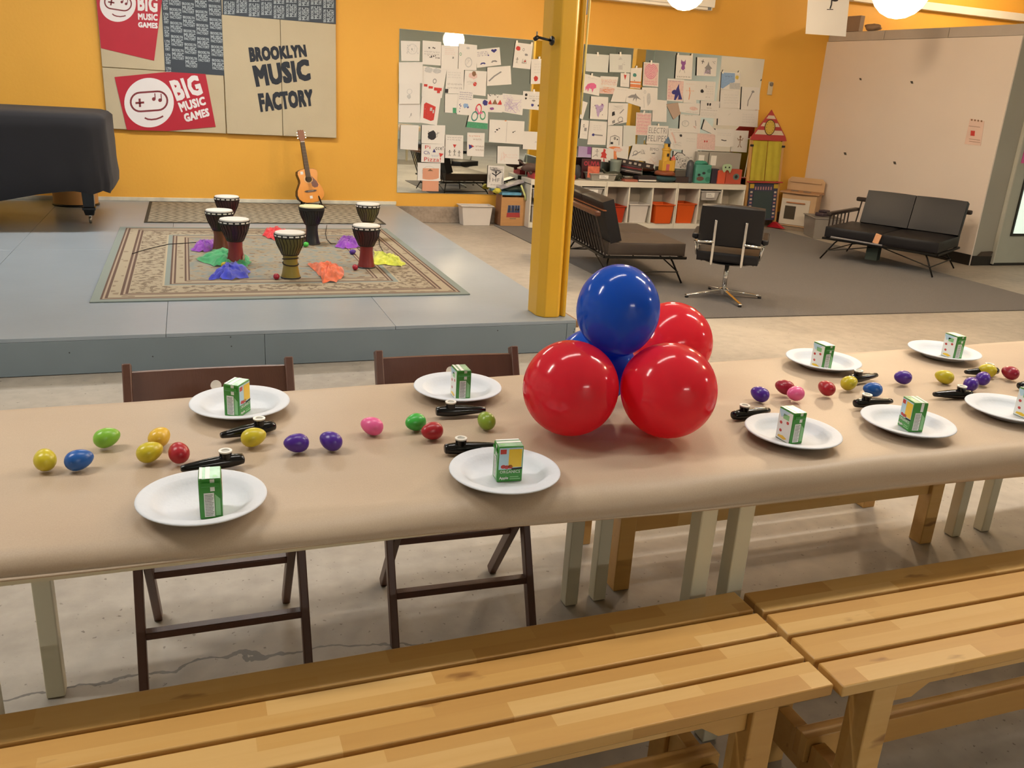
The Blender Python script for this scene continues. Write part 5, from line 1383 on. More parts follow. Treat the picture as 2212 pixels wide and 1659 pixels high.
LIST_R = [
 (q4(134, 180, 382, 196, 366, 386, 126, 372), 'blank translucent sheet at the top, right of the pillar', [], 1, M_paper2),
 (q4(386, 182, 622, 192, 612, 386, 384, 380), 'sheet with faint pencil house, top row right of pillar', [('poly', PALE, [(.4, .3), (.5, .15), (.62, .3)]), ('rect', PALE, .42, .6, .62, .85), ('dots', PALE, .6, .3, .9, .6, 5)], 1, M_paper2),
 (q4(94, 394, 292, 440, 270, 640, 86, 600), 'sheet with a bright pink four legged animal', [('poly', PINK, [(.18, .7), (.3, .5), (.5, .4), (.66, .38), (.78, .45), (.8, .6), (.66, .68), (.6, .9), (.54, .72), (.4, .7), (.34, .92), (.28, .74), (.2, .88)]), ('rows', PALE, .3, .1, .8, .2, 1)], 1),
 (q4(286, 424, 482, 434, 448, 622, 276, 612), 'sheet full of orange and pink block letters', [('rows', ORA, .08, .1, .95, .55, 2), ('rows', RED, .1, .2, .9, .45, 1), ('rect', BLU, .0, .7, 1., 1.), ('scrib', ORA, .05, .6, .95, .95, 30)]),
 (q4(506, 388, 606, 396, 598, 546, 500, 536), 'narrow sheet with a single red carrot shape', [('poly', RED, [(.35, .1), (.65, .12), (.5, .52)]), ('rows', PALE, .2, .7, .8, .8, 1)], 1),
 (q4(452, 540, 588, 556, 556, 708, 396, 700), 'blank sheet under the carrot drawing', [('rows', PALE, .2, .1, .9, .2, 1)]),
 (q4(616, 338, 738, 334, 718, 562, 606, 550), 'sheet with green dot above orange stripes', [('blob', TEAL, .4, .35, .18, .1), ('rect', ORA, .0, .66, 1., .74), ('rect', ORA, .0, .8, 1., .96), ('blob', BRN, .4, .62, .05, .03)], 1),
 (q4(584, 560, 752, 572, 722, 758, 560, 706), 'sheet with a dark grey winged creature', [('poly', PEN, [(.05, .62), (.3, .4), (.5, .35), (.55, .25), (.62, .38), (.98, .6), (.68, .55), (.66, .8), (.58, .55), (.44, .8), (.46, .56), (.2, .64)])]),
 (q4(756, 272, 922, 284, 912, 542, 744, 528), 'sheet with a pink spiral maze', [('rect', BLU, .04, .04, .96, .96), ('spiral', PINK, .5, .38, .42, .34, 5), ('rows', PINK, .15, .75, .9, .95, 2)], 1),
 (q4(738, 546, 908, 552, 902, 798, 722, 790), 'sheet with a pale grey standing figure', [('blob', PALE, .45, .5, .14, .3), ('ring', PALE, .2, .2, .06, .03), ('line', PALE, [(.15, .4), (.2, .9)], .03)]),
 (q4(1116, 194, 1292, 202, 1276, 462, 1098, 450), 'sheet with a purple cat', [('poly', PUR, [(.3, .18), (.38, .26), (.5, .26), (.56, .17), (.58, .36), (.52, .42), (.56, .56), (.44, .64), (.3, .56), (.36, .42), (.28, .34)]), ('line', PEN, [(.3, .6), (.22, .74)], .02), ('line', PEN, [(.5, .62), (.56, .74)], .02), ('rows', INK, .1, .86, .9, .96, 1)], 2),
 (q4(1338, 218, 1556, 228, 1540, 428, 1330, 418), 'sheet with a pencil pagoda and two stars', [('poly', PEN, [(.4, .85), (.44, .6), (.38, .58), (.52, .4), (.58, .2), (.62, .4), (.78, .58), (.7, .62), (.72, .9)]), ('scrib', LAV, .3, .6, .75, .95, 24), ('line', INK, [(.2, .2), (.36, .25)], .03), ('line', INK, [(.3, .12), (.26, .34)], .03), ('scrib', PEN, .75, .15, .95, .35, 8)]),
 (q4(1014, 450, 1198, 462, 1180, 702, 1004, 690), 'pink tinted sheet with navy rooster shape', [('rect', BLU, .03, .08, .97, .95), ('blob', NAVY, .45, .6, .18, .12), ('poly', NAVY, [(.55, .45), (.7, .2), (.72, .4), (.85, .7), (.95, .9), (.7, .92), (.72, .7), (.55, .95), (.45, .95), (.5, .6)]), ('rows', PUR, .1, .05, .8, .15, 1), ('rows', PINK, .08, .3, .25, .85, 4)]),
 (q4(1192, 470, 1334, 478, 1326, 722, 1184, 712), 'sheet with slim orange outline figure', [('line', ORA, [(.45, .3), (.5, .55), (.42, .85)], .05), ('rows', BLU, .2, .1, .8, .2, 1), ('rows', ORA, .2, .4, .8, .5, 1)]),
 (q4(1322, 478, 1538, 486, 1522, 694, 1324, 682), 'sheet with one black blot beside faint text', [('blob', INK, .32, .52, .09, .11), ('rows', PALE, .55, .2, .9, .7, 4), ('line', INK, [(.52, .2), (.52, .35)], .02), ('rows', PEN, .5, .8, .75, .85, 1)]),
 (q4(1604, 376, 1808, 386, 1800, 578, 1592, 568), 'sheet with a blue painted sky and yellow sun', [('poly', SKY, [(0, .05), (.7, .05), (.72, .55), (.4, .7), (.1, .95), (0, .9)]), ('blob', YEL, .82, .28, .1, .12), ('rect', PALE, .45, .6, 1., .95), ('rows', NAVY, .2, .2, .6, .3, 1)], 2),
 (q4(1592, 572, 1802, 580, 1796, 772, 1580, 768), 'sheet with faint ruled pencil lines under the sky painting', [('rows', PALE, .2, .2, .9, .8, 4)]),
 (q4(1824, 540, 2018, 548, 2010, 792, 1810, 786), 'sheet with one curved grey stem', [('line', PEN, [(.6, .2), (.5, .4), (.38, .6), (.35, .85)], .05), ('blob', PEN, .62, .2, .08, .06)]),
 (q4(184, 642, 372, 652, 362, 898, 172, 888), 'sheet with a lavender heart shaped robot', [('poly', LAV, [(.25, .38), (.4, .35), (.5, .42), (.65, .34), (.78, .36), (.7, .6), (.55, .7), (.48, .92), (.4, .85), (.34, .62)]), ('dots', PEN, .1, .4, .9, .8, 8), ('dots', PUR, .6, .32, .8, .38, 4)]),
 (q4(376, 714, 586, 722, 572, 926, 364, 962), 'sheet with black squares, crossed tools and a snail', [('poly', INK, [(.2, .42), (.32, .38), (.36, .56), (.2, .6)]), ('poly', PEN, [(.22, .82), (.36, .78), (.38, .92), (.24, .95)]), ('line', PEN, [(.6, .5), (.8, .3)], .05), ('ring', PEN, .65, .8, .12, .03), ('line', INK, [(.3, 1.0), (.8, .9)], .03), ('scrib', PALE, .2, .1, .8, .35, 12)]),
 (q4(84, 690, 148, 712, 92, 896, 60, 880), 'narrow blank strip sheet against the pillar', []),
 (q4(676, 818, 842, 828, 832, 1072, 666, 1062), 'sheet filled with pink brush lettering', [('rect', BLU, .02, .02, .98, .98), ('rows', PINK, .08, .05, .9, .9, 6)], 1),
 (q4(856, 676, 1008, 690, 1002, 924, 846, 916), 'blank sheet above the pencilled capital letters', []),
 (q4(1000, 730, 1130, 712, 1160, 830, 1080, 896), 'grey brown folded sheet hanging by a corner', [], 0, mat('grey_brown_paper', 'b7a294', 0.8)),
 (q4(1130, 716, 1368, 722, 1362, 842, 1150, 812), 'sheet lying crosswise with a faint rust smear', [('blob', BLU, .7, .5, .2, .2), ('rows', PEN, .3, .8, .9, .95, 1)]),
 (q4(1376, 690, 1584, 700, 1560, 886, 1364, 872), 'printed sheet with a small black emblem over a text line', [('blob', INK, .38, .2, .05, .1), ('blob', INK, .5, .2, .05, .1), ('rows', INK, .35, .38, .6, .45, 1), ('rows', PEN, .05, .5, .9, .58, 1), ('rows', PALE, .05, .66, .9, .9, 3)]),
 (q4(1568, 768, 1790, 776, 1780, 966, 1558, 956), 'blank pinkish sheet under the ruled one', [('line', PALE, [(.5, .4), (.6, .3)], .02)]),
 (q4(1790, 788, 2004, 796, 1992, 980, 1780, 968), 'faintly lined sheet at the right mirror edge', [('rows', PALE, .2, .2, .8, .8, 4)]),
 (q4(1152, 838, 1376, 850, 1364, 1046, 1140, 1032), 'sheet with a grey pencil globe and small arrows', [('ring', PALE, .28, .5, .16, .04), ('scrib', PALE, .15, .35, .42, .65, 10), ('line', PEN, [(.75, .3), (.8, .6)], .03), ('scrib', RED, .65, .6, .8, .75, 6), ('rows', PEN, .2, .0, .6, .06, 1)]),
 (q4(78, 898, 164, 908, 142, 1108, 58, 1100), 'narrow sheet of small black doodles next to pillar', [('rect', PEN, .5, .4, .8, .58), ('ring', INK, .4, .3, .07, .03), ('rows', PALE, .2, .7, .8, .8, 1)]),
 (q4(170, 908, 360, 920, 342, 1172, 142, 1166), 'sheet with blue star and pencil sword line', [('blob', NAVY, .28, .58, .09, .06), ('line', PEN, [(.36, .58), (.8, .6)], .05), ('rows', PALE, .25, .15, .7, .4, 3)]),
 (q4(366, 962, 530, 966, 522, 1214, 352, 1204), 'sheet with a pencil shield and bird', [('line', PEN, [(.2, .85), (.22, .5), (.5, .42), (.78, .5), (.78, .85)], .04), ('blob', PEN, .5, .55, .08, .08), ('blob', INK, .66, .6, .05, .04), ('rect', INK, .24, .72, .4, .82)]),
 (q4(536, 958, 670, 966, 664, 1170, 528, 1204), 'blank curling sheet left of the pink lettering', [], 0, M_paper2),
 (q4(806, 958, 1026, 968, 1006, 1170, 782, 1158), 'sheet with two lines of outlined pencil capitals', [('text', PEN, 'ELECTRI', .05, .1, .95, .42), ('text', PEN, 'FELIPES', .05, .52, .95, .86)], 1),
 (q4(1026, 988, 1196, 998, 1186, 1226, 1014, 1214), 'sheet with a black ball beside slanted pencil script', [('blob', INK, .8, .32, .09, .07), ('rows', PEN, .1, .05, .5, .12, 1), ('line', BLU, [(.2, .2), (.35, .4), (.5, .7)], .1), ('scrib', PALE, .3, .6, .9, .95, 16)]),
 (q4(1190, 1036, 1352, 1046, 1340, 1306, 1176, 1290), 'blank sheet hanging low beside the red dotted one', [('rows', PALE, .2, .2, .8, .4, 2)]),
 (q4(1334, 1040, 1546, 1050, 1528, 1236, 1326, 1222), 'pinkish sheet with two small red dots', [('rect', BLU, .02, .04, .98, .96), ('blob', RED, .42, .48, .04, .06), ('blob', RED, .54, .48, .04, .06)]),
 (q4(1420, 890, 1570, 1050, 1560, 1078, 1388, 1000), 'white paper folded like a dart', []),
 (q4(1536, 994, 1746, 1004, 1730, 1196, 1530, 1184), 'sheet with a dark streak at its centre', [('line', INK, [(.32, .62), (.5, .66), (.6, .64)], .05), ('rows', PALE, .1, .2, .8, .4, 2)]),
 (q4(1716, 1012, 1898, 1018, 1874, 1254, 1698, 1242), 'sheet with a brown gingerbread man', [('fig', BRN, .53, .52, .3)]),
 (q4(48, 1184, 188, 1194, 184, 1310, 40, 1300), 'lavender sheet low beside the pillar', [('scrib', LAV, .05, .1, .9, .9, 20), ('rect', PUR, .7, .0, 1., .7)], 0, M_bluep),
 (q4(196, 1198, 310, 1206, 296, 1334, 190, 1324), 'small sheet with black figure', [('fig', PEN, .5, .4, .3), ('line', PEN, [(.1, .8), (.4, .6), (.6, .75)], .05)]),
 (q4(286, 1206, 376, 1210, 372, 1360, 280, 1350), 'small sheet with a bright red dancing shape', [('poly', RED, [(.4, .02), (.65, .1), (.6, .3), (.8, .45), (.7, .55), (.78, .75), (.5, .72), (.55, 1.0), (.4, .98), (.42, .7), (.05, .72), (.2, .5), (.1, .35), (.35, .25)])]),
 (q4(376, 1180, 596, 1190, 582, 1352, 360, 1340), 'sheet with an orange tree', [('blob', ORA, .3, .12, .3, .1), ('poly', ORA, [(.26, .2), (.42, .2), (.4, .5), (.5, .98), (.3, .9)]), ('blob', BLU, .45, .25, .25, .15)]),
 (q4(640, 1162, 796, 1168, 782, 1350, 590, 1330), 'sheet with a pencil machine of circles', [('ring', PEN, .3, .55, .13, .04), ('line', PEN, [(.15, .75), (.6, .45)], .06), ('scrib', PEN, .55, .3, .9, .6, 20), ('rows', PALE, .3, .85, .7, .9, 1)]),
 (q4(796, 1162, 966, 1174, 940, 1404, 774, 1386), 'sheet lettered BMO in pencil above faint scribble', [('text', PEN, 'BMO', .2, .15, .75, .3), ('scrib', PEN, .3, .36, .6, .46, 12), ('scrib', BLU, .1, .5, .9, .95, 16)]),
 (q4(1082, 1236, 1332, 1302, 1326, 1446, 1070, 1426), 'ink drawing of many small heads, lowest of the right mirror', [('dots', INK, .1, .2, .7, .9, 22), ('scrib', PEN, .05, .1, .9, .9, 40), ('line', INK, [(.02, .3), (.15, .05), (.35, .0), (.5, .1)], .04)]),
 (q4(1080, 996, 1160, 1000, 1150, 1030, 1076, 1030), 'tiny pencilled slip tucked between larger sheets', [('rows', INK, .1, .3, .9, .7, 1)]),
]
for it in LIST_L:
    drawing(LM, it[0], it[1], it[2], it[4] if len(it) > 4 else None, it[3] if len(it) > 3 else False)
for it in LIST_R:
    drawing(RM, it[0], it[1], it[2], it[4] if len(it) > 4 else None, it[3] if len(it) > 3 else False)
# sheet hanging from the ceiling lines near the big globe
Y = 7.6
t, c = sheet('hanging_sheet', [(1748, -40), (1838, -34), (1827, 79), (1740, 73)], Y, M_paper, 'white sheet with a small black tree hanging beside the globe lamp', 'drawing')
b = B(); P = onp(Y - 0.001)
b.stroke([(1797, -2), (1796, 10), (1793, 19)], 3.0, P); b.stroke([(1786, 20.5), (1800, 20.5)], 1.6, P); b.disc((1804, 0), 7, P, 12, 3.5); b.disc((1794, -14), 12, P, 14)
printed(t, c, b, 'drawing_lines', [PAL[0]])
for sx in (-0.1, 0.1): B().tube([(sx, 0.001, 0.1), (sx, 0.001, CEIL - c.z)], 0.0015, 4).build('string', M_white, t)
# ================================================================== SHELVES, BINS AND TOYS
M_shelf = mat('shelf_white_laminate', 'e2ddd0', 0.4, var=0.02)
SHX = [(3.672, 3.995, 4.312, 4.637), (4.641, 4.95, 5.27, 5.603), (5.607, 5.925, 6.25, 6.585)]
SHY0, SHY1, SHZ = 9.375, 9.70, 0.562
for xs4, lab in zip(SHX, ('white cubby shelf at left, half behind the yellow pillar', 'white cubby shelf in the middle with an orange bin at its right', 'white cubby shelf at right end beside the puppet theatre')):
    t = thing('cubby_shelf', lab, 'shelf', (xs4[0], SHY0, 0), 0, 'white cubby shelves under the mirror')
    W = xs4[3] - xs4[0]; D_ = SHY1 - SHY0
    for x in (0.0, W - 0.018): B().bx(x, x + 0.018, 0, D_, 0.009, SHZ - 0.05).build('side_panel', M_shelf, t, bevel=0.002)
    for x in (xs4[1] - xs4[0], xs4[2] - xs4[0]): B().bx(x - 0.009, x + 0.009, 0.004, D_ - 0.012, 0.075, SHZ - 0.0625).build('divider', M_shelf, t, bevel=0.002)
    B().bx(0, W, -0.004, D_, SHZ - 0.062, SHZ).build('top_board', M_shelf, t, bevel=0.002)
    B().bx(0.0185, W - 0.0185, 0.0, D_, 0.009, 0.072).build('plinth', M_shelf, t, bevel=0.002)
    B().bx(0.0185, W - 0.0185, D_ - 0.01, D_, 0.0725, SHZ - 0.0625).build('back_board', mat('shelf_back', 'c9c0b2', 0.6), t)
M_binG = mat('bin_grey_plastic', 'bdb9b6', 0.35, var=0.03); M_binO = mat('bin_orange_plastic', 'd85a1e', 0.35, var=0.04); M_binW = mat('bin_white_plastic', 'd8d2cd', 0.35, var=0.05)
M_lab = mat('bin_label_paper', 'e8e6e2', 0.7)
def bin_(name, x, y, z, w, d, h, m, label, taper=0.86, lip=0.012, tag_=False, group='plastic storage bins', rotz=0.0):
    t = thing(name, label, 'storage bin', (x, y, z), rotz, group)
    b = B(); n = 4
    def ring(s, zz, e=0.0): return [b.pt((sx * (w / 2 * s + e), sy * (d / 2 * s + e), zz)) for sx, sy in ((-1, -1), (1, -1), (1, 1), (-1, 1))]
    th = 0.004
    rs = [ring(taper, 0), ring(1.0, h - 0.012), ring(1.0, h - 0.012, lip), ring(1.0, h, lip), ring(1.0, h, -th), ring(taper, th * 2, -th)]
    b.face(rs[0][::-1])
    for A_, D2 in zip(rs, rs[1:]):
        for j in range(n): b.face((A_[j], A_[(j + 1) % n], D2[(j + 1) % n], D2[j]))
    b.face(rs[-1])
    b.build('bin_shell', m, t, bevel=0.004)
    if tag_:
        k = (1 + taper) / 2
        b = B(); b.bx(-0.06, 0.06, -d / 2 - 0.004, -d / 2 - 0.002, h * 0.30, h * 0.80)
        lb = b.build('label', M_lab, t)
        b = B()
        for r in range(2): b.poly([(-0.045, -d / 2 - 0.0045, h * (0.45 + r * 0.16)), (0.03 - 0.02 * r, -d / 2 - 0.0045, h * (0.45 + r * 0.16)), (0.03 - 0.02 * r, -d / 2 - 0.0045, h * (0.5 + r * 0.16)), (-0.045, -d / 2 - 0.0045, h * (0.5 + r * 0.16))])
        o = b.build('label_text', PAL[7], lb); o['kind'] = 'stuff'
    return t
cy = SHY0 + 0.15
col = lambda u, i: (SHX[u][i] + SHX[u][i + 1]) / 2
bin_('storage_bin', col(0, 0), cy, 0.0735, 0.255, 0.27, 0.2, M_binG, 'deep grey bin bottom left cubby, beside the pillar', tag_=True)
bin_('storage_bin', col(0, 0), cy, 0.345, 0.255, 0.27, 0.12, M_binG, 'shallow grey labelled bin above the deep one, beside the pillar', tag_=True)
bin_('storage_bin', col(0, 1), cy, 0.0735, 0.255, 0.27, 0.2, M_binG, 'deep grey bin in the cubby hidden by the pillar')
bin_('storage_bin', col(0, 2), cy, 0.375, 0.255, 0.27, 0.11, M_binG, 'shallow grey labelled bin just right of the pillar', tag_=True)
bin_('storage_bin', col(1, 0), cy, 0.0735, 0.255, 0.27, 0.2, mat('bin_red_plastic', 'b53b1e', 0.35), 'red orange bin behind the near sofa back')
bin_('storage_bin', col(1, 1), cy, 0.0735, 0.255, 0.27, 0.225, M_binW, 'deep white bin left of the orange bins')
bin_('storage_bin', col(1, 2), cy - 0.05, 0.0735, 0.25, 0.27, 0.235, M_binO, 'orange bin pulled out in the middle shelf', lip=0.016)
bin_('storage_bin', col(2, 0), cy, 0.0735, 0.25, 0.27, 0.245, M_binO, 'orange bin in the first cubby of the right shelf', lip=0.016)
bin_('storage_bin', col(2, 1), cy, 0.36, 0.255, 0.27, 0.12, M_binG, 'shallow grey labelled bin above the swivel chair', tag_=True)
for (x, lab) in ((col(1, 0), None),):
    B_t = tag(B().prism([(-0.012, 0), (0.012, 0), (0.012, 0.025), (0, 0.037), (-0.012, 0.025)], lambda u, v, q: (x + u, SHY0 + 0.305 + q, 0.40 + v), 0, 0.002).build('paper_tag', M_lab), 'tiny white house shaped tag inside the cubby above the red orange bin', 'tag')
# white bin and printed crate left of the shelf
bin_('storage_tub', 3.10, 9.64, 0.0, 0.37, 0.17, 0.23, M_binW, 'white plastic tub on the floor by the concrete footing', taper=0.87, lip=0.016, group=None)
t = thing('cardboard_crate', 'tan crate with a red and navy picture print, left of shelf', 'crate', (3.525, 9.62, 0.0085))
M_card = mat('tan_crate_wood', 'c0905c', 0.6, var=0.08, scale=5, stretch=(1, 1, 8))
B().bx(-0.15, 0.15, -0.11, -0.10, 0, 0.33).build('front_panel', M_card, t, bevel=0.002)
B().bx(-0.15, 0.15, 0.09, 0.10, 0, 0.33).build('rear_panel', M_card, t, bevel=0.002)
for s in (-1, 1): B().bx(s * 0.145 - 0.005, s * 0.145 + 0.005, -0.0995, 0.0895, 0, 0.35).build('end_panel', mat('crate_end_wood', '96694a', 0.6), t, bevel=0.002)
B().bx(-0.139, 0.139, -0.0995, 0.0895, 0, 0.01).build('bottom', M_card, t)
P = lambda u, v: (u, -0.1108, v)
b = B(); b.mi = 0; b.poly([P(-0.082, 0.10), P(0.085, 0.10), P(0.085, 0.24), P(-0.068, 0.24)])
P = lambda u, v: (u, -0.1112, v)
b.mi = 1; b.poly([P(-0.082, 0.10), P(0.087, 0.10), P(0.08, 0.155), P(-0.078, 0.152)])
b.mi = 2
for x, w in ((-0.05, 0.02), (-0.005, 0.022), (0.035, 0.016), (0.065, 0.014)): b.poly([P(x - w, 0.155), P(x + w, 0.155), P(x + w * 0.7, 0.235), P(x - w * 0.8, 0.238)])
b.mi = 3
for x in (-0.03, 0.02, 0.055): b.disc((x, 0.19), 0.013, P, 10)
b.mi = 2; b.poly([P(-0.04, 0.082), P(0.04, 0.082), P(0.04, 0.087), P(-0.04, 0.087)])
b.build('picture_print', [mat('print_dusk', '8a8790', 0.7), mat('print_red', 'a83a3a', 0.7), mat('print_navy2', '2c3a5c', 0.7), mat('print_beige', 'b59c86', 0.7)], t)
def solid(name, label, cat, m, fn, bevel=0.003, smooth=False, group=None):
    b = B(); fn(b); return tag(b.build(name, m, bevel=bevel, smooth=smooth), label, cat, group)
def wbox(px0, py0, px1, py1, Y0_, depth, zfix=None):
    """box whose front face fills the pixel rectangle on the plane y = Y0_"""
    a = at_y((px0 + px1) / 2, py1, Y0_); c = at_y((px0 + px1) / 2, py0, Y0_)
    l = at_y(px0, (py0 + py1) / 2, Y0_).x; r = at_y(px1, (py0 + py1) / 2, Y0_).x
    z0 = a.z if zfix is None else zfix
    return (l, r, Y0_, Y0_ + depth, z0, max(c.z, z0 + 0.005))
rotb = lambda b, c, s, ry=0, rz=0, rx=0: b.box(c, s, Matrix.Rotation(rz, 3, 'Z') @ Matrix.Rotation(ry, 3, 'Y') @ Matrix.Rotation(rx, 3, 'X'))
TOYS = 'things heaped on the tan crate'
solid('picture_book', 'blue and white picture book on top of the tan crate', 'book', mat('book_blue', '5f9fc4', 0.4, var=0.3, scale=14), lambda b: rotb(b, (3.50, 9.60, 0.375), (0.24, 0.16, 0.03)), group=TOYS)
solid('grey_magazine', 'tilted grey magazine with pink edge lying on the crate pile', 'magazine', mat('magazine_grey', '9a97a0', 0.4, var=0.3, scale=20), lambda b: rotb(b, (3.50, 9.60, 0.475), (0.30, 0.15, 0.022), R(-17)), group=TOYS)
def lump(b, c, s, seed, n=14, k=9, rough=0.18):
    rnd = random.Random(seed); ph = [rnd.uniform(0, 6) for _ in range(4)]
    def f(u, v):
        a, t_ = 2 * math.pi * v, math.pi * u
        r_ = 1 + rough * math.sin(3 * a + ph[0] + 2 * t_) * math.sin(t_) + rough * 0.7 * math.sin(5 * a - 3 * t_ + ph[1]) * math.sin(t_)
        return (c[0] + s[0] * r_ * math.sin(t_) * math.cos(a), c[1] + s[1] * r_ * math.sin(t_) * math.sin(a), c[2] - s[2] * r_ * math.cos(t_))
    b.grid(f, k, n, wrap=True)
solid('dark_bag', 'dark crumpled green bag in the crate pile', 'bag', mat('bag_dark_green', '3d4a42', 0.5, var=0.2), lambda b: lump(b, (3.56, 9.62, 0.425), (0.12, 0.06, 0.032), 3), 0, True, TOYS)
solid('yellow_ribbon', 'crumpled yellow ribbon hanging from the left of the crate pile', 'ribbon', mat('ribbon_yellow', 'd2c94a', 0.6), lambda b: lump(b, (3.33, 9.55, 0.405), (0.045, 0.03, 0.03), 5, rough=0.3), 0, True, TOYS)
solid('pale_ribbon', 'pale yellow ribbon hanging down between crate and shelf', 'ribbon', mat('ribbon_pale', 'c9cf8a', 0.6), lambda b: b.tube([(3.60, 9.50, 0.48), (3.625, 9.495, 0.42), (3.655, 9.49, 0.36), (3.66, 9.49, 0.31)], 0.012, 6), 0, True, TOYS)
# things on top of the shelves
TS = SHZ + 0.0015; YS = 9.44
G = 'toys and books along the shelf tops'
def shelfbox(px0, py0, px1, py1, m, name, label, cat, Y_=YS, depth=0.08, bevel=0.003):
    x0, x1, y0, y1, z0, z1 = wbox(px0, py0, px1, py1, Y_, depth, TS)
    return tag(B().bx(x0, x1, y0, y1, z0, z1).build(name, m, bevel=bevel), label, cat, G), (x0, x1, z0, z1)
M_redb = mat('toybox_red', 'b8303a', 0.4); M_blueb = mat('toybox_blue', '2b58a8', 0.4); M_whiteb = mat('toybox_white', 'cfdad8', 0.4)
solid('game_box', 'flat red game box at left end of the shelf top', 'box', M_redb, lambda b: rotb(b, (3.98, 9.52, TS + 0.028), (0.52, 0.22, 0.055)), group=G)
solid('game_box', 'blue game box lying on the flat red one', 'box', M_blueb, lambda b: rotb(b, (4.02, 9.52, TS + 0.085), (0.40, 0.2, 0.04), 0, R(6)), group=G)
solid('shoe_box', 'open white box tilted over the blue game box', 'box', M_whiteb, lambda b: rotb(b, (3.93, 9.53, TS + 0.165), (0.24, 0.16, 0.09), R(12), R(20)), group=G)
solid('slate_bag', 'slate blue crumpled bag behind the white box, beside the pillar', 'bag', mat('slate_cloth', '565b6a', 0.8, var=0.2), lambda b: lump(b, (4.19, 9.64, TS + 0.20), (0.10, 0.04, 0.085), 8), 0, True, G)
solid('brown_toy', 'brown toy animal at left end of the shelf top', 'toy', mat('toy_brown', '5a4640', 0.6), lambda b: (lump(b, (3.70, 9.5, TS + 0.12), (0.10, 0.05, 0.05), 9), b.tube([(3.66, 9.5, TS + 0.13), (3.59, 9.5, TS + 0.17), (3.545, 9.5, TS + 0.2)], 0.009, 6), b.tube([(3.70, 9.5, TS + 0.08), (3.72, 9.5, TS + 0.05)], 0.02, 6)), 0, True, G)
solid('dark_backpack', 'dark grey backpack on the shelf, just right of pillar', 'bag', mat('backpack_dark', '3c3d44', 0.7, var=0.2), lambda b: lump(b, (4.30, 9.53, TS + 0.085), (0.055, 0.05, 0.08), 12), 0, True, G)
bk, (x0, x1, z0, z1) = shelfbox(1257, 344, 1297, 393, mat('book_dark_red', '4a2428', 0.4), 'picture_book', 'upright dark book titled OLIVIA in red letters', 'book', 9.62, 0.03)
b = B(); put_text(b, 'OLIVIA', lambda u, v: (x0 + (x1 - x0) * (0.08 + 0.84 * u), 9.6195 - 0.0008, z0 + (z1 - z0) * (0.66 + 0.24 * v)), 0.03)
o = b.build('cover_title', mat('book_title_red', 'b23848', 0.5), bk)
bin_('storage_bin', 4.60, 9.5, TS, 0.33, 0.2, 0.085, mat('bin_clear_plastic', 'b9b6ae', 0.25, trans=0.3), 'low clear tray with a white label on the shelf top, right of pillar', taper=0.9, tag_=True)
shelfbox(1270, 365, 1295, 377, mat('book_orange_pink', 'd8735a', 0.4, var=0.3, scale=18), 'small_book', 'small orange and pink book standing in the clear tray', 'book', 9.44, 0.012)[0].location.z = 0.03
def dino(b):
    p = at_y(1327, 385, 9.47)
    lump(b, (p.x, 9.5, TS + 0.055), (0.11, 0.07, 0.055), 15, rough=0.06)
    b.tube([(p.x - 0.09, 9.5, TS + 0.06), (p.x - 0.13, 9.5, TS + 0.10), (p.x - 0.15, 9.5, TS + 0.125), (p.x - 0.17, 9.5, TS + 0.12)], [0.025, 0.016, 0.013, 0.012], 8)
    for dx in (-0.06, 0.06): b.tube([(p.x + dx, 9.47, TS + 0.04), (p.x + dx, 9.46, TS)], 0.02, 8)
solid('toy_dinosaur', 'dark green toy dinosaur on the shelf top', 'toy', mat('dino_green', '3c4034', 0.6, var=0.3, scale=30), dino, 0, True, G)
p = at_y(1333, 366, 9.58)
solid('grey_pitcher', 'grey green pitcher standing behind the toy dinosaur', 'pitcher', mat('pitcher_grey', '7d8880', 0.4), lambda b: b.lathe([(0.055, 0), (0.062, 0.1), (0.068, 0.2), (0.072, 0.235), (0.066, 0.235), (0.058, 0.02)], 18, (p.x, 9.63, TS)), 0, True, G)
bks = [('554a4a', 0.014), ('9c9696', 0.016), ('3a3437', 0.02), ('8a3a40', 0.018), ('4a3c40', 0.02)]
z = TS + 0.07
for i, (c_, th_) in enumerate(bks):
    lab = ('dark grey book at bottom of the leaning pile', 'pale grey book second in the leaning pile', 'black book in the middle of the leaning pile', 'red book near the top of the leaning pile', 'dark plum book topping the leaning pile')[i]
    pz = at_y(1365, 372, 9.52)
    solid('picture_book', lab, 'book', mat('pile_book_%d' % i, c_, 0.45, var=0.15, scale=10), lambda b: rotb(b, (pz.x + 0.006 * (i % 2), 9.55, z + th_ / 2 + 0.02), (0.25 - 0.015 * i, 0.15, th_ - 0.002), R(7)), group=G); z += th_
p = at_y(1356, 384, 9.46)
solid('steel_bowl', 'small steel bowl under the leaning book pile', 'bowl', mat('bowl_steel', '9a9a92', 0.25, 0.7), lambda b: b.lathe([(0.025, 0.0), (0.05, 0.02), (0.064, 0.05), (0.066, 0.06), (0.061, 0.06), (0.045, 0.022), (0.02, 0.006)], 20, (p.x, 9.465, TS)), 0, True, G)
q0, q1 = at_y(1333, 346, 9.62), at_y(1412, 361, 9.62)
ang = math.atan2(q1.z - q0.z, q1.x - q0.x)
fb = solid('film_strip_board', 'long black board with pale squares, slanting down behind the books', 'board', mat('strip_dark', '332a2c', 0.5), lambda b: rotb(b, ((q0.x + q1.x) / 2, 9.63, (q0.z + q1.z) / 2), ((q1 - q0).length, 0.008, 0.062), -ang), 0.001, group=G)
b = B()
for k, f_ in enumerate((0.2, 0.36, 0.5, 0.62, 0.85)):
    cx_ = q0.lerp(q1, f_); b.box((cx_.x, 9.6245, cx_.z - 0.004 * (k % 2)), (0.05 if k == 4 else 0.036, 0.002, 0.026), Matrix.Rotation(-ang, 3, 'Y'))
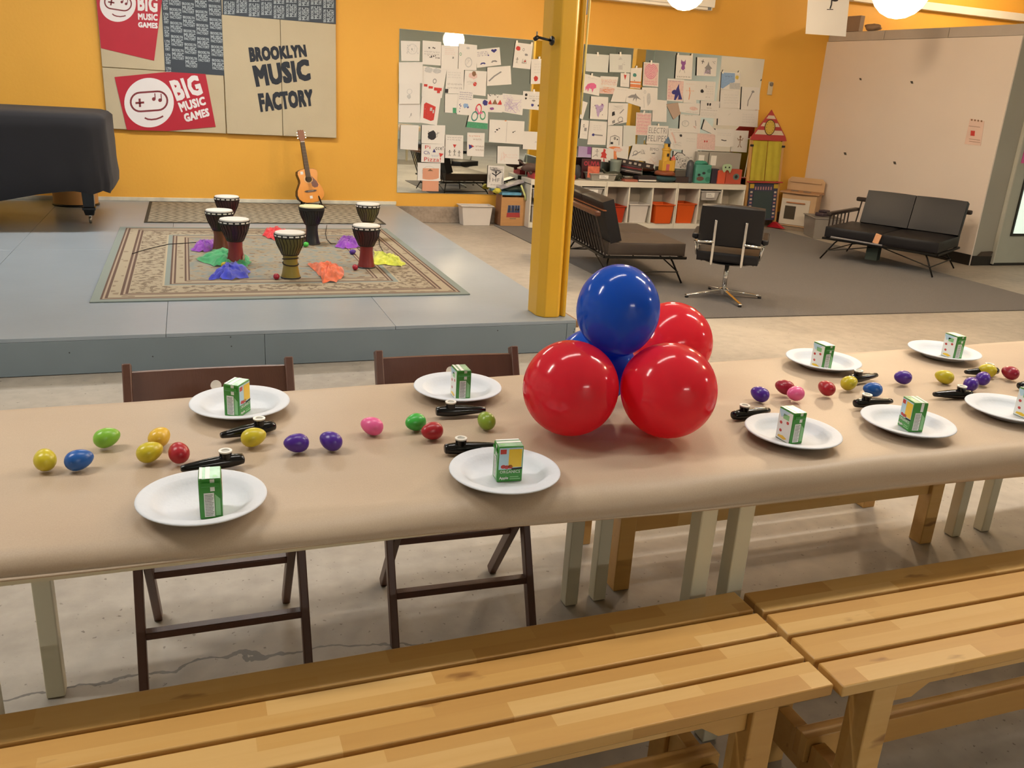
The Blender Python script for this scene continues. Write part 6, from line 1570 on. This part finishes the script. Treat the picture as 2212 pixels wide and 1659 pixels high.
o = b.build('pale_squares', mat('strip_pale', 'b9b0a8', 0.6), fb); o['kind'] = 'stuff'
shelfbox(1350, 388, 1378, 394, mat('book_salmon', 'a8604e', 0.5), 'small_book', 'thin salmon book lying on the shelf top edge', 'book', 9.385, 0.1)
bk, (x0, x1, z0, z1) = shelfbox(1379, 381, 1418, 394, mat('book_dark_brown', '33282a', 0.5), 'thick_book', 'dark brown book showing white page edges', 'book', 9.40, 0.14)
B().bx(x0 + 0.005, x1 - 0.003, 9.396, 9.3995, z0 + 0.012, z0 + 0.028).build('page_edges', M_white, bk)
# toy castle on a teal cushion
p = at_y(1438, 388, 9.46)
ct = thing('toy_castle', 'yellow toy castle tower on a brown base', 'toy', (p.x, 9.50, TS + 0.085), 0, G)
M_cas = mat('castle_yellow', 'd6a83e', 0.4); M_casr = mat('castle_pink', 'c46a6a', 0.4); M_casb = mat('castle_blue', '56708a', 0.4)
B().lathe([(0.13, 0), (0.125, 0.03), (0.10, 0.045), (0.08, 0.05)], 16).build('base', mat('castle_brown', '8a4a2c', 0.5), ct, smooth=True)
B().bx(-0.07, 0.07, -0.05, 0.05, 0.05, 0.17).build('keep', M_cas, ct, bevel=0.004)
B().bx(-0.02, 0.025, -0.054, -0.0505, 0.055, 0.13).build('gate', M_casr, ct, bevel=0.001)
B().lathe([(0.05, 0.17), (0.05, 0.285), (0.058, 0.29), (0.058, 0.31)], 14, (-0.01, 0, 0)).build('tower', M_cas, ct, smooth=True, angle=40)
B().lathe([(0.038, 0.31), (0.038, 0.37)], 12, (-0.01, 0, 0)).build('upper_tower', M_cas, ct, smooth=True, angle=40)
B().lathe([(0.048, 0.371), (0.004, 0.45)], 12, (-0.01, 0, 0)).build('blue_roof', M_casb, ct, smooth=True, angle=40)
B().lathe([(0.03, 0.05), (0.03, 0.18)], 12, (0.085, -0.02, 0)).build('side_turret', M_cas, ct, smooth=True, angle=40)
B().lathe([(0.036, 0.181), (0.003, 0.235)], 12, (0.085, -0.02, 0)).build('pink_roof', M_casr, ct, smooth=True, angle=40)
for z_ in (0.22, 0.335): B().bx(-0.025, 0.0, -0.056, -0.045, z_, z_ + 0.035).build('window', M_ink, ct)
solid('teal_cushion', 'round teal cushion under the toy castle', 'cushion', mat('cushion_teal', '2c4a50', 0.8), lambda b: lump(b, (p.x, 9.475, TS + 0.043), (0.15, 0.085, 0.043), 21, rough=0.04), 0, True, G)
shelfbox(1459, 368, 1488, 381, mat('dark_clear_box', '6a6660', 0.25, trans=0.2), 'clear_box', 'smoky clear box on the dark chest right of the castle', 'box', 9.50, 0.1)[0].location.z = 0.0
shelfbox(1459, 382, 1487, 397, mat('dark_chest', '3a2c2c', 0.5), 'dark_chest', 'dark brown low chest right of the castle', 'box', 9.44, 0.055)
p = at_y(1489, 390, 9.47)
solid('dark_bottle', 'dark blue grey bottle left of the turquoise monster box', 'bottle', mat('bottle_slate', '40454c', 0.35), lambda b: b.lathe([(0.045, 0), (0.047, 0.02), (0.046, 0.2), (0.04, 0.245), (0.02, 0.27), (0.003, 0.275)], 16, (p.x, 9.49, TS)), 0, True, G)
mb, (x0, x1, z0, z1) = shelfbox(1503, 356, 1536, 396, mat('monster_turquoise', '4f9888', 0.6, var=0.12, scale=8), 'monster_box', 'turquoise painted cardboard monster box with open mouth', 'toy', 9.44, 0.12, 0.01)
P = lambda u, v: (x0 + (x1 - x0) * u, 9.4392, z0 + (z1 - z0) * v)
for nm, mm_, u, v, ru, rv in (('eye', M_ink, 0.22, 0.45, 0.10, 0.07), ('eye', M_ink, 0.52, 0.55, 0.11, 0.07), ('mouth', mat('monster_mouth', '6a4a44', 0.7), 0.32, 0.25, 0.24, 0.12), ('spot', mat('monster_green', '2f7a66', 0.6), 0.82, 0.22, 0.17, 0.14), ('spot', MATS['monster_green'], 0.85, 0.68, 0.14, 0.11)):
    B().disc((u, v), ru, P, 16, rv).build(nm, mm_, mb)
lump_b = B(); lump(lump_b, ((x0 + x1) / 2 - 0.02, 9.50, z1 + 0.015), (0.08, 0.04, 0.03), 31, rough=0.3); lump_b.build('hair', mat('monster_hair', '3f8f7a', 0.8), mb, smooth=True)
shelfbox(1537, 365, 1552, 396, mat('book_navy_dark', '2f2a3a', 0.5), 'thick_book', 'dark navy book between turquoise and orange boxes', 'book', 9.46, 0.1)
shelfbox(1551, 369, 1567, 396, mat('box_orange', 'd0583a', 0.55), 'orange_box', 'bright orange box beside the dark navy book', 'box', 9.44, 0.1)
ob, (x0, x1, z0, z1) = shelfbox(1568, 366, 1602, 397, mat('box_rust', 'b8503c', 0.6, var=0.12), 'painted_box', 'rust red painted box with a round blue window', 'toy', 9.46, 0.1)
P = lambda u, v: (x0 + (x1 - x0) * u, 9.4592, z0 + (z1 - z0) * v)
B().disc((0.65, 0.5), 0.2, P, 16, 0.22).build('window_ring', mat('ring_teal', '5c7470', 0.6), ob)
P = lambda u, v: (x0 + (x1 - x0) * u, 9.4586, z0 + (z1 - z0) * v)
B().disc((0.65, 0.5), 0.1, P, 12, 0.12).build('window_hole', M_ink, ob)
pm_ = at_y(1570, 366, 9.43)
mk = tag(B().prism([(-0.07, 0.02), (-0.06, 0.05), (-0.02, 0.06), (0.03, 0.062), (0.065, 0.045), (0.07, 0.0), (0.05, -0.05), (0.03, -0.02), (0.0, -0.01), (-0.035, -0.045), (-0.06, -0.02)], lambda u, v, q: (pm_.x + u, 9.425 + q, pm_.z + 0.005 + v), 0, 0.008).build('party_mask', mat('mask_mint', 'a9c4a0', 0.6), bevel=0.001), 'mint green paper mask leaning on the orange boxes', 'mask', G)
for s in (-0.025, 0.03): B().disc((pm_.x + s, pm_.z + 0.025), 0.011, lambda u, v: (u, 9.4243, v), 10).build('eye_hole', M_ink, mk)
M_clear = mat('clear_container', 'bab6ae', 0.2, trans=0.25)
for (a_, b2, c2, d2, lab) in ((1506, 328, 1530, 357, 'tall clear container leaning on the mirror behind the turquoise box'), (1532, 330, 1600, 366, 'wide clear container leaning on the mirror behind orange boxes')):
    x0, x1, y0, y1, z0, z1 = wbox(a_, b2, c2, d2, 9.62, 0.06, TS)
    ob = tag(B().bx(x0, x1, 9.62, 9.69, z0, z1).build('clear_container', M_clear, bevel=0.006), lab, 'container', G)
    B().bx(x0 + 0.02, x0 + 0.10, 9.6175, 9.6195, z1 - 0.16, z1 - 0.04).build('label', M_lab, ob)

# ================================================================== PUPPET THEATRE
pt = thing('puppet_theatre', 'toy puppet theatre with striped clock roof and yellow curtains', 'toy theatre', (6.965, 9.50, 0.0085))
pt.rotation_euler = (R(-4), 0, R(6)); pt.scale = (1.16, 1, 1)
M_red2 = mat('theatre_red', 'b23b3c', 0.5); M_pine = mat('theatre_pine', 'c79a5e', 0.5, var=0.08)
X_ = lambda u, v, q: (u, q, v)
roof = B().prism([(-0.26, 1.10), (0.26, 1.10), (0.24, 1.15), (0.0, 1.475), (-0.24, 1.15)], X_, -0.012, 0.0).build('roof_board', M_red2, pt, bevel=0.002)
for k, (za, zb_) in enumerate(((1.17, 1.225), (1.27, 1.315), (1.365, 1.405))):
    wa = 0.235 * (1.475 - za) / 0.325; wbb = 0.235 * (1.475 - zb_) / 0.325
    B().prism([(-wa + .012, za), (wa - .012, za), (wbb - .012, zb_), (-wbb + .012, zb_)], X_, -0.0135, -0.0122).build('white_stripe', mat('theatre_white', 'd6c9b4', 0.5), roof)
cl = B().disc((-0.005, 1.26), 0.078, lambda u, v: (u, -0.0145, v), 24, 0.098).build('clock_rim', mat('clock_rim', '5a3c28', 0.5), roof)
B().disc((-0.005, 1.26), 0.066, lambda u, v: (u, -0.0152, v), 24, 0.086).build('clock_face', mat('clock_yellow', 'cdb04a', 0.5), cl)
b = B()
for k in range(12): b.disc((-0.005 + 0.05 * math.sin(k * R(30)), 1.26 + 0.066 * math.cos(k * R(30))), 0.006, lambda u, v: (u, -0.0158, v), 6)
b.build('clock_marks', mat('clock_mark', '8a7030', 0.5), cl)['kind'] = 'stuff'
for s in (-1, 1):
    B().bx(s * 0.225 - 0.016, s * 0.225 + 0.016, 0.0005, 0.03, 0.06, 1.14).build('post', M_pine, pt, bevel=0.002)
    B().bx(s * 0.225 - 0.02, s * 0.225 + 0.02, -0.012, 0.0, 1.02, 1.045).build('bracket', M_ink, pt)
    b = B().grid(lambda u, v: (s * (0.005 + 0.2 * u), -0.004 + 0.004 * math.sin(u * 13 + v * 1.5), 0.60 + 0.49 * v), 28, 6)
    b.build('curtain', mat('curtain_yellow', 'c0b23c', 0.85, var=0.08, scale=12), pt, smooth=True)
B().bx(-0.24, 0.24, -0.05, 0.03, 0.575, 0.592).build('counter', M_red2, pt, bevel=0.002)
lb = B().bx(-0.205, 0.205, -0.010, 0.0, 0.10, 0.57).build('lower_board', mat('theatre_navy', '3a3f5c', 0.5), pt)
B().bx(-0.14, 0.14, -0.0125, -0.0105, 0.12, 0.47).build('chalkboard', mat('chalk_dark', '3a4a4e', 0.7), lb)
for s in (-1, 1):
    B().bx(s * 0.172 - 0.022, s * 0.172 + 0.022, -0.0125, -0.0105, 0.12, 0.5).build('side_strip', MATS['theatre_navy'], lb)
    for k in range(8): B().bx(s * 0.172 - 0.016, s * 0.172 + 0.016, -0.014, -0.0126, 0.13 + k * 0.045, 0.152 + k * 0.045).build('stripe_square', MATS['theatre_white'] if k % 2 else mat('theatre_blush', 'b8868a', 0.5), lb)
    B().bx(s * 0.172 - 0.03, s * 0.172 + 0.03, -0.0145, -0.0128, 0.505, 0.56).build('yellow_block', mat('theatre_yellow', 'c8a83a', 0.5), lb)
for k in range(7): B().bx(-0.125 + k * 0.037, -0.108 + k * 0.037, -0.013, -0.0106, 0.485, 0.525).build('awning_stripe', mat('theatre_blush', 'b8868a', 0.5), lb)
for s in (-1, 1): B().prism([(-0.18, 0), (0.13, 0), (0.02, 0.075), (-0.02, 0.075)], lambda u, v, q: (s * 0.225 + q, u, v), -0.02, 0.02).build('foot', mat('theatre_foot_red', 'b41f2c', 0.5), pt, bevel=0.003)

# ================================================================== TOY KITCHEN and clear tub
kt = thing('toy_kitchen', 'pale wooden toy kitchen with white oven door in the corner', 'toy kitchen', (7.50, 9.42, 0), R(-52))
M_ply = mat('kitchen_ply', 'c9a67e', 0.5, var=0.06, scale=4); M_kw = mat('kitchen_white', 'd2c8b8', 0.4)
B().bx(-0.22, 0.22, -0.13, 0.13, 0.05, 0.47).build('cabinet_body', M_ply, kt, bevel=0.003)
B().bx(-0.21, 0.21, -0.11, 0.12, 0.0, 0.049).build('kick', mat('kitchen_kick', '8f7c66', 0.5), kt)
od = B().bx(-0.215, 0.15, -0.142, -0.131, 0.07, 0.40).build('oven_door', M_kw, kt, bevel=0.004)
B().bx(-0.16, -0.02, -0.1435, -0.1425, 0.14, 0.31).build('oven_window', mat('oven_dark', '4c4438', 0.2), od)
B().bar((-0.15, -0.155, 0.355), (0.09, -0.155, 0.355), 0.016, 0.016).build('oven_handle', mat('kitchen_handle', 'b87a4c', 0.5), od, bevel=0.003)
B().prism([(-0.25, -0.17), (-0.1, -0.185), (0.1, -0.185), (0.25, -0.15), (0.25, 0.13), (-0.25, 0.13)], lambda u, v, q: (u, v, q), 0.471, 0.492).build('counter', mat('kitchen_counter', 'b58a62', 0.5), kt, bevel=0.004)
B().prism([(-0.24, 0.0), (0.24, 0.0), (0.24, 0.13), (0.2, 0.17), (-0.2, 0.17), (-0.24, 0.13)], lambda u, v, q: (u, q, 0.493 + v), 0.11, 0.128).build('backsplash', M_ply, kt, bevel=0.003)
B().bx(-0.2, 0.2, 0.085, 0.109, 0.60, 0.612).build('shelf', M_ply, kt)
for x in (-0.1, 0.06): B().lathe([(0.05, 0.493), (0.05, 0.499)], 16, (x, -0.02, 0)).build('burner', mat('burner_grey', '8a8078', 0.5), kt, smooth=True, angle=40)
tb = bin_('storage_tub', 7.42, 8.85, 0.0, 0.34, 0.42, 0.26, mat('tub_milky_clear', 'b3aca4', 0.25, trans=0.35), 'milky clear tub of toys on the floor behind the far sofa arm', taper=0.88, group=None, rotz=R(-20))
solid('toy_car', 'dark toy car lying on top of the milky tub', 'toy', mat('toy_dark_plum', '43363e', 0.5), lambda b: (rotb(b, (7.42, 8.85, 0.285), (0.2, 0.12, 0.045), 0, R(15)), rotb(b, (7.42, 8.85, 0.322), (0.11, 0.1, 0.03), 0, R(15))), 0.01)

# ================================================================== SOFAS
M_vinyl = mat('black_vinyl_cushion', '161519', 0.42, var=0.1, scale=5, bump=0.08, bscale=18, spec=0.35)
M_vinylb = mat('worn_brown_vinyl', '3d342e', 0.45, var=0.2, scale=4, bump=0.08, bscale=18)
M_walnut = mat('walnut_rail', '5a3320', 0.35, var=0.1); M_walnutd = mat('dark_walnut', '2a1f1a', 0.4); M_iron = mat('black_iron', '171512', 0.45, 0.5)
M_foam = mat('torn_foam', 'd9a27a', 0.9, var=0.15, scale=20)
def cushion(b, c, s, rot=None, puff=0.012, n=8):
    c = Vector(c)
    def P(face, u, v):
        a, d_ = u * 2 - 1, v * 2 - 1
        hx, hy, hz = s[0] / 2, s[1] / 2, s[2] / 2
        bul = puff * (1 - a ** 4) * (1 - d_ ** 4)
        p = {0: (a * hx, d_ * hy, hz + bul), 1: (a * hx, -d_ * hy, -hz - bul), 2: (a * hx, -hy - bul * .5, d_ * hz), 3: (-a * hx, hy + bul * .5, d_ * hz), 4: (hx + bul * .5, a * hy, d_ * hz), 5: (-hx - bul * .5, -a * hy, d_ * hz)}[face]
        p = Vector(p)
        if rot is not None: p = rot @ p
        return c + p
    for f_ in range(6): b.grid(lambda u, v: P(f_, u, v), n, n)
def sofa(loc, rotz, label, seat_m, rail_m, arm, L=1.14, D2=0.37, bl=None):
    """faces local -y"""
    t = thing('sofa', label, 'sofa', loc, rotz, 'low spindle back sofas')
    zs = 0.235; bl = bl or L
    for s in (-1, 1):
        B().bx(s * (L / 2) - 0.012, s * (L / 2) + 0.012, -D2, D2, zs - 0.02, zs).build('side_rail', M_iron, t)
        B().bx(-L / 2, L / 2, s * D2 - 0.012, s * D2 + 0.012, zs - 0.02, zs - 0.0005).build('long_rail', M_iron, t)
    for sx in (-1, 1):
        for sy in (-1, 1):
            top_ = (sx * (L / 2 - 0.13), sy * (D2 - 0.09), zs - 0.021); foot_ = (sx * (L / 2 + 0.0), sy * (D2 - 0.01), 0.006)
            B().tube([top_, (sx * (L / 2 - 0.10), sy * (D2 - 0.07), zs - 0.06), foot_], 0.008, 6).build('leg', M_iron, t, smooth=True)
        B().tube([(sx * (L / 2 - 0.045), -D2 + 0.035, 0.095), (sx * (L / 2 - 0.045), D2 - 0.035, 0.095)], 0.006, 6).build('leg_brace', M_iron, t)
    for sy in (-1, 1):
        B().tube([(-L / 2 + 0.045, sy * (D2 - 0.035), 0.095), (0, sy * (D2 - 0.08), zs - 0.022), (L / 2 - 0.045, sy * (D2 - 0.035), 0.095)], 0.006, 6).build('long_brace', M_iron, t)
    # back frame leaning away
    y0_, y1_ = D2 - 0.02, D2 + 0.10; ztop = 0.585
    B().bar((-L / 2 - 0.03, y1_, ztop), (L / 2 + 0.03, y1_, ztop), 0.05, 0.045).build('top_rail', rail_m, t, bevel=0.012)
    for k in range(15):
        x = -L / 2 + 0.03 + (L - 0.06) * k / 14
        B().tube([(x, y0_ + 0.003, zs), (x, y1_, ztop - 0.02)], 0.008, 6).build('spindle', M_walnutd, t)
    for s in (-1, 1):
        b = B(); cushion(b, (s * L / 4, -0.01, zs + 0.06), (L / 2 - 0.01, 2 * D2 - 0.04, 0.105), None, 0.012); b.build('seat_cushion', seat_m, t, smooth=True, angle=60, bevel=0.018)
        rot = Matrix.Rotation(R(-17), 3, 'X')
        b = B(); cushion(b, ((L - bl) / 2 + s * bl / 4, D2 - 0.04, zs + 0.285), (bl / 2 - 0.008, 0.10, 0.355), rot, 0.010); b.build('back_cushion', M_vinyl, t, smooth=True, angle=60, bevel=0.015)
    if arm:
        x = -L / 2 + 0.0
        B().bar((x, -D2 + 0.05, 0.475), (x, y1_ - 0.02, 0.475), 0.05, 0.036).build('arm_rail', M_walnutd, t, bevel=0.008)
        for k in range(6):
            y = -D2 + 0.10 + k * 0.11; B().tube([(x, y, zs), (x, y, 0.46)], 0.008, 6).build('arm_spindle', M_walnutd, t)
    return t
s1 = sofa((3.66, 6.98, 0.0085), R(84), 'dark sofa seen from behind with orange wooden top rail, beside the pillar', M_vinylb, M_walnut, False)
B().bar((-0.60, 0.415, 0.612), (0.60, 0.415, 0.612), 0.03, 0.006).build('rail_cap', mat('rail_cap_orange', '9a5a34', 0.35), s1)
s2 = sofa((6.90, 7.125, 0.0085), R(-60), 'black vinyl sofa facing the room by the white partition', M_vinyl, M_walnutd, True, D2=0.41, bl=1.02)
B().box((-0.02, -0.412, 0.298), (0.06, 0.02, 0.1), Matrix.Rotation(R(12), 3, 'Y')).build('torn_patch', M_foam, s2, bevel=0.004)
B().tube([(-0.48, -0.44, 0.252), (0.05, -0.44, 0.243)], 0.010, 6).build('loose_piping', mat('grey_piping', '6a6a70', 0.4), s2)
B().bx(-0.14, -0.02, -0.30, -0.2, 0.06, 0.21).build('hanging_webbing', mat('webbing_green', '2f3a34', 0.8), s2)

# ================================================================== SWIVEL CHAIR
sw = thing('swivel_chair', 'black padded swivel armchair with chrome frame on the carpet', 'chair', (4.045, 5.86, 0.0085), R(-37))
B().tube([(0, 0, 0.04), (0, 0, 0.30)], 0.019, 12).build('column', M_chrome, sw, smooth=True)
B().lathe([(0.035, 0.03), (0.035, 0.075), (0.02, 0.085)], 14).build('hub', M_chrome, sw, smooth=True, angle=40)
for k in range(4):
    a = R(173 + 37 + 88 * k)
    b = B().prism([(0.02, 0.035), (0.33, 0.012), (0.335, 0.018), (0.33, 0.026), (0.02, 0.07)], lambda u, v, q: (u * math.cos(a) - q * math.sin(a), u * math.sin(a) + q * math.cos(a), v), -0.014, 0.014)
    b.build('star_leg', M_chrome, sw, bevel=0.003)
    B().lathe([(0.014, 0), (0.016, 0.006), (0.014, 0.012)], 10, (0.32 * math.cos(a), 0.32 * math.sin(a), 0)).build('glide', M_black, sw)
b = B(); cushion(b, (0, 0.02, 0.36), (0.47, 0.47, 0.075), None, 0.018); b.build('seat_cushion', M_vinyl, sw, smooth=True, angle=60, bevel=0.03, seg=3)
b = B().lathe([(0.20, 0.30), (0.22, 0.312)], 24); b.build('seat_pan', M_black, sw)
rot = Matrix.Rotation(R(9), 3, 'X')
b = B(); cushion(b, (0, -0.24, 0.612), (0.47, 0.075, 0.30), rot, 0.014); b.build('back_cushion', M_vinyl, sw, smooth=True, angle=60, bevel=0.03, seg=3)
for s in (-1, 1):
    B().bar((s * 0.115, -0.262, 0.30), (s * 0.115, -0.30, 0.655), 0.02, 0.008, (0, 1, 0)).build('back_support', M_chrome, sw, bevel=0.003)
    pts = [(s * 0.115, -0.285, 0.485), (s * 0.17, -0.285, 0.48), (s * 0.235, -0.27, 0.475), (s * 0.262, -0.22, 0.478), (s * 0.262, 0.05, 0.50), (s * 0.262, 0.10, 0.47), (s * 0.25, 0.08, 0.36), (s * 0.235, 0.02, 0.31), (s * 0.19, -0.02, 0.30)]
    B().tube(pts, 0.011, 8).build('arm_tube', M_chrome, sw, smooth=True)
    B().bar((s * 0.265, -0.20, 0.505), (s * 0.265, 0.10, 0.525), 0.055, 0.042).build('arm_pad', M_vinyl, sw, bevel=0.014, seg=3)
    B().tube([(s * 0.262, -0.2, 0.48), (s * 0.245, -0.15, 0.36), (s * 0.2, -0.1, 0.305)], 0.009, 8).build('arm_strut', M_chrome, sw, smooth=True)

# ================================================================== THINGS ON THE PARTITION
def on_wall(px, py, off=0.0):
    d = ray(px, py); o_ = Vector((0, 0, CAM_H)); n_ = nrm
    t_ = (A - o_).dot(n_) / d.dot(n_)
    return o_ + d * t_ - n_ * off
def wall_quad(pts, off): return [on_wall(x, y, off) for x, y in pts]
def wall_sheet(name, pts, off, th, m, label, cat):
    q = wall_quad(pts, off); q2 = [p_ - nrm * th for p_ in q]; c = sum(q, Vector()) / len(q)
    t = thing(name, label, cat, c); b = B(); k = len(q)
    ia = [b.pt(p_ - c) for p_ in q]; ib = [b.pt(p_ - c) for p_ in q2]
    b.face(ia[::-1]); b.face(ib)
    for i in range(k): b.face((ia[i], ia[(i + 1) % k], ib[(i + 1) % k], ib[i]))
    b.build('sheet', m, t); return t, c
t, c = wall_sheet('wall_note', [(2096, 256), (2127, 262), (2119, 315), (2084, 311)], 0.002, 0.003, mat('note_pinkish', 'e3c9be', 0.6), 'pinkish paper note with red print on the white partition', 'note')
b = B(); W_ = lambda x, y: on_wall(x, y, 0.0062) - c
b.mi = 0; b.poly([W_(2098, 282), W_(2107, 283), W_(2106, 294), W_(2097, 293)])
b.mi = 1
for y in (272, 300, 305): b.stroke([(2094, y), (2118, y + 3)], 0.9, W_)
for k, ch in enumerate('CMOG'): b.disc((2100 + k * 7, 259 + k * 0.9), 2.2, W_, 8)
b.build('print', [PAL[1], PAL[11]], t)
for (x, y, s_) in ((1859, 171, 2.4), (1970, 178, 3.0), (1826, 332, 3.0), (1933, 352, 3.2)):
    lab = {1859: 'small grey chip mark at upper left of the white partition', 1970: 'small dark square chip at upper middle of the white partition', 1826: 'small dark tape scrap low on the left of the white partition', 1933: 'small dark tape scrap low in the middle of the white partition'}[x]
    t, c = wall_sheet('tape_scrap', [(x - s_, y - s_), (x + s_ * 0.6, y - s_ * 0.9), (x + s_, y + s_), (x - s_ * 0.5, y + s_ * 0.8)], 0.001, 0.004, mat('scrap_dark', '4a4640', 0.6), lab, 'tape scrap')
# box and crumpled bag stored on top of the partition
p = A.lerp(D, 0.14) + nrm * 0.045
solid('storage_carton', 'grey brown carton standing on top of the white partition', 'box', mat('carton_greybrown', '8f7a6a', 0.7), lambda b: rotb(b, (p.x, p.y, 2.457 + 0.09), (0.07, 0.22, 0.18), 0, R(4)), 0.004)
p = A.lerp(D, 0.05) + nrm * 0.04
solid('crumpled_bag', 'crumpled tan bag on top of the partition, in the corner', 'bag', mat('bag_tan', '9a8068', 0.8), lambda b: lump(b, (p.x, p.y - 0.02, 2.457 + 0.06), (0.07, 0.11, 0.06), 41, rough=0.15), 0, True)
p = A.lerp(D, 0.25) + nrm * 0.04
solid('crumpled_bag', 'flat crumpled bag on top of the partition, right of the carton', 'bag', MATS['bag_tan'], lambda b: lump(b, (p.x, p.y, 2.457 + 0.04), (0.06, 0.12, 0.04), 44, rough=0.2), 0, True)
